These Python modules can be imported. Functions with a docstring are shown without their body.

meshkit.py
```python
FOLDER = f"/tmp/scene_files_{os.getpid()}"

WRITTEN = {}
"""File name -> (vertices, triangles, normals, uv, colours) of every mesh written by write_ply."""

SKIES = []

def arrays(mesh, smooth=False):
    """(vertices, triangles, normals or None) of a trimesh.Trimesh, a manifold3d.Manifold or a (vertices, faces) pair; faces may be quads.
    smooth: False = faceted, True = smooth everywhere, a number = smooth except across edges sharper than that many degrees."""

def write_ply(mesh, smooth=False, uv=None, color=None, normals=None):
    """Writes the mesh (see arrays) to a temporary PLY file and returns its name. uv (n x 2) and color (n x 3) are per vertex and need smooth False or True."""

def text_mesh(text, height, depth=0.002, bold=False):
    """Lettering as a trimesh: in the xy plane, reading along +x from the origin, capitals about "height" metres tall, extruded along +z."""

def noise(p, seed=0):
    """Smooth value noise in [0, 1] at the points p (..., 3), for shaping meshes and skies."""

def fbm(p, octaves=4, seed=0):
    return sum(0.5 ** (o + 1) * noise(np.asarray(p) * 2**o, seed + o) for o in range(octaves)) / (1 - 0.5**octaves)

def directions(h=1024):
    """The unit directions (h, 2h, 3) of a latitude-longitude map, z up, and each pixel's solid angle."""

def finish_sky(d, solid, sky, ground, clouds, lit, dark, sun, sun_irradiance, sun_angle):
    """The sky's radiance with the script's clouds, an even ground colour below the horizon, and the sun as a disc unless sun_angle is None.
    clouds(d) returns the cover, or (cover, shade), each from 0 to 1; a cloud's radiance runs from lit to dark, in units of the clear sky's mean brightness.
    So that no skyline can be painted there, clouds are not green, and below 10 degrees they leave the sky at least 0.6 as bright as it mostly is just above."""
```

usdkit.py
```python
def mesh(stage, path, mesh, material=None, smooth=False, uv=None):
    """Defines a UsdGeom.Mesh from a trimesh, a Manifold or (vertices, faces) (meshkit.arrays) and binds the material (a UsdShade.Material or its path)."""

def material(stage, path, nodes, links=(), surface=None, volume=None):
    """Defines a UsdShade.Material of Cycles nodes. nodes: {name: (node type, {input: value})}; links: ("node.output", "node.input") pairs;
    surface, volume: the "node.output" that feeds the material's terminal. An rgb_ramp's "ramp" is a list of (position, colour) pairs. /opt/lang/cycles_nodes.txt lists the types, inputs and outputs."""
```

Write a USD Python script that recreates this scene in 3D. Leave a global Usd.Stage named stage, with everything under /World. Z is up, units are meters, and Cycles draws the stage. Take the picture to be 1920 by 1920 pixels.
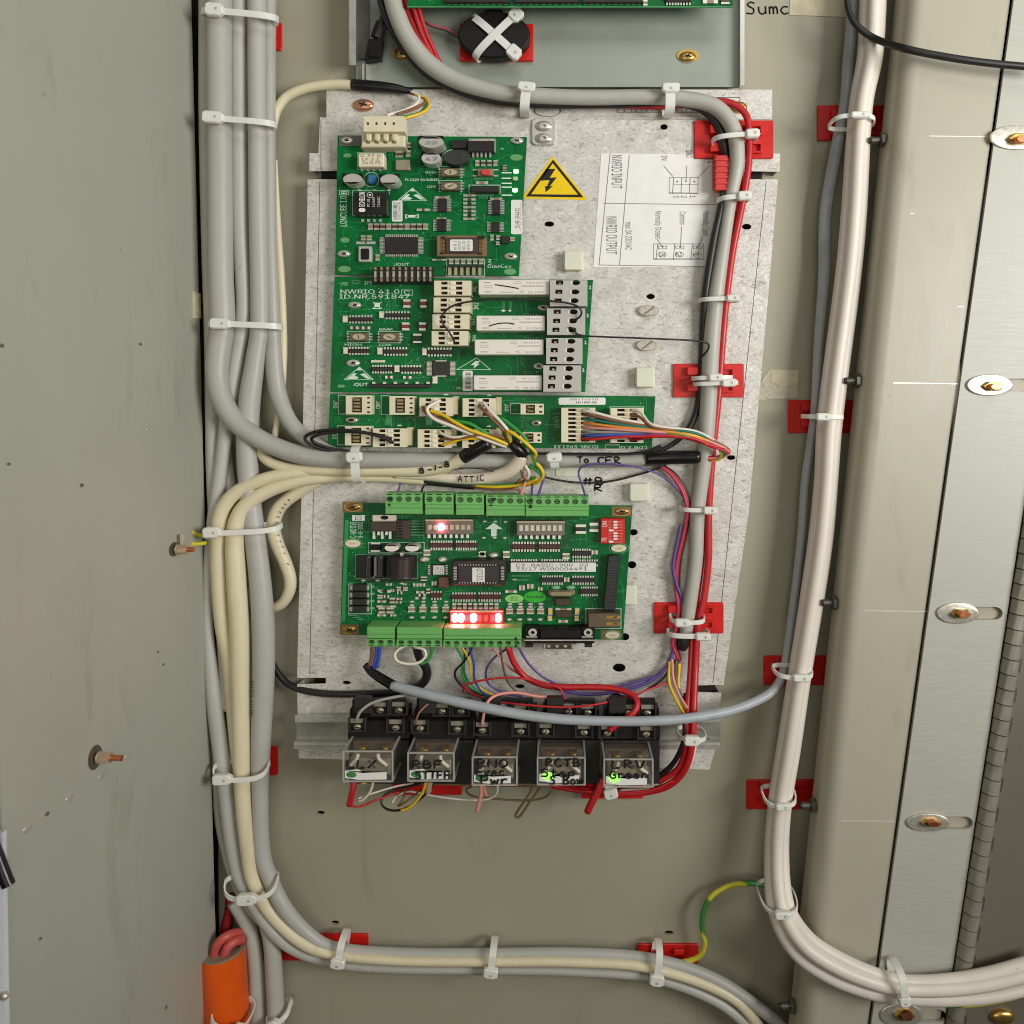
import math, random
import numpy as np, trimesh
import usdkit, meshkit
from pxr import Usd, UsdGeom, UsdLux, UsdShade, Gf, Sdf
from shapely.geometry import Polygon, Point, box as sbox
from shapely import affinity

random.seed(7)
RNG = np.random.default_rng(7)
stage = Usd.Stage.CreateInMemory()
UsdGeom.SetStageUpAxis(stage, UsdGeom.Tokens.z)
UsdGeom.SetStageMetersPerUnit(stage, 1.0)
stage.DefinePrim('/World', 'Xform'); stage.DefinePrim('/World/Looks', 'Scope')

# ---------------------------------------------------------------- camera, lamps, exposure
U = 0.0004                      # one working unit = 0.4 mm
XF, YF, D = 1050.0, 760.0, 1550.0   # the camera stands straight in front of this point of the panel, D units away
Z0 = 1.25
def metres(x, y, h):
    return np.stack([(np.asarray(x) - 960) * U, -np.asarray(h) * U, (960 - np.asarray(y)) * U + Z0], -1)
cam = UsdGeom.Camera.Define(stage, '/World/camera')
HAP = 24.0
cam.CreateHorizontalApertureAttr(HAP); cam.CreateVerticalApertureAttr(HAP)
cam.CreateFocalLengthAttr(HAP * D / 1920)
cam.CreateHorizontalApertureOffsetAttr(HAP * (960 - XF) / 1920)
cam.CreateVerticalApertureOffsetAttr(HAP * (YF - 960) / 1920)
cam.CreateClippingRangeAttr(Gf.Vec2f(0.01, 50)); cam.CreateExposureAttr(0.0)
cam.CreateFStopAttr(9.0); cam.CreateFocusDistanceAttr((D - 45) * U)
cp = metres(XF, YF, D)
cam.AddTranslateOp().Set(Gf.Vec3d(*map(float, cp))); cam.AddRotateXOp().Set(90.0)

def rect_lamp(name, pos, target, w, h, power, color):
    l = UsdLux.RectLight.Define(stage, '/World/' + name)
    l.CreateWidthAttr(w); l.CreateHeightAttr(h); l.CreateIntensityAttr(power); l.CreateColorAttr(Gf.Vec3f(*color))
    p, t = np.array(pos, float), np.array(target, float)
    z = (p - t) / np.linalg.norm(p - t); up = np.array([0, 0, 1.0]) if abs(z[2]) < .95 else np.array([0, 1.0, 0])
    x = np.cross(up, z); x /= np.linalg.norm(x); y = np.cross(z, x)
    l.AddTransformOp().Set(Gf.Matrix4d(*[float(v) for v in (*x, 0, *y, 0, *z, 0, *p, 1)]))
rect_lamp('ceiling_lamp', (0.30, -0.95, Z0 + 1.0), (0.0, 0, Z0 + .3), 1.0, 0.45, 2.3, (1.0, .99, .97))
rect_lamp('wall_lamp', (0.95, -0.88, Z0 + .24), (0.05, 0, Z0 + 1.15), .55, .55, 18.5, (1.0, .992, .955))
rect_lamp('room_lamp', (-0.08, -1.0, Z0 - .02), (-0.05, 0, Z0 - .35), .6, .5, 2.0, (1.0, .95, .80))

# ---------------------------------------------------------------- materials
def lin(r, g, b):
    c = np.array([r, g, b]) / 255.0
    return tuple(np.where(c <= .04045, c / 12.92, ((c + .055) / 1.055) ** 2.4))
MATS = {}
def mat(name, rgb=None, rough=.5, metal=0.0, var=.08, scale=90, bump=0.0, bscale=400, spec=None, coat=0.0, rgb2=None, aniso=None, sss=0.0):
    """principled surface whose colour drifts softly (var) with a fine bump; rgb in 0..255 display values"""
    if name in MATS: return MATS[name]
    a = np.array(lin(*rgb)); b = np.array(lin(*rgb2)) if rgb2 else a
    p = {'metallic': metal, 'roughness': rough, 'coat_weight': coat}
    if spec is not None: p['specular_ior_level'] = spec
    if sss: p['subsurface_weight'] = sss; p['subsurface_scale'] = .003
    nodes = {'g': ('geometry', {}), 'p': ('principled_bsdf', p),
             'mp': ('mapping', {'scale': aniso or (1, 1, 1)}),
             'n': ('noise_texture', {'scale': scale, 'detail': 4.0, 'roughness': .6}),
             'r': ('rgb_ramp', {'ramp': [(.28, tuple(a * (1 - var))), (.72, tuple(b * (1 + var)))]}),
             'rr': ('map_range', {'from_min': .25, 'from_max': .75, 'to_min': max(rough - .08, .03), 'to_max': min(rough + .08, 1)})}
    links = [('g.position', 'mp.vector'), ('mp.vector', 'n.vector'), ('n.fac', 'r.fac'), ('r.color', 'p.base_color'), ('n.fac', 'rr.value'), ('rr.result', 'p.roughness')]
    if bump:
        nodes['bn'] = ('noise_texture', {'scale': bscale, 'detail': 3.0}); nodes['b'] = ('bump', {'strength': bump, 'distance': .0006})
        links += [('mp.vector', 'bn.vector'), ('bn.fac', 'b.height'), ('b.normal', 'p.normal')]
    MATS[name] = usdkit.material(stage, '/World/Looks/' + name, nodes, links, surface='p.BSDF')
    return MATS[name]
def emit(name, rgb, strength):
    if name not in MATS:
        MATS[name] = usdkit.material(stage, '/World/Looks/' + name, {'e': ('emission', {'color': rgb, 'strength': strength})}, [], surface='e.emission')
    return MATS[name]

def paint(name, rgb, rough, seed, scale=6.0):
    """baked enamel: slow drift of tone, orange peel, long faint wipes and a few grimy specks"""
    a = np.array(lin(*rgb))
    MATS[name] = usdkit.material(stage, '/World/Looks/' + name, {
        'g': ('geometry', {}), 'mp': ('mapping', {'location': (seed, seed * .7, 0), 'scale': (1, 1, .3)}), 'mq': ('mapping', {'location': (seed * 1.7, 0, seed)}),
        'n': ('noise_texture', {'scale': scale, 'detail': 5.0, 'roughness': .6}), 'n2': ('noise_texture', {'scale': 34.0, 'detail': 4.0, 'roughness': .65, 'distortion': .6}), 'n3': ('noise_texture', {'scale': 150.0, 'detail': 2.0}), 'pe': ('noise_texture', {'scale': 1400.0, 'detail': 2.0}),
        'r': ('rgb_ramp', {'ramp': [(.25, tuple(a * .93)), (.75, tuple(a * 1.06))]}), 'r2': ('rgb_ramp', {'ramp': [(.0, (.80, .79, .76)), (.30, (.90, .90, .88)), (.40, (1, 1, 1)), (1.0, (1, 1, 1))]}), 'r3': ('rgb_ramp', {'ramp': [(.0, (.6, .58, .54)), (.20, (.72, .70, .66)), (.235, (1, 1, 1)), (1.0, (1, 1, 1))]}),
        'm': ('mix', {'mix_type': 'multiply', 'fac': 1.0}), 'm2': ('mix', {'mix_type': 'multiply', 'fac': 1.0}),
        'rr': ('map_range', {'from_min': .3, 'from_max': .7, 'to_min': rough - .07, 'to_max': rough + .09}), 'b': ('bump', {'strength': .10, 'distance': .0004}), 'p': ('principled_bsdf', {})},
        [('g.position', 'mp.vector'), ('g.position', 'mq.vector'), ('mp.vector', 'n.vector'), ('mp.vector', 'n2.vector'), ('mq.vector', 'n3.vector'), ('g.position', 'pe.vector'), ('n.fac', 'r.fac'), ('n2.fac', 'r2.fac'), ('n3.fac', 'r3.fac'),
         ('r.color', 'm.color1'), ('r2.color', 'm.color2'), ('m.color', 'm2.color1'), ('r3.color', 'm2.color2'), ('m2.color', 'p.base_color'), ('n2.fac', 'rr.value'), ('rr.result', 'p.roughness'), ('pe.fac', 'b.height'), ('b.normal', 'p.normal')], surface='p.BSDF')
    return MATS[name]
paint_back = paint('cabinet_paint', (162, 158, 136), .42, 3.1)
paint_side = paint('side_panel_paint', (168, 168, 153), .38, 11.3)
paint_post = paint('post_paint', (173, 168, 149), .42, 7.7)
alu = mat('brushed_aluminium', (176, 176, 164), .5, metal=.05, var=.05, scale=60, aniso=(1, 1, 14), bump=.12, bscale=220)
door_paint = mat('door_metal', (112, 106, 94), .42, metal=.1, var=.06, scale=12)
tray_metal = mat('tray_zinc', (154, 162, 150), .42, metal=.25, var=.07, scale=22, bump=.04, bscale=500)
edge_metal = mat('bright_zinc_edge', (214, 212, 204), .32, metal=.6, var=.05)
din_metal = mat('rail_zinc', (178, 178, 168), .34, metal=.6, var=.06, scale=40)
hinge_metal = mat('hinge_steel', (150, 145, 130), .4, metal=.3, var=.12, scale=90)
# galvanised sheet: pale zinc with slanting dark flecks
MATS['galv'] = galv = usdkit.material(stage, '/World/Looks/galvanised_sheet', {
    'g': ('geometry', {}), 'mp': ('mapping', {'rotation': (0, .35, 0), 'scale': (.85, 1, 1.5)}),
    'n': ('noise_texture', {'scale': 330.0, 'detail': 2.5, 'roughness': .55, 'distortion': .9}),
    'n2': ('noise_texture', {'scale': 22.0, 'detail': 5.0, 'roughness': .7}),
    'r': ('rgb_ramp', {'ramp': [(.30, lin(172, 169, 161)), (.37, lin(194, 191, 183)), (.44, lin(213, 210, 203)), (.60, lin(217, 214, 207)), (.68, lin(230, 228, 222))]}),
    'r2': ('rgb_ramp', {'ramp': [(.3, (.92, .915, .9)), (.7, (1, 1, 1))]}),
    'vo': ('voronoi_texture', {'scale': 130.0}), 'vb': ('rgb_to_bw', {}), 'vr': ('rgb_ramp', {'ramp': [(.2, (.90, .895, .88)), (.8, (1.04, 1.04, 1.04))]}), 'mv': ('mix', {'mix_type': 'multiply', 'fac': 1.0}),
    'm': ('mix', {'mix_type': 'multiply', 'fac': 1.0}),
    'b': ('bump', {'strength': .6, 'distance': .0006}),
    'p': ('principled_bsdf', {'metallic': .12, 'roughness': .42})},
    [('g.position', 'mp.vector'), ('mp.vector', 'n.vector'), ('g.position', 'n2.vector'), ('n.fac', 'r.fac'), ('n2.fac', 'r2.fac'), ('r.color', 'm.color1'), ('r2.color', 'm.color2'),
     ('g.position', 'vo.vector'), ('vo.color', 'vb.color'), ('vb.val', 'vr.fac'), ('m.color', 'mv.color1'), ('vr.color', 'mv.color2'), ('mv.color', 'p.base_color'), ('n.fac', 'b.height'), ('b.normal', 'p.normal')], surface='p.BSDF')
def pcb_mat(name, dark, light):
    return usdkit.material(stage, '/World/Looks/' + name, {
        'g': ('geometry', {}), 'v': ('voronoi_texture', {'feature': 'distance_to_edge', 'scale': 260.0}),
        'n': ('noise_texture', {'scale': 45.0, 'detail': 3.0}),
        'rv': ('rgb_ramp', {'ramp': [(.0, (1, 1, 1)), (.05, (1, 1, 1)), (.09, (.0, .0, .0))]}),
        'rn': ('rgb_ramp', {'ramp': [(.35, lin(*dark)), (.68, lin(*light))]}),
        'x': ('math', {'math_type': 'multiply', 'value2': .10}), 'bw': ('rgb_to_bw', {}),
        'm': ('mix', {'mix_type': 'mix', 'color2': lin(light[0] + 40, light[1] + 45, light[2] + 30)}),
        'p': ('principled_bsdf', {'roughness': .42, 'specular_ior_level': .22})},
        [('g.position', 'v.vector'), ('g.position', 'n.vector'), ('v.distance', 'rv.fac'), ('rv.color', 'bw.color'), ('bw.val', 'x.value1'), ('x.value', 'm.fac'),
         ('n.fac', 'rn.fac'), ('rn.color', 'm.color1'), ('m.color', 'p.base_color')], surface='p.BSDF')
pcb = pcb_mat('circuit_board_green', (0, 88, 40), (2, 114, 52))
pcb2 = pcb_mat('control_board_green', (0, 82, 38), (4, 108, 50))
grey_jacket = paint('grey_cable_jacket', (172, 170, 163), .43, 21.1, 30.0)
grey2 = paint('light_grey_cable_jacket', (178, 176, 170), .43, 31.7, 30.0)
grey3 = paint('warm_grey_cable_jacket', (178, 177, 166), .43, 41.3, 30.0)
dkgrey = mat('slate_grey_jacket', (138, 142, 142), .42, var=.05, scale=40)
cream = paint('cream_cable_jacket', (220, 209, 176), .43, 51.9, 30.0)
white_jacket = paint('white_cable_jacket', (222, 213, 200), .43, 61.2, 30.0)
nylon = mat('nylon_white', (232, 228, 218), .38, var=.03, sss=.15)
nylon2 = mat('nylon_natural', (224, 222, 200), .38, var=.03, sss=.15)
red_pl = mat('red_plastic', (205, 28, 20), .38, var=.06)
black = mat('black_plastic', (22, 20, 20), .5, var=.15, spec=.3)
black2 = mat('black_rubber', (36, 35, 34), .45, var=.15)
chipm = mat('chip_black', (38, 33, 32), .42, var=.15, scale=200)
tape_m = mat('black_tape', (26, 25, 25), .3, var=.2, bump=.3, bscale=260)
cavity = mat('dark_cavity', (24, 18, 14), .7, var=.1)
silver = mat('tinned_metal', (205, 200, 186), .34, metal=.6, var=.08, scale=300)
solder = mat('solder', (215, 214, 204), .3, metal=.5, var=.1, scale=300)
ink = mat('black_ink', (20, 18, 20), .5, var=.05)
softink = mat('grey_print', (88, 84, 90), .55, var=.05)
silk = mat('white_silkscreen', (216, 230, 218), .55, var=.06)
silk2 = mat('pale_silkscreen', (120, 176, 136), .55, var=.06)
paper = mat('white_paper', (238, 236, 231), .35, var=.03)
sticker = mat('white_sticker', (232, 230, 224), .4, var=.03)
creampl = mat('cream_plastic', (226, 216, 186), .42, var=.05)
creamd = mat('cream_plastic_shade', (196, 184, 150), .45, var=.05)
relay_white = mat('relay_white', (232, 226, 214), .4, var=.04)
greypl = mat('grey_plastic', (186, 182, 174), .45, var=.04)
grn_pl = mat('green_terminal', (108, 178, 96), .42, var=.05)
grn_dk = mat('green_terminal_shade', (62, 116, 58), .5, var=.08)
brass = mat('brass', (206, 168, 92), .3, metal=.85, var=.1, scale=200)
copper = mat('copper', (206, 128, 84), .3, metal=.85, var=.1, scale=200)
tan = mat('tan_plastic', (150, 132, 104), .45, var=.08)
brown = mat('brown_body', (96, 66, 52), .45, var=.12)
darkred = mat('dark_red_body', (128, 48, 42), .45, var=.12)
yellow_pl = mat('warning_yellow', (244, 206, 10), .4, var=.03)
orange = mat('orange_conduit', (226, 88, 10), .42, var=.14, scale=30, bump=.25, bscale=200)
WIRE = {k: mat('wire_' + k, v, .4, var=.05) for k, v in {
    'white': (232, 222, 208), 'brown': (134, 88, 62), 'green': (52, 148, 60), 'yellow': (232, 190, 30), 'black': (32, 28, 28), 'red': (190, 32, 38),
    'pink': (222, 148, 136), 'violet': (92, 72, 140), 'blue': (60, 84, 170), 'grey': (150, 146, 142), 'magenta': (196, 56, 88), 'teal': (32, 112, 96), 'olive': (110, 92, 60), 'orange': (220, 140, 50)}.items()}
# earth wire: green with a yellow stripe winding along
earth = usdkit.material(stage, '/World/Looks/wire_earth', {'g': ('geometry', {}), 'w': ('wave_texture', {'bands_direction': 'diagonal', 'scale': 9.0, 'distortion': 3.0, 'detail': 1.0}),
    'r': ('rgb_ramp', {'ramp': [(.55, lin(214, 204, 60)), (.68, lin(60, 136, 58))]}), 'p': ('principled_bsdf', {'roughness': .4})},
    [('g.position', 'w.vector'), ('w.fac', 'r.fac'), ('r.color', 'p.base_color')], surface='p.BSDF')
clear = usdkit.material(stage, '/World/Looks/clear_plastic', {'t': ('transparent_bsdf', {'color': (.985, .985, .97)}), 'gl': ('glossy_bsdf', {'color': (.95, .95, .95), 'roughness': .14}), 'df': ('diffuse_bsdf', {'color': (.7, .68, .63)}),
    'lw': ('layer_weight', {'blend': .5}), 'pw': ('math', {'math_type': 'power', 'value2': 4.0}), 'mr': ('map_range', {'to_min': .04, 'to_max': .5}), 'm0': ('mix_closure', {'fac': .03}), 'm': ('mix_closure', {})},
    [('t.BSDF', 'm0.closure1'), ('df.BSDF', 'm0.closure2'), ('lw.facing', 'pw.value1'), ('pw.value', 'mr.value'), ('mr.result', 'm.fac'), ('m0.closure', 'm.closure1'), ('gl.BSDF', 'm.closure2')], surface='m.closure')
clear_edge = usdkit.material(stage, '/World/Looks/clear_plastic_edge', {'t': ('transparent_bsdf', {'color': (.9, .9, .87)}), 'df': ('principled_bsdf', {'base_color': (.62, .6, .56), 'roughness': .25}), 'm': ('mix_closure', {'fac': .55})},
    [('t.BSDF', 'm.closure1'), ('df.BSDF', 'm.closure2')], surface='m.closure')
led_red = emit('led_red', (1.0, .11, .19), 75.0)
led_green = emit('led_green', (.45, 1.0, .42), 2.6)
led_lime = emit('led_lime', (.32, 1.0, .12), 1.5)

# ---------------------------------------------------------------- meshes: arrays of (x, y, h) points, x right, y down, h out of the panel
def K(h): return (D - h) / D
def cat(*ms):
    ms = [m for q in ms for m in (q if isinstance(q, list) else [q])]
    vs, fs, o = [], [], 0
    for v, f in ms:
        vs.append(v); fs.append(np.asarray(f) + o); o += len(v)
    return np.vstack(vs), np.vstack(fs)
def loft(rings):
    """rings: list of (n,3) loops; closed ends with fans"""
    n = len(rings[0]); V = [np.asarray(r, float) for r in rings]; F = []
    for i in range(len(rings) - 1):
        a, b = i * n, (i + 1) * n
        j = np.arange(n); k = (j + 1) % n
        F.append(np.stack([a + j, a + k, b + k], 1)); F.append(np.stack([a + j, b + k, b + j], 1))
    j = np.arange(1, n - 1); F.append(np.stack([np.zeros_like(j), j + 1, j], 1))
    o = (len(rings) - 1) * n; F.append(np.stack([np.full_like(j, o), o + j, o + j + 1], 1))
    return np.vstack(V), np.vstack(F)
def ringat(p, h): p = np.asarray(p, float); return np.column_stack([p, np.full(len(p), float(h))])
def prism(pts, h0, h1, b=0.0):
    p = np.asarray(pts, float)
    rings = [ringat(p, h0)]
    if b:
        c = p.mean(0); d = p - c; half = np.abs(d).max(0); q = c + d * np.clip(1 - b / np.maximum(half, b * 1.5), .2, 1)
        rings += [ringat(p, h1 - b), ringat(q, h1)]
    else: rings += [ringat(p, h1)]
    return loft(rings)
def box(x0, y0, x1, y1, h0, h1, b=0.0): return prism([(x0, y0), (x1, y0), (x1, y1), (x0, y1)], h0, h1, b)
def rbox(x0, y0, x1, y1, h0, h1, r=2.0, b=0.6):
    pts = []
    r = min(r, (x1 - x0) / 2.01, (y1 - y0) / 2.01)
    for cx, cy, a in ((x1 - r, y0 + r, -90), (x1 - r, y1 - r, 0), (x0 + r, y1 - r, 90), (x0 + r, y0 + r, 180)):
        for t in (0, 45, 90): pts.append((cx + r * math.cos(math.radians(a + t)), cy + r * math.sin(math.radians(a + t))))
    return prism(pts, h0, h1, b)
def ell(cx, cy, rx, ry, n=20):
    t = np.arange(n) * 2 * np.pi / n
    return np.column_stack([cx + rx * np.cos(t), cy + ry * np.sin(t)])
def lathe(cx, cy, rx, ry, prof, n=20): return loft([ringat(ell(cx, cy, max(rx * f, .02), max(ry * f, .02), n), h) for f, h in prof])
def cyl(cx, cy, rx, ry, h0, h1, b=0.0, n=20):
    return lathe(cx, cy, rx, ry, [(1, h0), (1, h1 - b), (1 - b / max(rx, b * 2), h1)] if b else [(1, h0), (1, h1)], n)
def dome(cx, cy, rx, ry, h0, h1, n=18): return lathe(cx, cy, rx, ry, [(1, h0), (1, h0 + .25 * (h1 - h0)), (.92, h0 + .6 * (h1 - h0)), (.7, h0 + .88 * (h1 - h0)), (.35, h1), (.01, h1)], n)
def bar(x0, y0, x1, y1, w, h0, h1):
    d = np.array([x1 - x0, y1 - y0], float); L = np.hypot(*d); nrm = np.array([-d[1], d[0]]) / (L or 1) * w / 2
    a, b = np.array([x0, y0]), np.array([x1, y1])
    return prism([a - nrm, b - nrm, b + nrm, a + nrm], h0, h1)
def frame(x0, y0, x1, y1, w, h0, h1):
    return cat(box(x0, y0, x1, y0 + w, h0, h1), box(x0, y1 - w, x1, y1, h0, h1), box(x0, y0 + w, x0 + w, y1 - w, h0, h1), box(x1 - w, y0 + w, x1, y1 - w, h0, h1))
def extr(poly, h0, h1):
    ms = []
    for g in getattr(poly, 'geoms', [poly]):
        m = trimesh.creation.extrude_polygon(g, h1 - h0, engine='earcut'); v = np.array(m.vertices); v[:, 2] += h0
        ms.append((v, np.array(m.faces)))
    return cat(ms)
def perf(x0, y0, x1, y1, h0, h1, holes, depth=8.0):
    """a block with real openings in its face; returns (body, dark floor of the openings)"""
    o = sbox(x0, y0, x1, y1)
    for q in holes: o = o.difference(q)
    top = extr(o, h1 - depth, h1)
    return cat(box(x0, y0, x1, y1, h0, h1 - depth - .05), top), box(x0 + .6, y0 + .6, x1 - .6, y1 - .6, h1 - depth - .03, h1 - depth + .4)
def ring2(cx, cy, rx, ry, w, h0, h1, n=20):
    return extr(Polygon(ell(cx, cy, rx, ry, n), [ell(cx, cy, rx - w, ry - w, n)]), h0, h1)
TXT = {}
def text(s, x0, y0, x1, y1, h, rot=0, th=.35, bold=False):
    """lettering that fills the rectangle; rot 0 reads right, 90 reads downwards, -90 upwards, 180 upside down"""
    if (s, bold) not in TXT: TXT[(s, bold)] = meshkit.text_mesh(s, 1.0, .1, bold)
    m = TXT[(s, bold)]; v = np.array(m.vertices); lo, hi = v.min(0), v.max(0); u = (v - lo) / (hi - lo)
    X, Y = u[:, 0], u[:, 1]
    if rot == 0: px, py = x0 + X * (x1 - x0), y1 - Y * (y1 - y0)
    elif rot == 90: px, py = x0 + Y * (x1 - x0), y0 + X * (y1 - y0)
    elif rot == -90: px, py = x1 - Y * (x1 - x0), y1 - X * (y1 - y0)
    else: px, py = x1 - X * (x1 - x0), y0 + Y * (y1 - y0)
    return np.column_stack([px, py, h + u[:, 2] * th]), np.array(m.faces)
def spline(P, step=6.0):
    P = np.asarray(P, float)
    if len(P) == 2: return np.linspace(P[0], P[1], 3)
    t = np.concatenate([[0], np.cumsum(np.linalg.norm(np.diff(P[:, :3], axis=0), axis=1) ** .6 + 1e-6)])
    from scipy.interpolate import PchipInterpolator, CubicSpline
    n = int(max(len(P) * 3, min(180, np.linalg.norm(np.diff(P[:, :2], axis=0), axis=1).sum() / step)))
    s = np.linspace(0, t[-1], n)
    m = np.zeros_like(P)  # Catmull-Rom tangents
    m[1:-1] = (P[2:] - P[:-2]) / (t[2:] - t[:-2])[:, None]; m[0] = (P[1] - P[0]) / (t[1] - t[0]); m[-1] = (P[-1] - P[-2]) / (t[-1] - t[-2])
    from scipy.interpolate import CubicHermiteSpline
    return CubicHermiteSpline(t, P, m)(s)
def tube(P, r, sides=10, step=6.0, img=True, smooth=True):
    """cable along the points (x, y, h); img: the points are as seen from the front and are set back to their true place for their height"""
    P = np.asarray(P, float)
    if P.shape[1] == 2: raise ValueError
    R = np.broadcast_to(np.asarray(r, float), (len(P),)).copy()
    if img:
        k = K(P[:, 2]); P = np.column_stack([XF + (P[:, 0] - XF) * k, YF + (P[:, 1] - YF) * k, P[:, 2]]); R = R * k
    Q = spline(np.column_stack([P, R]), step) if smooth else np.column_stack([P, R])
    C, R = Q[:, :3], Q[:, 3]
    T = np.gradient(C, axis=0); T /= np.linalg.norm(T, axis=1, keepdims=True) + 1e-9
    a = np.cross(T[0], [0, 0, 1.0]);  a = a if np.linalg.norm(a) > .1 else np.cross(T[0], [0, 1.0, 0]); rings = []
    th = np.arange(sides) * 2 * np.pi / sides
    for i in range(len(C)):
        a = a - T[i] * (a @ T[i]); a /= np.linalg.norm(a) + 1e-9; b = np.cross(T[i], a)
        rings.append(C[i] + R[i] * (np.cos(th)[:, None] * a + np.sin(th)[:, None] * b))
    v, f = loft(rings)
    return TubeMesh(v, f)
class TubeMesh(tuple):     # already in true place
    def __new__(cls, v, f): return tuple.__new__(cls, (v, f))
    true = True

# ---------------------------------------------------------------- prims
COUNT = {}
def numbered(parent, name):
    n = COUNT.get((parent, name), 0); COUNT[(parent, name)] = n + 1
    return f'{parent}/{name}' if n == 0 else f'{parent}/{name}_{n:03d}'
def place(m, hr=None):
    v, f = np.array(m[0], float), np.array(m[1])
    if not getattr(m, 'true', False):
        k = K(v[:, 2].max() if hr is None else hr)
        v[:, 0] = XF + (v[:, 0] - XF) * k; v[:, 1] = YF + (v[:, 1] - YF) * k
    w = metres(v[:, 0], v[:, 1], v[:, 2]); f = f[:, ::-1]
    c = w.mean(0); q = w - c
    if np.einsum('ij,ij->i', q[f[:, 0]], np.cross(q[f[:, 1]], q[f[:, 2]])).sum() < 0: f = f[:, ::-1]
    return w, f
def keys(prim, **kw):
    for k, v in kw.items():
        if v: prim.SetCustomDataByKey(k, v)
class Thing:
    def __init__(s, name, label, cat_, base, group=None, kind=None):
        s.path = numbered('/World', name); s.o = metres(*(lambda b: (XF + (b[0] - XF) * K(b[2]), YF + (b[1] - YF) * K(b[2]), b[2]))(base))
        x = UsdGeom.Xform.Define(stage, s.path); x.AddTranslateOp().Set(Gf.Vec3d(*map(float, s.o)))
        keys(x.GetPrim(), label=label, category=cat_, group=group, kind=kind)
    def add(s, name, m, material, hr=None, parent=None, smooth=False, label=None, kind=None):
        w, f = place(m, hr); p = numbered(parent or s.path, name)
        pr = usdkit.mesh(stage, p, (w - s.o, f), material, smooth=True if smooth is True else smooth).GetPrim()
        keys(pr, label=label, kind=kind)
        return p
def single(name, label, cat_, m, material, group=None, kind=None, smooth=False, hr=None):
    w, f = place(m, hr); p = numbered('/World', name)
    pr = usdkit.mesh(stage, p, (w, f), material, smooth=smooth).GetPrim()
    keys(pr, label=label, category=cat_, group=group, kind=kind)
    return p
def true(m): return TubeMesh(m[0], m[1])      # mesh given in true place, not as seen
class Zm:
    """reads positions off an enlarged part of the view"""
    def __init__(s, ox, oy, k): s.ox, s.oy, s.k = ox, oy, k
    def __call__(s, *a): return tuple((s.ox if i % 2 == 0 else s.oy) + v / s.k for i, v in enumerate(a))
    def e(s, cx, cy, rx, ry): return s.ox + cx / s.k, s.oy + cy / s.k, rx / s.k, ry / s.k
    def pts(s, l, h): return [(s.ox + p[0] / s.k, s.oy + p[1] / s.k, p[2] if len(p) > 2 else h) for p in l]
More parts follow.
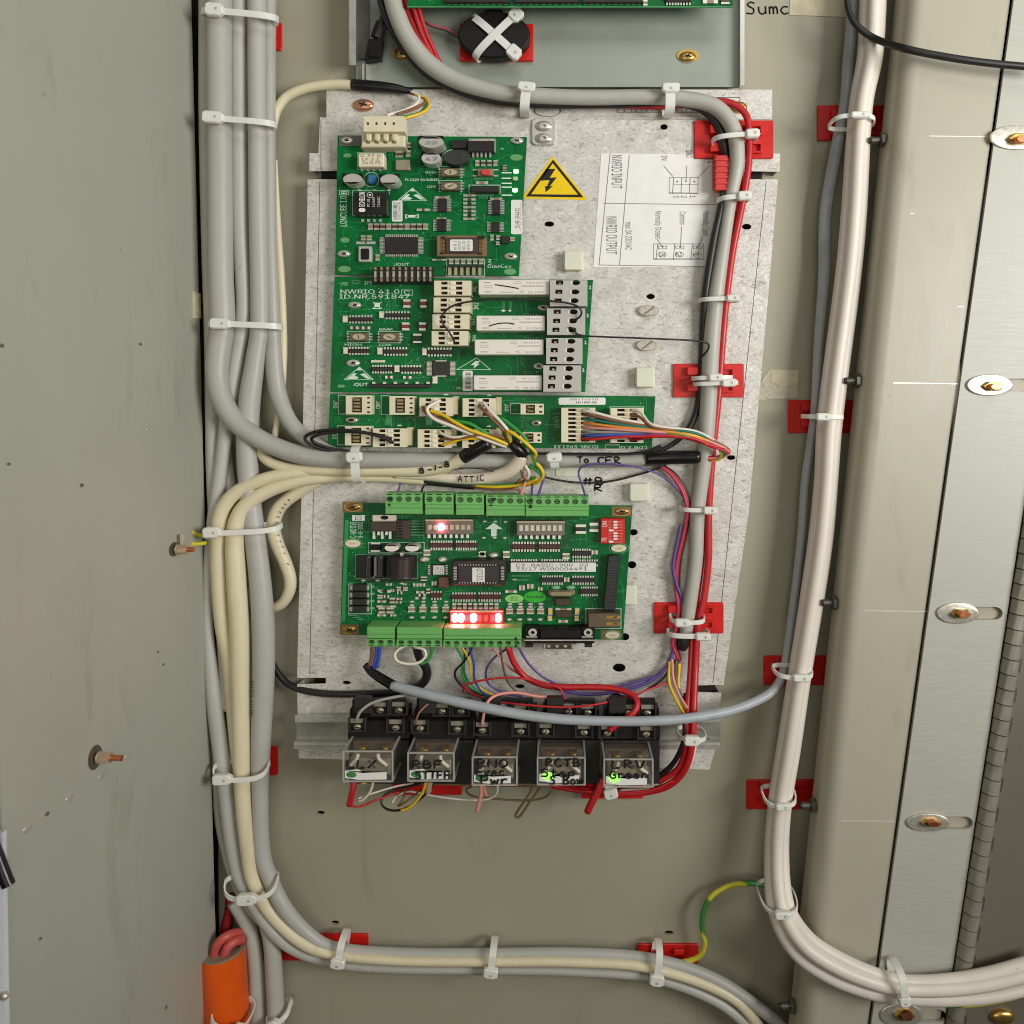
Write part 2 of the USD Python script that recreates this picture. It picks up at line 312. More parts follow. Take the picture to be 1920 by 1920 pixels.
# handwriting: polylines in a unit square, y down
HW = {'L': [[(.05, 0), (0, 1), (.85, .95)]], 'X': [[(0, 0), (.9, 1)], [(.95, 0), (0, 1)]], 'R': [[(.05, 1), (.1, 0), (.75, .08), (.7, .4), (.1, .52), (.95, 1)]],
      'B': [[(.05, 1), (.1, 0), (.7, .08), (.65, .4), (.1, .48), (.85, .58), (.8, .92), (.02, 1)]], 'F': [[(.05, 1), (.1, .02), (.95, 0)], [(.08, .5), (.75, .46)]],
      'S': [[(.9, .1), (.4, 0), (.1, .25), (.8, .6), (.7, .95), (0, .95)]], 'T': [[(0, .05), (1, 0)], [(.5, .03), (.45, 1)]], 'I': [[(.5, 0), (.45, 1)]], ':': [[(.45, .25), (.5, .35)], [(.45, .8), (.5, .9)]],
      'N': [[(0, 1), (.08, 0), (.85, 1), (.95, 0)]], 'O': [[(.5, 0), (.05, .4), (.3, 1), (.9, .7), (.8, .15), (.45, 0)]], 'E': [[(.9, 0), (.05, .05), (0, .98), (.95, .95)], [(.05, .5), (.7, .48)]],
      'C': [[(.9, .12), (.4, 0), (.05, .5), (.35, 1), (.95, .88)]], 'P': [[(.05, 1), (.1, 0), (.85, .12), (.75, .5), (.1, .55)]], 'W': [[(0, 0), (.25, 1), (.5, .3), (.75, 1), (1, 0)]], 'V': [[(0, 0), (.45, 1), (.95, 0)]],
      'G': [[(.9, .12), (.4, 0), (.05, .5), (.35, 1), (.9, .9), (.9, .55), (.5, .55)]], 'A': [[(0, 1), (.5, 0), (.95, 1)], [(.2, .62), (.8, .6)]], '1': [[(.35, .15), (.55, 0), (.5, 1)]], '-': [[(.1, .52), (.85, .5)]],
      '#': [[(.3, 0), (.2, 1)], [(.75, 0), (.65, 1)], [(0, .35), (1, .3)], [(0, .7), (1, .65)]], 'o': [[(.5, .35), (.1, .65), (.45, 1), (.85, .7), (.5, .35)]], 'e': [[(.1, .7), (.85, .62), (.5, .35), (.1, .65), (.45, 1), (.9, .92)]],
      'r': [[(.15, .35), (.2, 1)], [(.2, .55), (.55, .35), (.9, .42)]], 'w': [[(0, .35), (.25, 1), (.5, .5), (.75, 1), (1, .35)]], 'x': [[(0, .35), (.9, 1)], [(.9, .35), (0, 1)]], 'c': [[(.85, .42), (.35, .38), (.1, .7), (.4, 1), (.9, .92)]],
      't': [[(.45, 0), (.4, .95), (.75, 1)], [(.1, .35), (.8, .33)]], 'f': [[(.8, .05), (.45, .1), (.4, 1)], [(.1, .5), (.75, .48)]], 'n': [[(.1, .38), (.12, 1)], [(.12, .6), (.5, .36), (.85, .55), (.88, 1)]],
      'u': [[(.1, .38), (.15, .85), (.5, 1), (.85, .8), (.88, .38)], [(.88, .7), (.95, 1)]], 'm': [[(.05, .38), (.08, 1)], [(.08, .55), (.3, .38), (.48, .6), (.5, 1)], [(.5, .55), (.75, .38), (.92, .6), (.95, 1)]], ' ': []}
def script(s, x0, y0, x1, y1, h, r=1.2, slope=0.0, seed=1):
    """pen lettering in the rectangle; h a height or a function of (x, y)"""
    rs = random.Random(seed); ms = []; cw = (x1 - x0) / len(s); H = h if callable(h) else (lambda x, y: h)
    for i, ch in enumerate(s):
        for line in HW[ch]:
            pts = []
            for ux, uy in line:
                x = x0 + cw * (i + .1 + .78 * ux) + rs.uniform(-.3, .3); y = y0 + (y1 - y0) * uy + slope * (x - x0) + rs.uniform(-.4, .4)
                pts.append((x, y, H(x, y)))
            ms.append(tube(pts, r, 4, 3.0))
    v, f = cat(ms)
    return TubeMesh(v, f)

# ================================================================ the cabinet
def hexa(a, b):      # two quads of true points (front / back)
    return TubeMesh(*loft([np.array(a, float), np.array(b, float)]))
PX, PY = lambda x, h: XF + (x - XF) * K(h), lambda y, h: YF + (y - YF) * K(h)
def panel_with_holes(x0, y0, x1, y1, h0, h1, holes):
    o = sbox(x0, y0, x1, y1)
    for q in holes: o = o.difference(q)
    return extr(o, h0, h1)
bh = [Polygon(ell(*e, 14)) for e in [(601, 1524, 8, 3.5), (628, 1730, 8, 4), (1254, 1749, 9, 4)]]
single('cabinet_back', 'olive grey painted back panel of the cabinet that carries the mounting plate', 'panel', true(extr(Polygon([(390, -250), (1800, -250), (1800, 2250), (416, 2250)]).difference(bh[0]).difference(bh[1]).difference(bh[2]), -6, 0)), paint_back, kind='structure')
single('cabinet_shell', 'dark inside behind the back panel seen through its small drill holes', 'panel', box(200, -260, 1850, 2260, -40, -34), cavity, kind='structure')

# left side panel, standing towards the viewer
WX = lambda y, h: 376 + .026 * y - .07 * (h - 40)
def wall_pt(px, py):
    k = (378.8 + .026 * YF - .07 * D - XF) / ((px - XF) - .026 * (py - YF) - .07 * D)
    h = D * (1 - k); return np.array([XF + (px - XF) * k, YF + (py - YF) * k, h])
wq = []
for y in (-900, 2900):
    wq += [[(WX(y, 40), y, 40), (WX(y, 548), y, 548)]]
lw = Thing('side_panel', 'grey green painted left side panel of the cabinet with scuffs and bolts', 'panel', (375, 1950, 30), kind='structure')
f4 = [wq[0][0], wq[0][1], wq[1][1], wq[1][0]]
lw.add('sheet', hexa(f4, [(x - 7, y, h) for x, y, h in f4]), paint_side)
wn = np.array([1, 0, .07]); wn /= np.linalg.norm(wn)
def on_wall(mesh_fn, px, py):   # mesh built round the origin: local x along depth, y down, h off the wall
    p = wall_pt(px, py); v, f = mesh_fn; v = np.asarray(v, float)
    along = np.array([-.07, 0, 1.0]); down = np.array([.026, 1, 0])
    return TubeMesh(p + v[:, :1] * along + v[:, 1:2] * down + v[:, 2:3] * wn, f)
dimple = mat('bare_dimple', (190, 186, 172), .3, metal=.4)
for i, (px, py) in enumerate([(153, 910), (277, 805), (263, 645), (3, 648), (306, 1246), (190, 1455), (130, 1496), (52, 1552), (88, 1526), (75, 1760), (311, 1889), (238, 1418), (16, 870), (296, 1222)]):
    r = [3.4, 3.2, 3, 3.2, 2.2, 5.5, 6, 6.5, 3.2, 2.2, 3, 4, 2.6, 2.2][i]
    lw.add('dimple', on_wall(dome(0, 0, r * 1.3, r * .8, -.5, 1.6, 12), px, py), dimple if i in (1, 5, 6, 7, 11) else mat('dark_dimple', (92, 88, 78), .5), smooth=40)
# soot smudges on the side panel: thin uneven films
smm = mat('scuff_mark', (122, 120, 108), .5, var=.04)

# masking tape on the corner
single('masking_tape', 'crumpled masking tape stub on the edge of the left side panel', 'tape', on_wall(prism([(-14, -24), (12, -24), (12, 24), (-14, 22)], .2, 1.6), 368, 573), mat('masking_tape', (206, 196, 160), .6, var=.15, scale=200, bump=.5, bscale=180))

# earth stud with lug and leads, and bare stud
def stud(label, px, py, nut, L, cat_='bolt'):
    t = Thing('stud_bolt', label, cat_, tuple([px, py, 100]), group='studs on the side panel')
    p = wall_pt(px, py)
    def rod(a, b, r0, r1, n): return TubeMesh(*loft([p + wn * q + np.column_stack([np.zeros(n), r * np.cos(np.arange(n) * 2 * np.pi / n), r * np.sin(np.arange(n) * 2 * np.pi / n)]) for q, r in ((a, r0), (b, r1))]))
    t.add('burn_mark', on_wall(cyl(0, 0, 16, 12 if nut else 17, .1, .5, n=18), px, py), mat('scorched_paint', (84, 74, 58), .6, var=.2, scale=300))
    t.add('shank', rod(0, L, 4.2, 4.2, 14), copper, smooth=40)
    t.add('washer', rod(5, 8, 8.5, 8.5, 18), silver, smooth=40)
    t.add('nut', rod(8.5, 24, 7.8, 7.8, 6), mat('nut_steel', (214, 186, 156), .3, metal=.7))
    return t, p, rod
s1, p1, rod1 = stud('copper earth stud with nut and cable lugs on the left side panel', 326, 1030, True, 36)
lugs = true(cat([on_wall(prism([(-5, -26), (6, -26), (6, 4), (-5, 4)], 9, 11), 332, 1030)]))
s1.add('cable_lug', lugs, silver)
s2, p2, rod2 = stud('bare copper stud with a nut on the scorched lower side panel', 178, 1420, False, 40)

# white door edge and thick black cable at the far left
t = Thing('door_edge', 'white door edge strip at the lower left corner with a small bolt', 'door', (2, 1900, 570))
t.add('strip', hexa([(PX(-60, 560), PY(1560, 560), 562), (PX(6, 560), PY(1560, 560), 562), (PX(15, 560), PY(2100, 560), 562), (PX(-60, 560), PY(2100, 560), 562)], [(PX(-60, 560), PY(1560, 560), 554), (PX(6, 560), PY(1560, 560), 554), (PX(15, 560), PY(2100, 560), 554), (PX(-60, 560), PY(2100, 560), 554)]), mat('door_white', (206, 210, 214), .4))
t.add('bolt_head', dome(4, 1872, 8, 8, 562, 568), silver, smooth=40)
single('black_cable', 'thick glossy black cable end poking in at the far left edge', 'cable', tube([(-60, 1500, 575), (-14, 1585, 575), (4, 1630, 575), (16, 1660, 575)], 12, 14), mat('glossy_black', (28, 24, 30), .22), smooth=40)

bolt_dark = mat('dull_bolt', (96, 94, 86), .4, metal=.5)
# right: frame post
H2 = 130.0
LXp = lambda y: 1653 - .1042 * y
SXp = lambda y: 1832 - .139 * y
sec = []
for y in (-900, 2900):
    lx, sx = LXp(y), SXp(y); R = 30
    loop = [(lx, y, 72)] + [(lx + R - R * math.cos(a), y, H2 - R + R * math.sin(a)) for a in np.linspace(0, math.pi / 2, 9)] + [(sx, y, H2), (sx, y, H2 - 6), (lx + R, y, H2 - 6), (lx + 6, y, H2 - R), (lx + 6, y, 72)]
    sec.append(np.array(loop))
n = len(sec[0]); V = np.vstack(sec); F = []
for j in range(n):
    k2 = (j + 1) % n; F += [(j, k2, n + k2), (j, n + k2, n + j)]
post = Thing('frame_post', 'beige painted frame post with a rounded edge right of the cable gap', 'post', (1560, 1900, 130))
post.add('folded_sheet', TubeMesh(V, np.array(F)), paint_post, smooth=40)
scribe = mat('scribe_line', (226, 220, 204), .35, metal=.3)
for (a, b, y) in [(1742, 1854, 255), (1674, 1797, 718), (1617, 1737, 1145), (1577, 1680, 1539)]:
    post.add('scribe_line', bar(a, y, b, y + 1.5, 1.6, H2 + .1, H2 + .5), scribe)
for a, b, y in [(1706, 1715, 400), (1796, 1806, 575)]: post.add('paint_chip', bar(a, y, b, y, 1.4, H2 + .1, H2 + .4), scribe)
for i, (x, y) in enumerate([(1672, 263), (1622, 714), (1573, 1130), (1527, 1510), (1493, 1886)]):
    lx = LXp(PY(y, 92)); yy = PY(y, 92); m = 14
    def rodx(x0, x1, r, n=14): return TubeMesh(*loft([np.column_stack([np.full(n, q), yy + r * np.cos(np.arange(n) * 2 * np.pi / n), 92 + r * np.sin(np.arange(n) * 2 * np.pi / n)]) for q in (x0, x1)]))
    s = Thing('screw_end', ['uppermost', 'second', 'third', 'fourth', 'lowest'][i] + ' screw end poking through the shaded side of the frame post' , 'screw', (x, y, 78), group='screw ends along the frame post')
    s.add('shank', rodx(lx - 24, lx - 1, 6), bolt_dark, smooth=40); s.add('nut', rodx(lx - 8, lx - 1, 13, 6), bolt_dark); s.add('tip', rodx(lx - 27, lx - 24.2, 5), black2)

# slotted aluminium strip
HXl = lambda y: 1984 - .154 * y
st = Thing('slotted_strip', 'brushed aluminium strip with slots and washers left of the hinge', 'strip', (1800, 1900, 135))
slots = []
wash = [(1907, 257, 50, 23, 1), (1857, 722, 44, 20, 1), (1797, 1150, 40, 20, 1), (1741, 1543, 41, 17, 1), (1691, 1905, 40, 22, 1)]
H3 = 136.0
poly = Polygon([(SXp(-900) + 3.5, -900), (HXl(-900) + 3, -900), (HXl(2900) + 3, 2900), (SXp(2900) + 3.5, 2900)])
for x, y, rx, ry, q in wash:
    cx, cy = PX(x, H3), PY(y, H3); sl = sbox(cx - 30, cy - 11, cx + 62, cy + 11).union(Polygon(ell(cx + 62, cy, 14, 11, 14)))
    poly = poly.difference(sl)
st.add('sheet', true(extr(poly, H3 - 6, H3)), alu)
st.add('slot_backing', hexa([(SXp(-900) + 8, -900, H3 - 8), (HXl(-900), -900, H3 - 8), (HXl(2900), 2900, H3 - 8), (SXp(2900) + 8, 2900, H3 - 8)], [(SXp(-900) + 8, -900, H3 - 12), (HXl(-900), -900, H3 - 12), (HXl(2900), 2900, H3 - 12), (SXp(2900) + 8, 2900, H3 - 12)]), mat('slot_back', (168, 158, 140), .5))
for x, y, rx, ry, q in wash:
    w = st.add('washer', lathe(x, y, rx, ry, [(1, H3 + .2), (1, H3 + 3), (.94, H3 + 4.4)], 32), silver, smooth=40)
    st.add('nut', prism(ell(x + 8, y + 2, rx * .48, ry * .5, 6), H3 + 4.5, H3 + 12, 2), brass)
    st.add('bolt_end', cyl(x + 12, y + 3, rx * .27, ry * .32, H3 + 12, H3 + 22, 2), copper, smooth=40)
# piano hinge: each knuckle
hg = Thing('piano_hinge', 'long steel piano hinge with a row of knuckles at the right edge', 'hinge', (1840, 1500, 136))
pitch = 25.5; y = 760.0; j = 0
dirv = np.array([-.154, 1, 0]); dirv /= np.linalg.norm(dirv)
e1 = np.array([dirv[1], -dirv[0], 0]); e2 = np.array([0, 0, 1.0])
while y < 1880:
    def cyld(y0, y1, r, nn=12):
        rings = []
        for q in (y0, y1):
            c = np.array([HXl(q) + 19, q, H3 + 2]); th = np.arange(nn) * 2 * np.pi / nn
            rings.append(c + r * (np.cos(th)[:, None] * e1 + np.sin(th)[:, None] * e2))
        return TubeMesh(*loft(rings))
    hg.add('knuckle', cyld(y, y + pitch - 1.8, 14 + .3 * math.sin(j * 2.3)), hinge_metal, smooth=40)
    hg.add('leaf_edge', hexa([(HXl(y) + (34 if j % 2 else 32), y + 1, H3 + .5), (HXl(y) + (40 if j % 2 else 36), y + 1, H3 + .5), (HXl(y + pitch) + (40 if j % 2 else 36), y + pitch - 2, H3 + .5), (HXl(y + pitch) + (34 if j % 2 else 32), y + pitch - 2, H3 + .5)], [(HXl(y) + (34 if j % 2 else 32), y + 1, H3 - 3), (HXl(y) + (40 if j % 2 else 36), y + 1, H3 - 3), (HXl(y + pitch) + (40 if j % 2 else 36), y + pitch - 2, H3 - 3), (HXl(y + pitch) + (34 if j % 2 else 32), y + pitch - 2, H3 - 3)]), bolt_dark)
    y += pitch; j += 1
hg.add('pin', TubeMesh(*loft([np.column_stack([HXl(q) + 19 + 8 * np.cos(np.arange(8) * np.pi / 4), np.full(8, q), H3 + 2 + 8 * np.sin(np.arange(8) * np.pi / 4)]) for q in (755, 1890)])), cavity, smooth=40)
dr = Thing('cabinet_door', 'dark zinc door leaf right of the hinge with a brass screw', 'door', (1890, 1900, 130))
dq = lambda h: [(HXl(-900) + 38, -900, h), (HXl(-900) + 700, -900, h), (HXl(2900) + 1200, 2900, h), (HXl(2900) + 38, 2900, h)]
dr.add('leaf', hexa(dq(H3 - 4), dq(H3 - 12)), door_paint)
dr.add('screw_head', dome(1884, 1912, 24, 14, H3 - 4, H3 + 6), brass, smooth=40)

# ================================================================ upper tray
tr = Thing('upper_tray', 'smooth zinc equipment tray at the top with folded side flanges', 'tray', (1030, 160, 20))
TH = 24.0
tr.add('base', box(668, -300, 1394, 163, TH - 4, TH), tray_metal)
tr.add('side_flange', TubeMesh(*loft([np.array([(PX(657, 60), PY(-300, 60), 60), (PX(669, TH), PY(-300, TH), TH + .2), (PX(669, TH), PY(122, TH), TH + .2), (PX(657, 60), PY(122, 60), 60)]), np.array([(PX(657, 60) - 3, PY(-300, 60), 60), (PX(669, TH) - 3, PY(-300, TH), TH + .2), (PX(669, TH) - 3, PY(122, TH), TH + .2), (PX(657, 60) - 3, PY(122, 60), 60)])])), edge_metal)
tr.add('side_flange', box(655, -300, 667, 122, 58, 61), edge_metal)
tr.add('side_flange', box(1388, -300, 1396, 160, TH + .2, 40), edge_metal)
tr.add('guide_rod', box(679, 118, 683, 152, TH + .5, 34), edge_metal); tr.add('guide_rod', box(686, 110, 689, 150, TH + .5, 34), edge_metal)
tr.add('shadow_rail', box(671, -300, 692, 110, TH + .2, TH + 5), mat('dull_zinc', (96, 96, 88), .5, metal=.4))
def cross_screw(t, cx, cy, rx, ry, h0, h1, m, name='screw', a=.5, par=None):
    s = t.add(name, dome(cx, cy, rx, ry, h0, h1), m, smooth=40, parent=par)
    c, q = math.cos(a), math.sin(a)
    t.add('recess', cat(bar(cx - rx * .45 * c, cy - ry * .45 * q, cx + rx * .45 * c, cy + ry * .45 * q, 2.4, h1 - 1, h1 + .15), bar(cx + rx * .45 * q, cy - ry * .45 * c, cx - rx * .45 * q, cy + ry * .45 * c, 2.4, h1 - 1, h1 + .15)), cavity, parent=s)
    return s
for x, y in [(757, 100), (1290, 104)]:
    tr.add('washer', cyl(x, y, 21, 12, TH + .2, TH + 2, n=22), brass, smooth=40); cross_screw(tr, x, y, 16, 9.5, TH + 2, TH + 9, brass)

# ================================================================ galvanised mounting plate
PH = 36.0
holes = [Polygon(ell(*e, 16)) for e in [(1245, 238, 7, 5.5), (1030, 420, 9, 5), (1400, 425, 9, 5.5), (1220, 556, 8, 5), (1188, 998, 8, 6), (1185, 1059, 8, 7), (1161, 1252, 12, 8), (1172, 1194, 8, 7), (1156, 1307, 13, 7), (1371, 858, 8, 4.5), (975, 1287, 9, 4), (650, 1280, 8, 3.5), (1340, 1387, 6, 4)]]
pl = Thing('mounting_plate', 'galvanised steel mounting plate with speckled finish that carries the boards', 'plate', (1010, 1440, 20))
main = Polygon([(600, 223), (1446, 225), (1449, 288), (1463, 288), (1462, 322), (1405, 321), (1405, 336), (1459, 336), (1440, 560), (1404, 960), (1357, 1284), (1308, 1285), (1308, 1298), (1353, 1299), (1340, 1410), (1330, 1443), (642, 1424), (560, 1422), (557, 1283), (611, 1282), (611, 1271), (557, 1271), (566, 900), (577, 336), (632, 336), (632, 320), (580, 321), (580, 287), (597, 287)])
for q in holes: main = main.difference(q)
# fold lines pressed into the sheet
for a, b in [((599, 340), (580, 1265)), ((1436, 340), (1336, 1282)), ((601, 226), (601, 318))]:
    main = main.difference(Polygon([(a[0], a[1]), (a[0] + 1.3, a[1]), (b[0] + 1.3, b[1]), (b[0], b[1])]))
pl.add('face', extr(main, PH - 3, PH), galv)
pl.add('backing', prism([(604, 230), (1438, 230), (1330, 1408), (586, 1408)], 8, 12), cavity)
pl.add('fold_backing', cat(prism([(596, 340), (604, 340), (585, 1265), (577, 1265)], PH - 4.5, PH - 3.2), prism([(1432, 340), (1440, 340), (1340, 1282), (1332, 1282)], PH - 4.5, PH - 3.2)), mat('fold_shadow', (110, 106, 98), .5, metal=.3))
top = sbox(612, 168, 1448, 222)
for q in [Polygon(ell(1026, 208, 26, 11, 20))]: top = top.difference(q)
pl.add('upper_lip', extr(top, 20, 23), galv)
pl.add('lip_step', box(600, 220, 1447, 224, 19, PH - 3.2), galv)
def skirt(a, b): return TubeMesh(*loft([np.array([(PX(a[0], PH), PY(a[1], PH), PH - 3.1), (PX(b[0], PH), PY(b[1], PH), PH - 3.1), (PX(b[0], PH), PY(b[1], PH), 1), (PX(a[0], PH), PY(a[1], PH), 1)]), np.array([(PX(a[0], PH) + 3, PY(a[1], PH), PH - 3.1), (PX(b[0], PH) + 3, PY(b[1], PH), PH - 3.1), (PX(b[0], PH) + 3, PY(b[1], PH), 1), (PX(a[0], PH) + 3, PY(a[1], PH), 1)])]))
for a, b in [((581, 288), (581, 320)), ((578, 337), (558, 1270)), ((558, 1284), (561, 1421)), ((1458, 289), (1457, 320)), ((1455, 337), (1401, 960)), ((1401, 960), (1354, 1282)), ((1349, 1300), (1326, 1440))]: pl.add('side_skirt', skirt(a, b), galv)
for x, y, ring in [(1026, 208, 1)]: pl.add('knockout', cyl(x, y, 24, 10, 17, 22, 1), galv, smooth=40)
br = pl.add('rivet_bracket', rbox(997, 222, 1041, 272, PH, PH + 5, 7, 1.2), edge_metal)
for y in (235, 258):
    pl.add('rivet', lathe(1019, y, 16, 10, [(1, PH + 5), (.95, PH + 7.5), (.5, PH + 10), (.3, PH + 10), (.25, PH + 7), (.05, PH + 7)], 20), silver, parent=br, smooth=50)
for x, y in [(1217, 582), (1213, 647)]:
    s = pl.add('slotted_screw', lathe(x, y, 20, 10.5, [(1, PH), (1, PH + 7), (.92, PH + 9)], 24), silver, smooth=40)
    pl.add('slot', bar(x - 9, y + 7, x + 10, y - 7, 3, PH + 8, PH + 9.2), mat('slot_shadow', (120, 116, 106), .5), parent=s)
cross_screw(pl, 680, 195, 20, 11.5, 23, 31, mat('copper_plated', (206, 150, 118), .3, metal=.75))
cross_screw(pl, 1386, 199, 17, 11, 23, 31, brass)
# printed number strip
pn = pl.add('number_strip', cat(frame(1157, 199, 1340, 211, 1.3, 23, 23.4), *[box(x, 200, x + 1.2, 210, 23, 23.4) for x in (1184, 1203, 1222, 1241, 1260, 1278, 1296)], frame(1340, 182, 1388, 191, 1.2, 23, 23.4), box(1361, 182, 1362.4, 191, 23, 23.4)), softink)
pl.add('digits', cat(*[text(c, x - 3, 202, x + 3, 209, 23.05) for c, x in zip('1234567', (1171, 1193, 1212, 1231, 1250, 1269, 1287))]), softink)
pl.add('pen_mark', true(cat(script('R', 1113, 909, 1131, 921, PH + .6, 1.5, seed=3), script('#B', 1092, 896, 1135, 909, PH + .6, 1.6, seed=4))), ink)

# adhesive nylon clips on the plate
for i, (a, lab) in enumerate([((1055, 471, 1092, 506), 'natural nylon clip below the warning triangle'), ((1190, 689, 1226, 726), 'natural nylon clip below the two slotted screws'), ((1178, 907, 1216, 940), 'natural nylon clip right of the pen marks'), ((1040, 858, 1092, 892), 'flat nylon pad under the lettered grey cable'), ((1168, 1098, 1192, 1134), 'nylon clip half hidden behind the right edge of the control board')]):
    c = Thing('adhesive_clip', lab, 'clip', ((a[0] + a[2]) / 2, a[3], PH), 'nylon clips stuck to the plate')
    x0, y0, x1, y1 = a
    c.add('base', rbox(x0 + 2, y0 - 1, x1 + 2, y1 + 1, PH, PH + 3, 2), nylon2)
    if i != 3: c.add('jaw', rbox(x0 + 3, y0, x1, y1, PH + 3, PH + 20, 3, 1.5), nylon2); c.add('latch', box(x0 + 1, y0 + 6, x0 + 5, y1 - 6, PH + 3, PH + 14), nylon2)

# warning triangle and wiring sheet
wt = Thing('warning_sign', 'yellow triangular high voltage warning sticker with black lightning bolt', 'sign', (1037, 372, PH))
wt.add('backing', prism([(1036, 293), (1100, 371), (1097, 375), (982, 372), (980, 368)], PH + .1, PH + .6), yellow_pl)
outer, inner = Polygon([(1037, 299), (1094, 370), (986, 368.5)]), Polygon([(1036.5, 306), (1084, 365), (996, 364)])
wt.add('border', extr(outer.difference(inner), PH + .65, PH + .95), ink)
zA1 = Zm(600, 200, 3.692)
bolt = [zA1(*p) for p in [(1568, 432), (1630, 430), (1590, 492), (1640, 488), (1590, 552), (1614, 548), (1562, 592), (1558, 548), (1572, 552), (1590, 508), (1525, 512)]]
wt.add('lightning_bolt', extr(Polygon(bolt).buffer(0), PH + .65, PH + .95), ink)

zM = Zm(1100, 270, 7.385)
sh = Thing('wiring_sheet', 'white printed wiring sheet for input and output stuck to the plate', 'label', (1220, 500, PH))
sh.add('paper', prism([zM(200, 130), zM(2050, 150), zM(1800, 1705), zM(92, 1705)], PH + .1, PH + .8), paper)
h = PH + .85
def L(x0, y0, x1, y1, w=1.1): a = zM(x0, y0, x1, y1); return bar(*a, w, h, h + .2)
sh.add('ruling', cat(L(325, 130, 172, 1675), L(590, 150, 455, 1675), L(235, 820, 1830, 842), L(172, 1675, 1660, 1698)), softink)
lt = [('NWRIO INPUT', (345, 155, 490, 615)), ('NWRIO OUTPUT', (270, 1005, 420, 1525)), ('max 2A 230VAC', (535, 1080, 625, 1465)), ('Normally Closed', (930, 930, 1035, 1305)), ('Common', (1285, 935, 1375, 1115)), ('Normally Open', (1590, 935, 1700, 1270)), ('IN', (1035, 160, 1115, 225)), ('GND', (1375, 80, 1460, 190)), ('24', (1670, 190, 1750, 265))]
sh.add('lettering', cat(*[text(s_, *zM(*r), h, 90, .2) for s_, r in lt]), softink)
sh.add('digits', cat(*[text(c, *zM(*r), h, 90, .2) for c, r in [('3', (1200, 715, 1275, 745)), ('2', (1310, 715, 1390, 745)), ('1', (1430, 715, 1505, 745)), ('3', (1005, 1495, 1080, 1560)), ('2', (1235, 1495, 1315, 1560)), ('1', (1480, 1500, 1555, 1560))]]), softink)
def F_(x0, y0, x1, y1): return frame(*zM(x0, y0, x1, y1), .9, h, h + .2)
sh.add('diagram', cat(F_(1140, 460, 1545, 690), L(1205, 460, 1190, 690), L(1320, 460, 1305, 680), L(1435, 460, 1420, 680), L(1140, 672, 1540, 680, .8), L(1200, 555, 1540, 565, .8), L(1065, 300, 1195, 450), L(1388, 300, 1375, 510), L(1695, 300, 1540, 470),
    *[cyl(*zM.e(x, y, 14, 10), h, h + .2, n=8) for x, y in ((1255, 520), (1375, 515), (1490, 520), (1050, 1425), (1295, 1430), (1530, 1430))],
    F_(925, 1380, 1620, 1605), L(985, 1380, 960, 1600), L(1220, 1380, 1200, 1600), L(1465, 1380, 1445, 1600), L(925, 1585, 1610, 1590, .8), F_(990, 1410, 1110, 1455), F_(1230, 1410, 1350, 1455), F_(1475, 1410, 1590, 1455),
    *[ring2(*zM.e(x, y, 62, 38), .8, h, h + .2) for x, y in ((1045, 1530), (1285, 1530), (1530, 1535))], L(975, 1315, 1045, 1420), L(1315, 1140, 1300, 1420), L(1610, 1290, 1545, 1420)), softink)

# DIN rail
rl = Thing('din_rail', 'zinc hat rail across the foot of the mounting plate', 'rail', (950, 1410, PH))
rl.add('upper_lip', box(553, 1341, 1352, 1354, PH + 10, PH + 13), edge_metal)
rl.add('channel', box(556, 1354, 1351, 1390, PH + .5, PH + 3), din_metal)
rl.add('upper_web', box(553, 1353, 1352, 1355, PH + 2, PH + 12.9), din_metal)
rl.add('lower_web', box(553, 1389, 1352, 1391, PH + 2, PH + 12.9), din_metal)
rl.add('lower_lip', box(551, 1391, 1350, 1404, PH + 10, PH + 13), edge_metal)
rl.add('rail_slot', rbox(1308, 1384, 1332, 1390.5, PH + 3, PH + 3.6, 3, .2), cavity, hr=PH + 3)
rl.add('lip_edge', box(551, 1396, 1350, 1398, PH + 13, PH + 15), edge_metal)

# ================================================================ electronic parts shared by the boards
def soic(t, x0, y0, x1, y1, h, n=8, axis='v', pl_=4.0, m=None, th=7.0, label=None):
    """chip with pins on its long sides: axis v = pins above and below, h = left and right"""
    c = t.add('chip', box(x0, y0, x1, y1, h + .8, h + th, .8), m or chipm, label=label)
    ms = []
    for i in range(n):
        if axis == 'v':
            x = x0 + (x1 - x0) * (i + .5) / n; w = (x1 - x0) / n * .28
            ms += [box(x - w, y0 - pl_, x + w, y0 - .1, h + .3, h + 2.6), box(x - w, y1 + .1, x + w, y1 + pl_, h + .3, h + 2.6)]
        else:
            y = y0 + (y1 - y0) * (i + .5) / n; w = (y1 - y0) / n * .28
            ms += [box(x0 - pl_, y - w, x0 - .1, y + w, h + .3, h + 2.6), box(x1 + .1, y - w, x1 + pl_, y + w, h + .3, h + 2.6)]
    t.add('pins', cat(ms), solder, parent=c, kind='stuff')
    return c
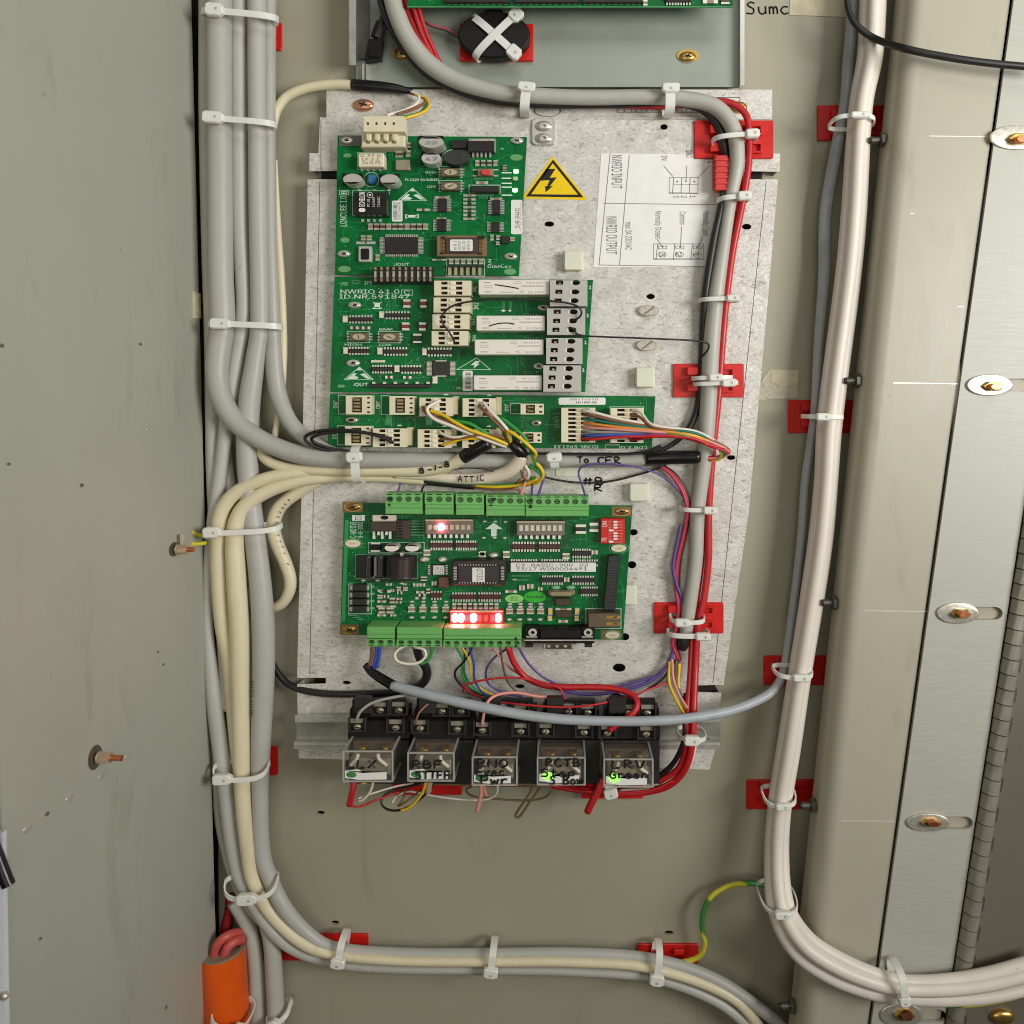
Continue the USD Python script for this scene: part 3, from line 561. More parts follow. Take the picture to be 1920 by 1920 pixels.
def qfp(t, x0, y0, x1, y1, h, nx, ny, pl_, pm=None):
    c = t.add('processor', box(x0, y0, x1, y1, h + .8, h + 7, .8), chipm); ms = []
    for i in range(nx):
        x = x0 + (x1 - x0) * (i + .5) / nx; w = (x1 - x0) / nx * .3
        ms += [box(x - w, y0 - pl_[1], x + w, y0 - .1, h + .3, h + 3), box(x - w, y1 + .1, x + w, y1 + pl_[1], h + .3, h + 3)]
    for i in range(ny):
        y = y0 + (y1 - y0) * (i + .5) / ny; w = (y1 - y0) / ny * .3
        ms += [box(x0 - pl_[0], y - w, x0 - .1, y + w, h + .3, h + 3), box(x1 + .1, y - w, x1 + pl_[0], y + w, h + .3, h + 3)]
    t.add('pins', cat(ms), pm or solder, parent=c, kind='stuff')
    t.add('pin_mark', cyl(x0 + 4, y0 + 3, 1.6, 1.2, h + 7, h + 7.2, n=10), softink, parent=c)
    return c
def smd(t, x0, y0, x1, y1, h, axis='v', body=None, name='resistor', caps=.28, th=3.6):
    if axis == 'v':
        e = (y1 - y0) * caps; b = box(x0 + .3, y0 + e, x1 - .3, y1 - e, h + .2, h + th); k = [box(x0, y0, x1, y0 + e, h + .2, h + th + .3), box(x0, y1 - e, x1, y1, h + .2, h + th + .3)]
    else:
        e = (x1 - x0) * caps; b = box(x0 + e, y0 + .3, x1 - e, y1 - .3, h + .2, h + th); k = [box(x0, y0, x0 + e, y1, h + .2, h + th + .3), box(x1 - e, y0, x1, y1, h + .2, h + th + .3)]
    p = t.add(name, b, body or brown)
    for q in k: t.add('terminal', q, solder, parent=p)
    return p
def elcap(t, cx, cy, rx, ry, h, H, ang=-90, span=70):
    p = t.add('capacitor', lathe(cx, cy, rx, ry, [(1, h + 3), (1, h + 8), (.96, h + 9), (1, h + 10), (1, H - 1.5), (.93, H)], 26), mat('capacitor_can', (222, 218, 208), .32, metal=.45, var=.05), smooth=40)
    t.add('foot', box(cx - rx, cy - ry, cx + rx, cy + ry, h, h + 3.0), black, parent=p)
    a = np.radians(np.linspace(ang - span, ang + span, 14))
    t.add('polarity_mark', prism(np.column_stack([cx + rx * .91 * np.cos(a), cy + ry * .91 * np.sin(a)]), H, H + .25), ink, parent=p)
    return p
def rotary(t, x0, y0, x1, y1, h, H, ang):
    p = t.add('rotary_switch', box(x0, y0, x1, y1, h, H, 1), mat('switch_body', (104, 92, 72), .5))
    cx, cy, rx, ry = (x0 + x1) / 2, (y0 + y1) / 2, (x1 - x0) * .36, (y1 - y0) * .38
    d = t.add('dial', lathe(cx, cy, rx, ry, [(1, H), (1, H + 1.2), (.92, H + 2)], 20), mat('dial_tan', (184, 172, 142), .45), parent=p)
    t.add('arrow', bar(cx - rx * .5 * math.cos(ang), cy - ry * .6 * math.sin(ang), cx + rx * .5 * math.cos(ang), cy + ry * .6 * math.sin(ang), 1.6, H + 2, H + 2.3), ink, parent=p)
    for i in range(3):
        y = y0 + (y1 - y0) * (i + .5) / 3
        t.add('pin', box(x1 + .2, y - 1, x1 + 9, y + 1, h, h + 2), solder, parent=p); t.add('pin', box(x0 - 5, y - 1, x0 - .2, y + 1, h, h + 2), solder, parent=p)
    t.add('outline', frame(x0 - 4, y0 - 3, x1 + 5, y1 + 3.5, .8, h + .1, h + .25), silk, parent=p)
def pscrew(t, cx, cy, rx, ry, h, m=None):
    t.add('washer', cyl(cx, cy, rx, ry, h, h + 1.6, n=18), m or silver, smooth=40)
    return cross_screw(t, cx, cy, rx * .86, ry * .86, h + 1.6, h + 6, m or mat('nickel_screw', (226, 224, 216), .25, metal=.55), a=.3 + (cx * 7 % 10) / 10)
def plug(t, x0, y0, x1, y1, h, H, n, left=(.17, .38), mid=.53, right=(.58, .82), lever=None, floor=None):
    """cream spring plug: n rows with a square test hole, a release lever and a wire entry"""
    W_ = x1 - x0; rh = (y1 - y0) / n; hs = []
    for i in range(n):
        yc = y0 + rh * (i + .5)
        hs += [sbox(x0 + W_ * left[0], yc - rh * .3, x0 + W_ * left[1], yc + rh * .3), sbox(x0 + W_ * right[0], yc - rh * .32, x0 + W_ * right[1], yc + rh * .32)]
    b, f = perf(x0, y0, x1, y1, h, H, hs, 7)
    p = t.add('plug', b, creampl)
    t.add('opening_floor', f, floor or cavity, parent=p)
    for i in range(n):
        yc = y0 + rh * (i + .5)
        t.add('lever', rbox(x0 + W_ * (mid - .07), yc - rh * .3, x0 + W_ * (mid + .08), yc + rh * .3, H, H + 2.5, 1.6, .6), lever or mat('lever_cream', (240, 232, 208), .4), parent=p)
    return p
def socket(t, x0, y0, x1, y1, h, H, n, lab=None):
    """empty cream header with its pins showing"""
    W_, H_ = x1 - x0, y1 - y0
    b, f = perf(x0, y0, x1, y1, h, H, [sbox(x0 + W_ * .22, y0 + H_ * .1, x0 + W_ * .62, y1 - H_ * .1)] + [sbox(x0 + W_ * .8, y0 + H_ * (i + .35) / n, x0 + W_ * .93, y0 + H_ * (i + .7) / n) for i in range(n)], 12)
    p = t.add('header', b, creampl); t.add('header_floor', f, mat('header_well', (116, 104, 76), .6, var=.2), parent=p)
    for i in range(n):
        yc = y0 + H_ * (.14 + .72 * (i + .5) / n)
        t.add('pin', box(x0 + W_ * .30, yc - H_ * .055, x0 + W_ * .56, yc + H_ * .055, H - 11, H - 3), mat('pin_brass', (146, 132, 96), .35, metal=.6), parent=p)
        t.add('rib', box(x0 + W_ * .24, yc + H_ * .07, x0 + W_ * .36, yc + H_ * .1, H - 11, H - 1), black, parent=p)
    return p
def sticker_bars(t, x0, y0, x1, y1, h, bars, vertical, m=None, name='sticker', ink_=None):
    p = t.add(name, rbox(x0, y0, x1, y1, h, h + .5, 2.5, .1), m or sticker); ms = []
    rs = random.Random(int(x0 * 7 + y0)); a, b = bars[:2], bars[2:]
    q = 0.0
    while q < .97:
        w = rs.choice([.012, .02, .035]); 
        if vertical: ms.append(box(a[0], a[1] + (b[1] - a[1]) * q, b[0], a[1] + (b[1] - a[1]) * min(q + w, 1), h + .5, h + .65))
        else: ms.append(box(a[0] + (b[0] - a[0]) * q, a[1], a[0] + (b[0] - a[0]) * min(q + w, 1), b[1], h + .5, h + .65))
        q += w + rs.choice([.015, .03, .045])
    t.add('barcode', cat(ms), ink_ or ink, parent=p, kind='stuff')
    return p
def esd(t, pts, h):
    """white triangle with the reaching hand sign"""
    P = np.array(pts, float); o = Polygon(P); c = P.mean(0)
    q = Polygon(c + (P - c) * .9)
    t.add('esd_sign', extr(o.difference(q), h + .05, h + .25), silk)
    a, l, r = P
    f = lambda u, v: tuple(l + (r - l) * u + (a - l - (r - l) * .5) * v)
    s1 = Polygon([f(.38, .72), f(.5, .95), f(.62, .72)]).buffer(0)
    s2 = Polygon([f(.1, .06), f(.32, .5), f(.42, .5), f(.36, .3), f(.5, .18), f(.42, .06)]).buffer(0)
    s3 = Polygon([f(.52, .42), f(.68, .5), f(.9, .08), f(.76, .1)]).buffer(0)
    for s in (s1, s2, s3): t.add('esd_sign', extr(s, h + .05, h + .25), silk)
def vias(t, x0, y0, x1, y1, h, n, seed, m=None):
    rs = random.Random(seed)
    t.add('vias', cat(*[cyl(rs.uniform(x0, x1), rs.uniform(y0, y1), rs.uniform(.8, 1.5), rs.uniform(.6, 1.1), h + .02, h + .3, n=6) for _ in range(n)]), m or silk2, kind='stuff')
def traces(t, x0, y0, x1, y1, h, n, seed, m, wid=.9):
    """copper runs under the lacquer: lines with 45 degree jogs"""
    rs = random.Random(seed); ms = []
    for _ in range(n):
        x, y = rs.uniform(x0, x1), rs.uniform(y0, y1); d = rs.choice([(1, 0), (0, 1), (-1, 0), (0, -1)])
        for s in range(rs.choice([2, 3, 3])):
            Ln = rs.uniform(8, 34) if s != 1 else rs.uniform(3, 9)
            dd = d if s != 1 else (d[0] or rs.choice([-1, 1]), d[1] or rs.choice([-1, 1]))
            x2, y2 = min(max(x + dd[0] * Ln, x0), x1), min(max(y + dd[1] * Ln, y0), y1)
            if abs(x2 - x) + abs(y2 - y) > 1: ms.append(bar(x, y, x2, y2, wid, h - .2, h + .04 + .03 * rs.random()))
            x, y = x2, y2
    t.add('copper_runs', cat(ms), m, kind='stuff')
trace_m = mat('lacquered_copper', (34, 140, 76), .35, var=.05)
trace_d = mat('lacquered_copper_dark', (2, 66, 36), .35, var=.05)
def silkt(t, s, r, h, rot=0, m=None, bold=False): t.add('lettering', text(s, *r, h + .05, rot, .2, bold), m or silk)

HB = 58.0
# ---------------------------------------------------------------- top board, only its lower rim shows
tb = Thing('circuit_board', 'green circuit board cut off by the top edge above the black buzzer', 'circuit board', (1070, 10, 90), 'green circuit boards')
tb.add('board', prism([(770, -160), (1376, -160), (1374, 11), (764, 12)], 84, 88), pcb)
tb.add('board_edge', box(764, 12, 1374, 13.2, 84, 88), mat('board_edge_green', (90, 170, 110), .4))
for x0, x1 in [(836, 955), (966, 1085), (1092, 1205)]:
    soic(tb, x0, -26, x1, 4, 88, 10, 'v', 4, th=10)
for x0, x1 in [(842, 868), (886, 912)]: smd(tb, x0, -4, x1, 7, 88, 'h', tan, 'resistor')
smd(tb, 1206, 0, 1214, 10, 88, 'v', tan); soic(tb, 1248, -12, 1296, 2, 88, 9, 'v', 7); smd(tb, 1318, -2, 1346, 6, 88, 'h', tan); smd(tb, 1352, -4, 1368, 7, 88, 'v', brown)
vias(tb, 780, -20, 1370, 9, 88, 40, 1)

# ---------------------------------------------------------------- first board
zA, zB, zC, zD, zE, zF, zG, zH, zI, zJ = Zm(620, 210, 5.0526), Zm(620, 350, 5.0526), Zm(610, 510, 6.857), Zm(880, 510, 7.68), Zm(610, 730, 6), Zm(920, 730, 4), Zm(630, 910, 6.857), Zm(900, 910, 6.4), Zm(630, 1080, 6.857), Zm(900, 1060, 6.4)
b1 = Thing('circuit_board', 'green board with a cream plug on top, beside the warning triangle', 'circuit board', (805, 517, PH), 'green circuit boards')
h = HB
b1.add('board', prism([(633, 254), (988, 257), (973, 517), (628, 515)], h - 4, h), pcb)
traces(b1, 640, 262, 966, 508, h, 70, 21, trace_m); traces(b1, 640, 262, 966, 508, h, 40, 22, trace_d, 1.6); vias(b1, 640, 262, 966, 508, h, 120, 23)
for p in [(640, 280), (640, 500), (962, 500)]: b1.add('standoff', cyl(*p, 9, 6, PH, h - 4.1, n=12), silver, smooth=40)
lug = b1.add('lug_plate', box(*zA(80, 222, 285, 322), h + .1, h + 1.2), mat('lug_grey', (112, 110, 102), .45, metal=.3)); pscrew(b1, *zA.e(152, 265, 60, 34), h + 1.2)
for a in [(1765, 270, 62, 32)]: pscrew(b1, *zA.e(*a), h)
for a in [(125, 635, 62, 32), (1708, 660, 62, 32)]: pscrew(b1, *zB.e(*a), h)
pad = mat('lacquered_pad', (104, 160, 104), .4)
for z, a in [(zA, (1760, 430, 60, 30)), (zA, (158, 412, 40, 20)), (zB, (135, 505, 45, 25)), (zB, (130, 780, 60, 30)), (zB, (1700, 805, 58, 30)), (zA, (1625, 348, 18, 10))]: b1.add('pad', cyl(*z.e(*a), h + .05, h + .4, n=18), pad)
# cream plug with four levers
hs = [sbox(*zA(340 + 82 * i, 95, 362 + 82 * i, 122)) for i in range(4)]
o, f = perf(*zA(312, 40, 700, 186), h + 26, h + 52, hs, 8); cp_ = b1.add('plug', o, creampl); b1.add('opening_floor', f, cavity, parent=cp_)
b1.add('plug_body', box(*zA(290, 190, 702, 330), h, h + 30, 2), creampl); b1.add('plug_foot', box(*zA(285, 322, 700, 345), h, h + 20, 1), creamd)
for i in range(4):
    x = 330 + 82 * i
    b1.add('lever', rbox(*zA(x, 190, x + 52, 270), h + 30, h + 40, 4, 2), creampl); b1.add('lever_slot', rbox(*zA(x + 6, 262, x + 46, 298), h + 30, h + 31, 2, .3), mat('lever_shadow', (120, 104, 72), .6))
silkt(b1, 'LON', zA(350, 350, 460, 374), h)
tf = b1.add('transformer', rbox(*zA(258, 386, 505, 520), h + 2, h + 24, 3, 2), creampl)
b1.add('legend', cat(*[text(s_, *zA(*r), h + 24.1, 0, .2) for s_, r in [('C 77 0', (285, 400, 470, 428)), ('LF 2 1', (300, 436, 460, 460)), ('24 H 75', (300, 466, 470, 492))]]), softink, parent=tf)
for i in range(4): b1.add('pin', box(*zA(285 + 58 * i, 522, 300 + 58 * i, 556), h, h + 6), solder, parent=tf)
b1.add('outline', cat(frame(*zA(252, 380, 520, 545), .7, h + .05, h + .2)), silk, parent=tf)
b1.add('crystal', rbox(*zA(615, 450, 750, 548), h, h + 10, 2, 1), mat('dull_can', (164, 158, 138), .4, metal=.4))
for r in [(612, 368, 682, 430)]: smd(b1, *zA(*r), h, 'v', brown, 'transistor')
for r in [(712, 288, 756, 336), (712, 360, 756, 424)]: smd(b1, *zA(*r), h, 'v', tan)
elcap(b1, *zA.e(950, 282, 118, 58), h, h + 40, -90, 56); elcap(b1, *zA.e(950, 436, 94, 58), h, h + 30, -90, 52)
elcap(b1, *zA.e(205, 635, 92, 54), h, h + 30, 90, 56); elcap(b1, *zA.e(558, 640, 92, 54), h, h + 30, 90, 56)
for c, s_ in [((950, 285), '100 25V'), ((950, 440), '47')]: b1.add('legend', text(s_, *zA(c[0] - 55, c[1] - 8, c[0] + 60, c[1] + 22), h + (40.2 if s_[0] == '1' else 30.2), 0, .2), softink)
vr = b1.add('varistor', rbox(*zA(345, 586, 425, 676), h, h + 14, 5, 3), mat('varistor_blue', (58, 118, 168), .35)); b1.add('outline', ring2(*zA.e(385, 640, 72, 72), .8, h + .05, h + .2), silk, parent=vr)
b1.add('inductor', lathe(*zA.e(1185, 428, 128, 76), [(1, h + 1), (1, h + 4), (.97, h + 18), (.9, h + 20)], 26), mat('ferrite', (52, 54, 54), .45, var=.15), smooth=40)
b1.add('inductor_outline', ring2(*zA.e(1190, 432, 136, 82), .9, h + .05, h + .2), silk)
b1.add('diode', box(*zA(1150, 262, 1290, 342), h, h + 10, 1), chipm)
rg = b1.add('regulator', box(*zA(1300, 276, 1548, 376), h, h + 16, 1), chipm); b1.add('heat_tab', box(*zA(1308, 252, 1560, 275), h, h + 8), silver, parent=rg); b1.add('heat_tab', box(*zA(1549, 276, 1562, 380), h, h + 6), silver, parent=rg)
for i in range(5): b1.add('pin', box(*zA(1340 + 40 * i, 377, 1360 + 40 * i, 428), h, h + 6), solder, parent=rg)
for i in range(4): smd(b1, *zA(1368 + 58 * i, 455, 1408 + 58 * i, 512), h, 'v', tan if i in (0, 3) else brown)
rotary(b1, *zA(1045, 530, 1220, 608), h, h + 14, -1.5); rotary(b1, *zA(1045, 660, 1220, 740), h, h + 14, -.7)
silkt(b1, 'HIGH', zA(900, 562, 1000, 584), h); silkt(b1, 'FLOOR NUMBER', zA(705, 630, 1025, 654), h); silkt(b1, 'LOW', zA(912, 696, 1000, 718), h)
bt = b1.add('push_button', box(*zA(1392, 536, 1540, 602), h, h + 10, 1), tan); b1.add('button_cap', lathe(*zA.e(1465, 568, 46, 30), [(1, h + 10), (1, h + 14), (.85, h + 15.5)], 18), mat('button_red', (214, 70, 66), .4), parent=bt, smooth=40)
for x in (1345, 1545):
    for y in (540, 596): b1.add('pin', box(*zA(x, y, x + 42, y + 14), h, h + 2), solder, parent=bt)
silkt(b1, 'SERVICE', zA(1355, 622, 1540, 642), h, m=silk2)
for (cx, cy), m_ in [((1755, 558), led_green), ((1748, 628), mat('led_pale', (170, 206, 150), .3)), ((1745, 736), led_green)]: b1.add('led', rbox(*zA(cx - 26, cy - 18, cx + 26, cy + 18), h, h + 5, 2.5, 1.2), m_)
for y in (575, 628, 676, 712, 788): b1.add('led_lead', box(*zA(1620, y - 6, 1715, y + 6), h + .1, h + 1.2), silk)
b1.add('jumper_block', box(*zA(1325, 702, 1590, 760), h, h + 14, 1.5), black2); b1.add('outline', frame(*zA(1308, 690, 1608, 772), .9, h + .05, h + .2), silk)
silkt(b1, 'ADDRESS', zA(1380, 776, 1545, 796), h, m=silk2); silkt(b1, 'SIDE', zA(1400, 800, 1490, 818), h, m=silk2)
smd(b1, *zA(1375, 654, 1490, 682), h, 'h', tan)
for i, y in enumerate([520, 548]): smd(b1, *zA(1630, y - 18, 1665, y + 10), h, 'v', brown)
esd(b1, [zA(775, 716), zA(632, 838), zA(914, 840)], h)
# power transformer block with white print
ec = b1.add('module', box(*zB(222, 52, 532, 264), h, h + 26, 1.5), mat('module_black', (34, 32, 31), .35)); b1.add('outline', frame(*zB(205, 36, 556, 272), .8, h + .05, h + .2), silk, parent=ec)
b1.add('legend', cat(text('ECHELON', *zB(268, 50, 325, 188), h + 26.1, -90, .2, True), text('PT.01', *zB(345, 112, 372, 192), h + 26.1, -90, .2), text('14240R', *zB(395, 100, 418, 192), h + 26.1, -90, .2), text('T1444C', *zB(440, 95, 468, 192), h + 26.1, -90, .2)), sticker, parent=ec)
b1.add('legend', cat(ring2(*zB.e(372, 78, 30, 26), .8, h + 26.1, h + 26.3), cyl(*zB.e(372, 78, 12, 10), h + 26.1, h + 26.3, n=8)), sticker, parent=ec)
b1.add('legend', rbox(*zB(266, 202, 328, 240), h + 26.1, h + 26.3, 3, .05), sticker, parent=ec)
for i in range(4): b1.add('pin', box(*zB(288 + 56 * i, 306, 314 + 56 * i, 334), h, h + 3), solder, parent=ec)
for i in range(3): b1.add('pin', box(*zB(255 + 140 * i, 24, 285 + 140 * i, 40), h, h + 3), solder, parent=ec)
silkt(b1, 'LONCUBE 1.0', zB(88, 90, 152, 375), h, -90); silkt(b1, 'B', zB(98, 40, 150, 70), h, -90); b1.add('outline', frame(*zB(82, 32, 174, 80), .8, h + .05, h + .2), silk)
sticker_bars(b1, *zB(580, 132, 680, 330), h + .3, zB(592, 150, 632, 315), True); b1.add('lettering', text('2011 04478', *zB(640, 150, 662, 312), h + .9, -90, .15), softink)
sticker_bars(b1, *zB(1708, 125, 1816, 450), h + .3, zB(1800, 140, 1804, 430), True, name='sticker'); b1.add('lettering', text('ID.NR. 594433', *zB(1748, 205, 1790, 395), h + .9, -90, .15), ink)
for r, n in [((1015, 112, 1100, 236), 8), ((1010, 308, 1095, 420), 7), ((1535, 124, 1605, 262), 9), ((1522, 335, 1600, 430), 7)]: soic(b1, *zB(*r), h, n, 'h', 8)
for a in [(985, 92, 1125, 112), (1005, 292, 1095, 306), (1510, 104, 1625, 124)]: smd(b1, *zB(*a), h, 'h', tan)
for i in range(10): smd(b1, *zB(352 + 58 * i, 348, 400 + 58 * i, 408), h, 'v', brown if i % 3 else tan)
for i in range(7): smd(b1, *zB(1256, 72 + 37 * i, 1372, 94 + 37 * i), h, 'h', (tan, brown, chipm)[i % 3], caps=.34)
qfp(b1, *zB(515, 478, 826, 636), h, 16, 12, (10, 5))
pc = b1.add('chip_socket', prism([zB(1005, 460), zB(1440, 460), zB(1475, 495), zB(1475, 658), zB(1005, 658)], h, h + 16, 1), mat('socket_tan', (128, 104, 78), .45))
b1.add('socket_well', box(*zB(1045, 482, 1440, 640), h + 16, h + 16.3), mat('socket_dark', (66, 50, 36), .6), parent=pc); b1.add('chip', box(*zB(1090, 492, 1392, 625), h + 16.3, h + 18.5, .6), mat('chip_brown', (72, 58, 46), .45), parent=pc)
b1.add('sticker', rbox(*zB(1130, 500, 1346, 610), h + 18.6, h + 19, 3, .1), sticker, parent=pc)
b1.add('sticker_print', cat(*[text(s_, *zB(x, 515, x + 26, 600), h + 19.05, -90, .15) for s_, x in [('B6 BL 2', 1165), ('12503012', 1205), ('NO. 10', 1248), ('EE00102', 1290)]]), softink, parent=pc)
for i in range(11):
    for x in (1046, 1406): b1.add('contact', box(*zB(x, 490 + 13 * i, x + 34, 496 + 13 * i), h + 16.3, h + 17.4), brass, parent=pc)
for a in [(1045, 470, 1085, 495), (1392, 464, 1455, 496), (1035, 622, 1070, 640), (1395, 625, 1435, 642)]: b1.add('corner_notch', rbox(*zB(*a), h + 16.3, h + 18, 2, .2), cavity, parent=pc)
xt = b1.add('oscillator', rbox(*zB(262, 562, 386, 712), h, h + 10, 2, 1.2), mat('oscillator_can', (190, 190, 178), .35, metal=.3)); b1.add('lid', rbox(*zB(286, 585, 362, 690), h + 10, h + 11.5, 2, .6), black, parent=xt)
for x in (285, 342): smd(b1, *zB(x, 460, x + 46, 508), h, 'v', tan)
for x in (240, 340): b1.add('solder_pad', box(*zB(x, 520, x + 84, 544), h + .1, h + 1), solder)
smd(b1, *zB(425, 640, 462, 700), h, 'v', tan)
hd = b1.add('pin_header', box(*zB(405, 758, 960, 898), h + 2, h + 22, 1), black2)
for i in range(10):
    x = 412 + 58 * i
    for y, d in ((760, 30), (800, 60), (868, 28)): b1.add('pin', box(*zB(x, y, x + 18, y + d), h + 22, h + 27), silver if y == 800 else tan, parent=hd)
silkt(b1, 'JOUT', zB(600, 722, 745, 748), h); silkt(b1, 'DISPLAY', zB(1488, 748, 1715, 770), h); silkt(b1, 'LN', zB(1490, 690, 1520, 740), h, -90)
jp = b1.add('contact_row', box(*zB(1104, 742, 1452, 762), h, h + 8), black2)
for i in range(6):
    b1.add('contact', box(*zB(1112 + 57 * i, 764, 1142 + 57 * i, 838), h + .2, h + 5), mat('contact_tin', (186, 172, 142), .35, metal=.5), parent=jp); smd(b1, *zB(1120 + 57 * i, 686, 1162 + 57 * i, 734), h, 'v', tan, caps=.3)
b1.add('outline', frame(*zB(1098, 682, 1458, 850), .9, h + .05, h + .2), silk)
for a in [(1512, 455, 1545, 510), (1568, 460, 1606, 505), (1565, 520, 1604, 552), (1700, 478, 1745, 515)]: smd(b1, *zB(*a), h, 'v', tan)
b1.add('diode', box(*zB(1616, 468, 1690, 538), h, h + 8, .8), chipm); smd(b1, *zB(960, 685, 1090, 700), h, 'h', tan); smd(b1, *zB(815, 208, 940, 230), h, 'h', brown, caps=.4)
b1.add('bin_sign', cat(box(*zB(705, 262, 715, 300), h + .05, h + .2), box(*zB(825, 262, 835, 300), h + .05, h + .2), bar(*zB(708, 262, 838, 300), 1.1, h + .05, h + .2), bar(*zB(708, 300, 838, 262), 1.1, h + .05, h + .22), box(*zB(735, 268, 800, 292), h + .05, h + .18)), silk)

# ---------------------------------------------------------------- input and output board
b2 = Thing('circuit_board', 'green relay board with four white relays and grey terminals', 'circuit board', (860, 735, PH), 'green circuit boards')
b2.add('board', prism([(627, 519), (1112, 525), (1097, 735), (619, 735)], h - 4.5, h - .5), pcb)
h = HB - .5
traces(b2, 634, 530, 1000, 728, h, 80, 31, trace_m); traces(b2, 634, 530, 1000, 728, h, 40, 32, trace_d, 1.6); vias(b2, 634, 530, 880, 728, h, 130, 33)
for a in [(634, 540), (1090, 540), (1080, 720), (634, 720)]: b2.add('standoff', cyl(*a, 9, 6, PH, h - 4.1, n=12), silver, smooth=40)
silkt(b2, 'NWRIO 41.0', zC(195, 225, 950, 278), h); silkt(b2, 'ID.NR.591847', zC(180, 290, 1085, 342), h); silkt(b2, 'C', zC(1010, 240, 1085, 290), h); b2.add('outline', frame(*zC(978, 228, 1120, 302), .9, h + .05, h + .2), silk)
silkt(b2, 'IN', zC(500, 115, 590, 158), h); silkt(b2, 'OUT', zC(375, 1425, 550, 1468), h, bold=True); silkt(b2, 'HIGH', zC(250, 918, 465, 948), h); silkt(b2, 'LOW', zC(690, 922, 850, 952), h); silkt(b2, 'BMK', zC(695, 722, 870, 752), h)
for a in [(380, 425, 82, 42), (360, 1170, 85, 42)]: pscrew(b2, *zC.e(*a), h)
for a in [(1065, 512, 78, 40), (1000, 1355, 72, 38)]: pscrew(b2, *zD.e(*a), h)
b2.add('bin_sign', cat(bar(*zC(610, 385, 720, 470), 1.2, h + .05, h + .2), bar(*zC(725, 385, 610, 470), 1.2, h + .05, h + .22), box(*zC(632, 395, 702, 450), h + .05, h + .18), box(*zC(605, 462, 722, 474), h + .05, h + .15)), silk)
for r, n in [((300, 582, 610, 632), 8), ((768, 530, 1085, 580), 8), ((295, 990, 562, 1038), 7), ((745, 995, 1060, 1048), 8), ((1310, 1000, 1630, 1056), 8), ((595, 1222, 865, 1276), 8), ((970, 1224, 1240, 1280), 7)]: soic(b2, *zC(*r), h, n, 'v', 4)
for r in [(222, 560, 288, 648), (690, 505, 752, 592), (230, 968, 290, 1052), (668, 972, 735, 1058), (1245, 985, 1305, 1068), (888, 1200, 952, 1286), (1378, 1345, 1440, 1432)]: smd(b2, *zC(*r), h, 'v', creampl, 'capacitor', caps=.2, th=5)
smd(b2, *zC(588, 1132, 765, 1164), h, 'h', creampl, 'capacitor', caps=.15)
for r in [(1000, 350, 1090, 458), (1222, 350, 1300, 458), (985, 648, 1078, 750), (1205, 648, 1290, 752)]: smd(b2, *zC(*r), h, 'v', darkred, 'diode', th=8)
smd(b2, *zC(1128, 795, 1236, 912), h, 'v', chipm, 'diode', th=7, caps=.2)
rotary(b2, *zC(310, 780, 540, 885), h, h + 14, 1.4); rotary(b2, *zC(705, 780, 930, 890), h, h + 14, .7)
for a in [(320, 698, 425, 735), (470, 700, 575, 738), (768, 1335, 865, 1370), (1000, 1338, 1105, 1372)]: smd(b2, *zC(*a), h, 'h', brown, caps=.3)
qfp(b2, *zC(1372, 1150, 1600, 1330), h, 1, 11, (10, 2), silver)
esd(b2, [zC(440, 1215), zC(235, 1385), zC(625, 1388)], h)
ph_ = b2.add('pin_header', box(*zC(560, 1442, 1345, 1488), h + .2, h + 12, 1), black2)
for i in range(6): b2.add('pin', box(*zC(600 + 140 * i, 1412, 640 + 140 * i, 1440), h + .2, h + 6), silver, parent=ph_)
ph_ = b2.add('pin_header', box(*zC(600, 78, 1370, 152), h + .2, h + 10, 1), black2)
for i in range(9): b2.add('pin', box(*zC(632 + 80 * i, 85, 660 + 80 * i, 128), h + 10, h + 13), tan, parent=ph_)
for a in [(205, 130, 290, 175), (160, 1450, 245, 1485), (1685, 1475, 1745, 1508)]: b2.add('pad', box(*zC(*a), h + .05, h + .3), pad)
b2.add('pad', ring2(*zC.e(395, 128, 55, 28), 1, h + .05, h + .2), pad)
# four cream plugs
for i, (a, b) in enumerate([((1400, 112), (1875, 302)), ((1392, 328), (1866, 520)), ((1378, 545), (1850, 735)), ((1368, 758), (1835, 945))]):
    plug(b2, *zC(*a, *b), h, h + 34, 3, (.18, .36), .5, (.58, .76))
silkt(b2, 'IN2', zD(62, 440, 130, 540), h, -90); silkt(b2, 'IN1', zD(50, 205, 100, 290), h, -90); silkt(b2, 'IN3', zD(35, 672, 82, 765), h, -90); silkt(b2, 'IN4', zD(45, 905, 95, 1000), h, -90)
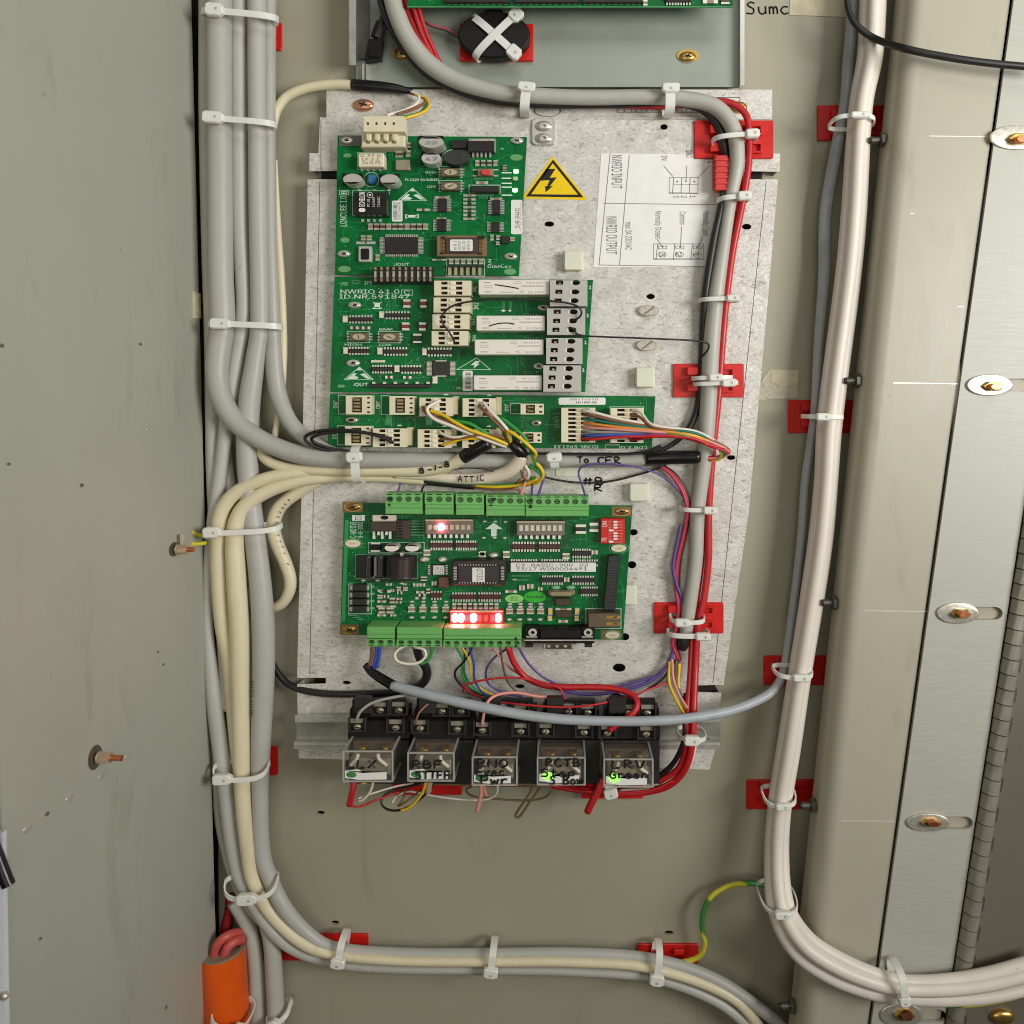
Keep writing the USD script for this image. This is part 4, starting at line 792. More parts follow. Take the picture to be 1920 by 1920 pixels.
# four white relays with fine print
for i, (x0, y0, x1, y1) in enumerate([(130, 108, 1150, 325), (100, 628, 1090, 845), (75, 972, 1070, 1190), (60, 1488, 1045, 1700)]):
    r = b2.add('relay', rbox(*zD(x0, y0, x1, y1), h, h + 38, 2, 1.2), relay_white, label='white relay with a pen stroke' if i < 2 else None)
    H = h + 38.1; q = lambda a, b, c, d: zD(x0 + a, y0 + b, x0 + c, y0 + d)
    b2.add('print', cat(box(*q(85, 40, 180, 52), H, H + .15), box(*q(85, 172, 185, 184), H, H + .15), box(*q(310, 178, 500, 186), H, H + .15), text('HF115F', *q(700, 35, 930, 60), H, 0, .12), box(*q(620, 88, 945, 100), H, H + .15), text('5A 250V', *q(720, 165, 950, 198), H, 0, .12), ring2(*zD.e(x0 + 145, y0 + 100, 60, 22), .7, H, H + .15), ring2(*zD.e(x0 + 565, y0 + 45, 50, 18), .7, H, H + .15), bar(*q(600, 172, 660, 160), .7, H, H + .15), bar(*q(600, 176, 660, 190), .7, H, H + .15)), mat('faint_print', (150, 146, 138), .5), parent=r)
    if i == 0: b2.add('pen_stroke', true(tube([(*zD(370, 182), H + .5), (*zD(560, 210), H + .5), (*zD(710, 238), H + .5)], 1.1, 5)), ink, parent=r)
    if i == 1: b2.add('pen_stroke', true(tube([(*zD(288, 776), H + .5), (*zD(420, 742), H + .5), (*zD(560, 735), H + .5), (*zD(650, 750), H + .5)], 1.2, 5)), ink, parent=r)
# grey output terminals: square test holes, round wire entries
for k, (x0, y0, x1, y1, ys) in enumerate([(1160, 118, 1700, 492, (152, 285, 412)), (1118, 525, 1668, 905, (572, 704, 832)), (1105, 950, 1630, 1325, (997, 1126, 1254)), (1065, 1345, 1610, 1725, (1390, 1520, 1645))]):
    hs = []
    for y in ys:
        f_ = (y - 152) / 1500; sx, cx = 1300 - 117 * f_, 1535 - 122 * f_
        hs += [sbox(*zD(sx - 52, y - 32, sx + 50, y + 30)), Polygon(ell(*zD.e(cx, y, 62, 37), 16))]
    b_, f = perf(*zD(x0, y0, x1, y1), h, h + 46, hs, 14)
    p = b2.add('terminal_block', b_, greypl); b2.add('opening_floor', f, cavity, parent=p)
    for y in ys:
        f_ = (y - 152) / 1500; cx = 1535 - 122 * f_
        b2.add('spring', box(*zD(cx - 75, y - 22, cx - 50, y + 24), h + 40, h + 46.4), sticker, parent=p); b2.add('clamp', box(*zD(1300 - 117 * f_ - 14, y + 2, 1300 - 117 * f_ + 22, y + 22), h + 32.5, h + 35), silver, parent=p)
for y in (222, 625, 1015, 1412): silkt(b2, '1', zD(1742 - (y - 222) * .083 - 20, y - 24, 1742 - (y - 222) * .083 + 14, y + 24), h, 0, bold=True)
for y in (612, 955, 1450): silkt(b2, 'OUT', zD(790, y - 20, 1000, y + 22), h, 0, silk2)
for x in (490, 590): b2.add('lettering', cat(text('230V', *zD(x - 20, 425, x + 25, 530), h + .05, -90, .2)), silk2); 
for x in (490, 585): b2.add('marker', cyl(*zD.e(x, 556, 40 if x == 490 else 26, 20), h + .05, h + .3, n=4), silk)
tri = Polygon([zD(105, 1232), zD(-195, 1408), zD(315, 1412)]); b2.add('warning_mark', extr(tri.difference(tri.buffer(-1.0)), h + .05, h + .2), silk)
b2.add('warning_mark', extr(Polygon([zD(90, 1280), zD(155, 1282), zD(115, 1320), zD(150, 1322), zD(60, 1390), zD(75, 1342), zD(20, 1340)]).buffer(0), h + .05, h + .2), silk)
sticker_bars(b2, *zC(1765, 1270, 1895, 1530), h + .4, zC(1800, 1295, 1872, 1505), True)

# ---------------------------------------------------------------- connector board
h = HB - 2
b3 = Thing('circuit_board', 'long green connector board with two rows of small cream headers and a sticker', 'circuit board', (920, 840, PH), 'green circuit boards')
b3.add('board', prism([(619, 738), (1229, 743), (1222, 841), (614, 838)], h - 4, h), pcb)
traces(b3, 624, 745, 1215, 832, h, 60, 41, trace_m); traces(b3, 624, 745, 1215, 832, h, 24, 42, trace_d, 2); vias(b3, 624, 745, 1215, 832, h, 60, 43)
[b3.add('copper_band', q, trace_m) for q in (box(*zE(680, 290, 750, 400), h + .02, h + .15), box(*zE(1130, 300, 1200, 400), h + .02, h + .15))]
for a in [(290, 345, 76, 36)]: s_ = b3.add('screw', dome(*zE.e(*a), h, h + 7), silver, smooth=40); b3.add('hex_recess', cyl(*zE.e(290, 347, 36, 17), h + 6.5, h + 7.3, n=6), cavity, parent=s_)
s_ = b3.add('screw', dome(*zF.e(342, 252, 42, 24), h, h + 7), silver, smooth=40); b3.add('hex_recess', cyl(*zF.e(342, 254, 18, 11), h + 6.5, h + 7.3, n=6), cavity, parent=s_)
for r, fr, nm in [((232, 68, 522, 282), (145, 62, 235, 280), 'J9D'), ((722, 75, 1002, 286), (625, 70, 725, 286), 'J8D'), ((222, 412, 512, 630), (135, 408, 225, 628), 'J10')]:
    socket(b3, *zE(*r), h, h + 22, 4); b3.add('outline', frame(*zE(*fr), .9, h + .05, h + .2), silk); silkt(b3, nm, zE(fr[0] - 55, fr[1] + 65, fr[0] - 8, fr[1] + 150), h, 90)
for r, nm in [((1058, 92, 1430, 302), 0), ((1545, 100, 1915, 308), 1), ((535, 440, 915, 650), 2), ((1040, 450, 1415, 660), 3), ((1540, 450, 1915, 660), 4)]:
    plug(b3, *zE(*r), h, h + 30, 4, (.18, .36), .5, (.6, .8), floor=cavity)
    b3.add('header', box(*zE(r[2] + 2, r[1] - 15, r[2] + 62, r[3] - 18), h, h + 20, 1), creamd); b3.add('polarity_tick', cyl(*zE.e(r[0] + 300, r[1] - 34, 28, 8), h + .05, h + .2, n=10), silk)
for r, fr in [((225, 108, 398, 188), (148, 102, 228, 184)), ((222, 322, 382, 402), (148, 318, 224, 400))]:
    socket(b3, *zF(*r), h, h + 22, 2); b3.add('outline', frame(*zF(*fr), .9, h + .05, h + .2), silk)
silkt(b3, 'J6D', zF(105, 112, 135, 165), h, 90)
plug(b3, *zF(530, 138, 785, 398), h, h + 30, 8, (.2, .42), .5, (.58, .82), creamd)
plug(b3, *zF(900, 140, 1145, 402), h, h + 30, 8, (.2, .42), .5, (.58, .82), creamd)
b3.add('outline', frame(*zF(890, 130, 1150, 190), .9, h + .05, h + .2), silk)
sticker_bars(b3, *zF(510, 62, 862, 116), h + .3, zF(640, 90, 810, 106), False); b3.add('lettering', text('01501190', *zF(600, 68, 805, 82), h + .9, 180, .15), ink)
silkt(b3, 'ID.NR. 594133', zF(475, 418, 808, 442), h, 180); silkt(b3, 'LDB 2.Q', zF(975, 426, 1172, 448), h, 180); b3.add('outline', frame(*zF(860, 415, 968, 452), .9, h + .05, h + .2), silk); silkt(b3, 'LOP10', zF(480, 205, 510, 290), h, 90, silk2)

# ---------------------------------------------------------------- control board
h = HB + 2
b4 = Thing('circuit_board', 'control board with green terminals, red lit indicator bars and a serial socket', 'circuit board', (910, 1200, PH), 'green circuit boards')
b4.add('board', prism([(645, 943), (1186, 948), (1168, 1200), (638, 1190)], h - 4, h), pcb2)
traces(b4, 650, 965, 1170, 1175, h, 150, 51, trace_m); traces(b4, 650, 965, 1170, 1175, h, 70, 52, trace_d, 1.6); vias(b4, 655, 965, 1160, 1170, h, 200, 53)
b4.add('ground_strip', prism([(647, 975), (654, 975), (647, 1165), (640, 1165)], h + .01, h + .12), trace_m)
gold = mat('gold_screw', (176, 142, 84), .32, metal=.8)
for z, a in [(zG, (215, 278, 118, 62)), (zI, (172, 690, 112, 60)), (zH, (1700, 315, 108, 52))]: 
    b4.add('corner_pad', box(*z(a[0] - a[2] * 1.1, a[1] - a[3] * 1.1, a[0] + a[2] * 1.1, a[1] + a[3] * 1.1), h + .02, h + .3), mat('bare_pad', (122, 100, 66), .4, metal=.4)); pscrew(b4, *z.e(*a), h + .3, gold)
for z, a in [(zG, (215, 748, 100, 50)), (zH, (1665, 755, 92, 45)), (zJ, (1588, 838, 88, 42))]:
    b4.add('bushing', ring2(*z.e(*a), a[2] / z.k * .52, h + .1, h + 3), mat('bushing_tin', (226, 216, 188), .35, metal=.4)); b4.add('bushing_hole', cyl(*z.e(a[0], a[1], a[2] * .5, a[3] * .42), h + .1, h + .6, n=14), brown); b4.add('outline', ring2(*z.e(a[0], a[1], a[2] * 1.3, a[3] * 1.3), .8, h + .05, h + .2), silk2)
b4.add('corner_pad', box(*zJ(1450, 775, 1690, 890), h + .02, h + .12), mat('bare_pad', None))
def green_terms(x0, y0, x1, y1, n, up, mark=None):
    """pluggable terminal: plain half, screw half with slotted screws and wire entries; up = screws at the upper side"""
    ym = y0 + (y1 - y0) * (.5 if up else .6)
    ys, ye, yp, yq = (y0, ym, ym + .4, y1) if up else (ym + .4, y1, y0, ym)
    pw = (x1 - x0) / n; hs = [Polygon(ell(x0 + pw * (i + .5), ys + (ye - ys) * (.55 if up else .42), pw * .34, (ye - ys) * .27, 14)) for i in range(n)]
    o, f = perf(x0, ys, x1, ye, h, h + 38, hs, 5)
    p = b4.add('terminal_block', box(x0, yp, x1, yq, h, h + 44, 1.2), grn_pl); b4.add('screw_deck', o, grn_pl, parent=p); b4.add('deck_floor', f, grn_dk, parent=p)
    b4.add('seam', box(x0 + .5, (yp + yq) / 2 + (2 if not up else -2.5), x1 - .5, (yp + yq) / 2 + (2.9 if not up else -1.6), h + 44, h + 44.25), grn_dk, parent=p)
    for i in range(n):
        cx, cy = x0 + pw * (i + .5), ys + (ye - ys) * (.55 if up else .42)
        s_ = b4.add('clamp_screw', cyl(cx, cy, pw * .26, (ye - ys) * .2, h + 33, h + 36, n=12), mat('clamp_metal', (78, 112, 70), .4, metal=.5), parent=p)
        a = (i * 1.3 + x0) % 3.1
        b4.add('screw_slot', bar(cx - pw * .22 * math.cos(a), cy - 2 * math.sin(a), cx + pw * .22 * math.cos(a), cy + 2 * math.sin(a), 1.5, h + 36, h + 36.3), cavity, parent=p)
        yw = ys + 1.8 if up else ye - 2.2
        b4.add('wire_entry', box(cx - pw * .3, yw - .8, cx + pw * .3, yw + .8, h + 38, h + 38.2), cavity, parent=p)
for r, n in [((632, 105, 1108, 370), 4), ((1142, 105, 1508, 378), 3), ((1540, 112, 1900, 382), 3)]: green_terms(*zG(*r), n, True)
for r, n in [((72, 118, 535, 368), 4), ((545, 130, 1305, 372), 7)]: green_terms(*zH(*r), n, True)
for r, n in [((395, 655, 752, 905), 3), ((780, 660, 1362, 910), 5)]: green_terms(*zI(*r), n, False)
green_terms(*zI(1382, 672, 2380, 915), 9, False)
for z, a in [(zG, (672, 150, 722, 195)), (zG, (672, 235, 700, 270)), (zH, (140, 150, 190, 185)), (zH, (112, 232, 150, 248)), (zH, (585, 160, 632, 200)), (zH, (585, 235, 625, 275)), (zJ, (415, 865, 445, 905)), (zJ, (418, 955, 440, 990))]: b4.add('pen_dot', rbox(*z(*a), h + 44.3, h + 44.6, 1, .05), ink)
# top left group
b4.add('sticker', box(*zG(208, 382, 370, 455), h + .2, h + .5), sticker); b4.add('lettering', text('02', *zG(245, 388, 330, 448), h + .55, 90, .15), ink)
silkt(b4, 'C-MOTIVE', zG(178, 470, 262, 672), h, -90); silkt(b4, '8-8-1001', zG(280, 475, 345, 672), h, -90)
rg = b4.add('regulator', box(*zG(440, 475, 770, 592), h + 4, h + 22, 1), mat('regulator_body', (66, 56, 50), .5))
tb_ = extr(sbox(*zG(470, 382, 775, 474)).difference(Polygon(ell(*zG.e(622, 416, 54, 28), 16))), h + 4, h + 9); b4.add('heat_tab', tb_, mat('tab_metal', (214, 206, 190), .35, metal=.4), parent=rg); b4.add('tab_hole', cyl(*zG.e(622, 416, 53, 27), h + 1, h + 4.5, n=14), cavity, parent=rg)
for i, x in enumerate((472, 530, 578, 632, 680)): b4.add('pin', box(*zG(x, 594, x + 32, 690 if i % 2 == 0 else 640), h + .2, h + (6 if i % 2 == 0 else 12)), solder, parent=rg)
ph_ = b4.add('pin_header', box(*zG(775, 450, 945, 695), h, h + 14, 1), mat('header_brown', (70, 58, 52), .5))
for i in range(6): b4.add('pin', box(*zG(800, 478 + 38 * i, 850, 490 + 38 * i), h + 14, h + 18), black, parent=ph_); b4.add('lead', box(*zG(955, 455 + 36 * i, 1140, 463 + 36 * i), h + .1, h + .5), silk2, parent=ph_)
def ledbar(x0, y0, x1, y1, n, litset, seg=(.3, .72), tint=None, off=None):
    p = b4.add('indicator_bar', box(x0, y0, x1, y1, h, h + 16, 1), tint or mat('bar_grey', (124, 112, 104), .45))
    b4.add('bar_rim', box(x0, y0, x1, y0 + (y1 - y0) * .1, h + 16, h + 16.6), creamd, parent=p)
    w = (x1 - x0) / (n + .6)
    for i in range(n):
        q_ = .16 if i in litset else 0
        b4.add('lit_segment' if i in litset else 'segment', rbox(x0 + w * (i + .45 - q_), y0 + (y1 - y0) * (seg[0] - q_ * .4), x0 + w * (i + 1.12 + q_), y0 + (y1 - y0) * (seg[1] + q_ * .4), h + 16, h + (20 if q_ else 17), 4 if q_ else 1, 1.5 if q_ else .3), led_red if i in litset else (off or mat('segment_pale', (196, 186, 158), .4)), parent=p)
    ms = [box(x0 + w * (i + .4), y1 + .2, x0 + w * (i + .9), y1 + 7, h + .2, h + 3) for i in range(n)]
    b4.add('pins', cat(ms), solder, parent=p, kind='stuff')
ledbar(*zG(1148, 440, 1760, 630), 8, {2}, (.36, .7))
ledbar(*zH(440, 430, 1018, 600), 8, set(), (.28, .7), off=mat('segment_off', (214, 208, 184), .4))
for x0, x1 in [(1212, 1500), (1535, 1808)]: soic(b4, *zG(x0, 745, x1, 800), h, 9, 'v', 5, mat('network_maroon', (72, 30, 32), .4))
for x0, x1 in [(385, 660), (700, 965)]: soic(b4, *zH(x0, 710, x1, 765), h, 8, 'v', 5, mat('network_maroon', None))
ar = Polygon([zH(165, 450), zH(272, 525), zH(200, 525), zH(198, 612), zH(132, 612), zH(132, 525), zH(62, 525)]); b4.add('arrow_mark', extr(ar, h + .05, h + .3), silk)
for x, y in [(52, 434), (180, 436), (302, 440), (42, 632), (172, 632), (295, 634)]: b4.add('solder_joint', dome(*zH.e(x, y, 30, 14), h, h + 3, 10), solder)
# dip switches
dp = b4.add('dip_switch', box(*zH(1450, 402, 1738, 700), h, h + 16, 1), red_pl)
for i in range(8):
    y = 440 + 34 * i; on = i in (3, 7)
    b4.add('slot', box(*zH(1540, y - 4, 1715, y + 5), h + 16, h + 16.3), mat('faded_red', (216, 120, 104), .5), parent=dp); b4.add('slider', box(*zH(1545 if on else 1600, y - 12, 1600 if on else 1648, y + 12), h + 16.3, h + 19, .4), sticker, parent=dp)
b4.add('lettering', cat(text('ON', *zH(1468, 430, 1525, 500), h + 16.1, -90, .2)), sticker, parent=dp); b4.add('lettering', text('78', *zH(1455, 630, 1520, 675), h + 16.1, -90, .2), sticker, parent=dp)
# capacitors, coils and the like on the left
b4.add('diode', box(*zG(440, 765, 575, 830), h, h + 9, 1), black); 
for y in ((742, 764), (831, 856)): b4.add('solder_pad', box(*zG(448, y[0], 566, y[1]), h + .1, h + 3), solder)
elcap(b4, *zG.e(715, 805, 95, 50), h, h + 24, -90, 60); elcap(b4, *zG.e(978, 805, 95, 50), h, h + 24, -90, 60)
b4.add('outline', frame(*zG(412, 732, 1140, 872), .8, h + .05, h + .2), silk)
def lying(x0, y0, x1, y1, R, name, m, ribs=0):
    cx = (x0 + x1) / 2; n_ = 16; th_ = np.arange(n_) * 2 * np.pi / n_; rings = []
    prof = [(0, .93), (.03, 1)] + [(q, 1 - (.035 if i % 2 else 0)) for i, q in enumerate(np.linspace(.06, .94, ribs or 2))] + [(.97, 1), (1, .93)]
    for q, f_ in prof: rings.append(np.column_stack([cx + (x1 - x0) / 2 * f_ * np.cos(th_), np.full(n_, y0 + (y1 - y0) * q), h + R + R * f_ * np.sin(th_)]))
    return b4.add(name, loft(rings), m, smooth=50)
cb = mat('coil_black', (46, 38, 36), .4, var=.2)
lying(*zG(320, 915, 458, 1195), 11, 'capacitor', mat('sleeve_black', (34, 31, 33), .3)); lying(*zG(470, 915, 622, 1195), 11, 'capacitor', mat('sleeve_black', None))
cl = lying(*zG(655, 935, 975, 1222), 20, 'coil', cb, 15); b4.add('lead', box(*zG(820, 865, 860, 940), h, h + 16, .8), solder, parent=cl)
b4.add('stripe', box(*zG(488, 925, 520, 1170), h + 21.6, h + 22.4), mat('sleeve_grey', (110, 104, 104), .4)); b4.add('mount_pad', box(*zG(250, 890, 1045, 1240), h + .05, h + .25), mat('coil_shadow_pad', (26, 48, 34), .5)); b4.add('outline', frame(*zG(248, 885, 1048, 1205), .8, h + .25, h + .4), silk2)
for x, y in [(345, 1228), (530, 1228), (835, 1265), (485, 1178)]: b4.add('solder_joint', dome(*zG.e(x, y, 34, 16), h + .3, h + 5, 10), solder)
# relays block of four on the lower left
b4.add('outline', frame(*zI(158, 100, 462, 490), .9, h + .05, h + .2), silk)
for i in range(4):
    y = 112 + 92 * i
    p = b4.add('diode', box(*zI(212, y, 385, y + 80), h, h + 12, 1), black2)
    for a in [(175, 210), (387, 425)]: b4.add('terminal', box(*zI(a[0], y + 12, a[1], y + 68), h + .1, h + 4), silver, parent=p)
    b4.add('solder_pad', box(*zI(440, y + 12, 490, y + 40), h + .1, h + 1.2), silk2)
for i in range(3): b4.add('outline', bar(*zI(155 + 60 * i, 505 + 25 * i, 300 + 30 * i, 515 + 25 * i), .9, h + .05, h + .2), silk2)
rsm = random.Random(5)
for r, ax, m_ in [((535, 175, 600, 205), 'h', tan), ((560, 180, 700, 215), 'h', chipm), ((640, 95, 715, 125), 'h', tan), ((530, 245, 600, 290), 'v', tan), ((615, 245, 680, 285), 'h', chipm), ((690, 280, 760, 350), 'v', brown), ((530, 315, 640, 345), 'h', tan), ((780, 140, 835, 190), 'v', tan), ((862, 145, 920, 190), 'v', tan), ((785, 195, 850, 235), 'h', chipm), ((780, 280, 850, 310), 'h', tan), ((770, 325, 840, 352), 'h', darkred), ((990, 95, 1060, 135), 'h', tan), ((1075, 95, 1145, 135), 'h', tan), ((1090, 10, 1170, 60), 'v', chipm), ((1030, 195, 1130, 225), 'h', tan), ((1060, 230, 1150, 262), 'h', chipm), ((1160, 165, 1210, 225), 'v', brown), ((1230, 70, 1290, 120), 'h', tan), ((1020, 270, 1150, 300), 'h', brown), ((545, 405, 630, 480), 'v', brown), ((650, 405, 740, 480), 'v', brown), ((520, 380, 770, 402), 'h', tan), ((530, 490, 640, 520), 'h', tan), ((700, 490, 770, 520), 'h', tan), ((860, 95, 905, 120), 'h', tan), ((700, 170, 745, 205), 'h', tan)]:
    smd(b4, *zI(*r), h, ax, m_, caps=.3)
for x in (970, 1115, 1262, 1410):
    for y in (335, 378): b4.add('solder_joint', dome(*zI.e(x, y, 34, 16), h, h + 3, 10), solder)
    smd(b4, *zI(x - 45, 395, x + 45, 465), h, 'v', tan, caps=.25); b4.add('solder_joint', dome(*zI.e(x - 5, 537, 36, 18), h, h + 3.5, 10), solder)
soic(b4, *zI(1215, 222, 1365, 280), h, 4, 'v', 4, mat('network_maroon', None))
for x0, x1 in [(1490, 1800), (1825, 2125)]: soic(b4, *zI(x0, 245, x1, 298), h, 9, 'v', 5, mat('network_maroon', None))
for i in range(9): smd(b4, *zI(1495 + 68 * i, 350, 1545 + 68 * i, 428), h, 'v', brown if i % 2 else tan)
# lit lower bar
ledbar(*zI(1462, 445, 2150, 640), 8, {0, 1, 3, 7}, (.3, .72), mat('bar_red', (190, 50, 48), .4), mat('segment_red', (226, 96, 86), .4))
# middle: processor
pc = b4.add('chip_socket', prism([zG(1520, 970), zG(2150, 955), zG(2185, 985), zG(2185, 1250), zG(2150, 1290), zG(1490, 1285), zG(1490, 1000)], h, h + 22, 1.5), mat('plcc_black', (40, 33, 34), .4))
b4.add('socket_well', box(*zG(1545, 1015, 2130, 1260), h + 22, h + 22.3), mat('well_black', (20, 17, 17), .5), parent=pc); b4.add('chip', box(*zG(1572, 1040, 2095, 1238), h + 22.3, h + 24.5, .8), mat('chip_grey', (50, 44, 46), .42), parent=pc)
b4.add('contacts', cat(*[box(*zG(x, 1048 + 20 * i, x + 42, 1056 + 20 * i), h + 22.3, h + 23.6) for x in (1512, 2120) for i in range(9)], *[box(*zG(1580 + 36 * i, y, 1592 + 36 * i, y + 16), h + 22.3, h + 23.6) for y in (1018, 1246) for i in range(14)]), silver, parent=pc, kind='stuff')
b4.add('sticker', box(*zG(1752, 1060, 1912, 1242), h + 24.6, h + 25), sticker, parent=pc); b4.add('lettering', text('QT737L', *zG(1800, 1070, 1885, 1235), h + 25.05, 90, .15), ink, parent=pc)
c_ = soic(b4, *zG(1215, 1020, 1402, 1150), h, 5, 'h', 5); b4.add('sticker', box(*zG(1252, 1032, 1392, 1145), h + 7.1, h + 7.5), sticker, parent=c_); b4.add('lettering', cat(text('0812', *zG(1268, 1045, 1380, 1085), h + 7.6, 0, .15), text('3C05', *zG(1268, 1095, 1380, 1135), h + 7.6, 0, .15)), ink, parent=c_)
b4.add('capacitor', rbox(*zG(1318, 1185, 1452, 1318), h, h + 12, 2, 1), brown)
for a in [(1130, 960, 68, 36), (1362, 962, 60, 36)]: b4.add('solder_joint', dome(*zG.e(*a), h, h + 8, 12), solder)
for a in [(1125, 828, 1212, 905), (1832, 855, 1910, 915)]: smd(b4, *zG(*a), h, 'v', tan, caps=.25)
for a in [(0, 790, 72, 862), (275, 790, 355, 872), (990, 815, 1075, 885)]: smd(b4, *zH(*a), h, 'v', tan, caps=.25)
b4.add('solder_joint', dome(*zH.e(155, 845, 64, 36), h, h + 10, 12), silver)
for r, n in [((1105, 790, 1332, 845), 8), ((738, 1110, 1000, 1165), 9), ((1100, 1115, 1375, 1165), 9), ((1205, 1245, 1420, 1302), 8), ((365, 915, 690, 935), 11), ((730, 915, 1065, 935), 11), ((1105, 920, 1420, 945), 11)]: soic(b4, *zH(*r), h, n, 'v', 4.5)
p = b4.add('sticker', box(*zH(370, 928, 1392, 1038), h + 8.2, h + 8.7), sticker, label='long white sticker with two lines of print')
b4.add('lettering', cat(text('CX-BASIC-900   02', *zH(432, 940, 1295, 975), h + 8.75, 0, .15), text('33/17 WI00004491', *zH(432, 982, 1285, 1025), h + 8.75, 0, .15)), ink, parent=p)
silkt(b4, 'EXTENSION', zJ(385, 118, 608, 136), h, 0, silk2); silkt(b4, 'BOARD', zJ(445, 168, 585, 184), h, 0, silk2); b4.add('solder_joint', dome(*zJ.e(412, 174, 28, 12), h, h + 2, 10), solder)
for i, m_ in enumerate([black, mat('header_grey', (78, 84, 82), .5)][:1]): 
    hb_ = b4.add('socket_strip', prism([zH(1545, 845), zH(1680, 845), zH(1625, 1480 + 20), zH(1480, 1500)], h, h + 18, 1), black2)
    for j in range(22):
        y = 862 + 29 * j; x = 1545 - (y - 845) * .09
        b4.add('contact_slot', box(*zH(x + 6, y, x + 118, y + 4), h + 18, h + 18.4), mat('slot_grey', (84, 88, 84), .4, metal=.3), parent=hb_)
smd(b4, *zH(1150, 470, 1272, 580), h, 'v', chipm, 'transistor', th=8); smd(b4, *zH(1315, 450, 1418, 560), h, 'v', mat('pad_green', (70, 110, 80), .4), caps=.3)
smd(b4, *zH(1340, 780, 1410, 830), h, 'h', tan); smd(b4, *zH(1008, 1105, 1072, 1160), h, 'h', tan)
# stickers, oscillator and small parts on the lower right
s_ = b4.add('round_sticker', cyl(*zJ.e(412, 400, 112, 52), h + .4, h + .8, n=26), mat('light_green_sticker', (136, 206, 110), .45)); b4.add('lettering', cat(text('A7', *zJ(365, 375, 450, 398), h + .85, 0, .15), text('CJ', *zJ(370, 402, 445, 428), h + .85, 0, .15)), mat('dark_green_print', (28, 84, 32), .5), parent=s_)
s_ = b4.add('round_sticker', cyl(*zJ.e(660, 378, 134, 68), h + .5, h + .9, n=28), mat('vivid_green_sticker', (44, 176, 40), .45)); b4.add('lettering', text('Rohs', *zJ(560, 362, 760, 396), h + .95, 0, .15, True), mat('dark_green_print', None), parent=s_)
b4.add('oscillator', rbox(*zJ(832, 308, 1122, 378), h + 2, h + 18, 6, 2), mat('oscillator_tin', (160, 146, 116), .3, metal=.6)); b4.add('oscillator_rim', rbox(*zJ(815, 296, 1140, 360), h, h + 8, 5, 1), tan)
for x in (905, 1085): b4.add('solder_joint', dome(*zJ.e(x, 272, 60, 26), h, h + 7, 10), silk2)
b4.add('chip', box(*zJ(912, 395, 1088, 485), h, h + 9, 1), mat('chip_umber', (70, 58, 44), .5)); b4.add('chip', box(*zJ(905, 545, 1100, 625), h, h + 9, 1), mat('chip_umber', None))
for a in [(905, 515, 1098, 540), (940, 655, 1055, 690)]: smd(b4, *zJ(*a), h, 'h', tan)
ye = mat('tantalum_yellow', (224, 184, 92), .4)
for a in [(818, 515, 870, 590), (812, 605, 866, 668), (1138, 515, 1192, 590), (1135, 605, 1188, 668)]: smd(b4, *zJ(*a), h, 'v', ye, 'capacitor', caps=.18, th=6)
for x in (355, 482, 602, 728):
    for y in (468, 502): b4.add('solder_joint', dome(*zJ.e(x, y, 34, 16), h, h + 3, 10), solder)
    smd(b4, *zJ(x - 42, 520, x + 42, 585), h, 'v', tan, caps=.25); b4.add('solder_joint', dome(*zJ.e(x - 8, 655, 34, 18), h, h + 3.5, 10), solder)
for a in [(470, 240, 535, 300), (565, 225, 640, 280), (695, 265, 748, 305), (300, 300, 440, 330)]: smd(b4, *zJ(*a), h, 'h', tan)
usb = b4.add('usb_socket', box(*zJ(1300, 575, 1682, 748), h, h + 30, 1.5), mat('socket_metal', (112, 98, 82), .4, metal=.5))
for y in (605, 685): b4.add('contact', rbox(*zJ(1515, y, 1685, y + 38), h + 30, h + 31, 2, .2), brass, parent=usb); b4.add('contact_gap', rbox(*zJ(1600, y + 10, 1650, y + 26), h + 31, h + 31.3, 1, .1), cavity, parent=usb)
b4.add('outline', frame(*zJ(1268, 515, 1695, 760), .9, h + .05, h + .2), silk)
# serial socket
sp_ = b4.add('serial_socket', box(*zJ(718, 770, 1215, 880), h, h + 34, 2), black); b4.add('flange', box(*zJ(530, 882, 1372, 938), h - 6, h + 34, 1), black, parent=sp_); b4.add('flange_edge', box(*zJ(535, 893, 1370, 908), h + 34, h + 34.4), silver, parent=sp_)
b4.add('bracket', box(*zJ(535, 745, 716, 880), h, h + 24, 1), black, parent=sp_); b4.add('bracket', box(*zJ(1217, 745, 1375, 880), h, h + 24, 1), black, parent=sp_); b4.add('shell', box(*zJ(760, 940, 1115, 1008), h, h + 24, 1.5), silver, parent=sp_); b4.add('shell_mouth', box(*zJ(790, 950, 1100, 1000), h + 24, h + 24.4), mat('mouth_dark', (62, 54, 46), .4), parent=sp_)
for x in (825, 925, 1025): b4.add('pin', cyl(*zJ.e(x, 972, 22, 16), h + 24.4, h + 26, n=10), silver, parent=sp_)
for x in (632, 1298): b4.add('jack_screw', ring2(*zJ.e(x, 808, 52, 46), 4, h + 24, h + 29), solder, parent=sp_); b4.add('pin_foot', rbox(*zJ(x - 80, 848, x + 60, 872), h + 24, h + 26, 2, .4), silver, parent=sp_)
for x in (590, 1300): b4.add('post', box(*zJ(x - 45, 940, x + 45, 985), h + 4, h + 18, 1), black2, parent=sp_)
b4.add('strap', box(*zJ(1120, 945, 1150, 1012), h + 4, h + 22), creamd, parent=sp_)

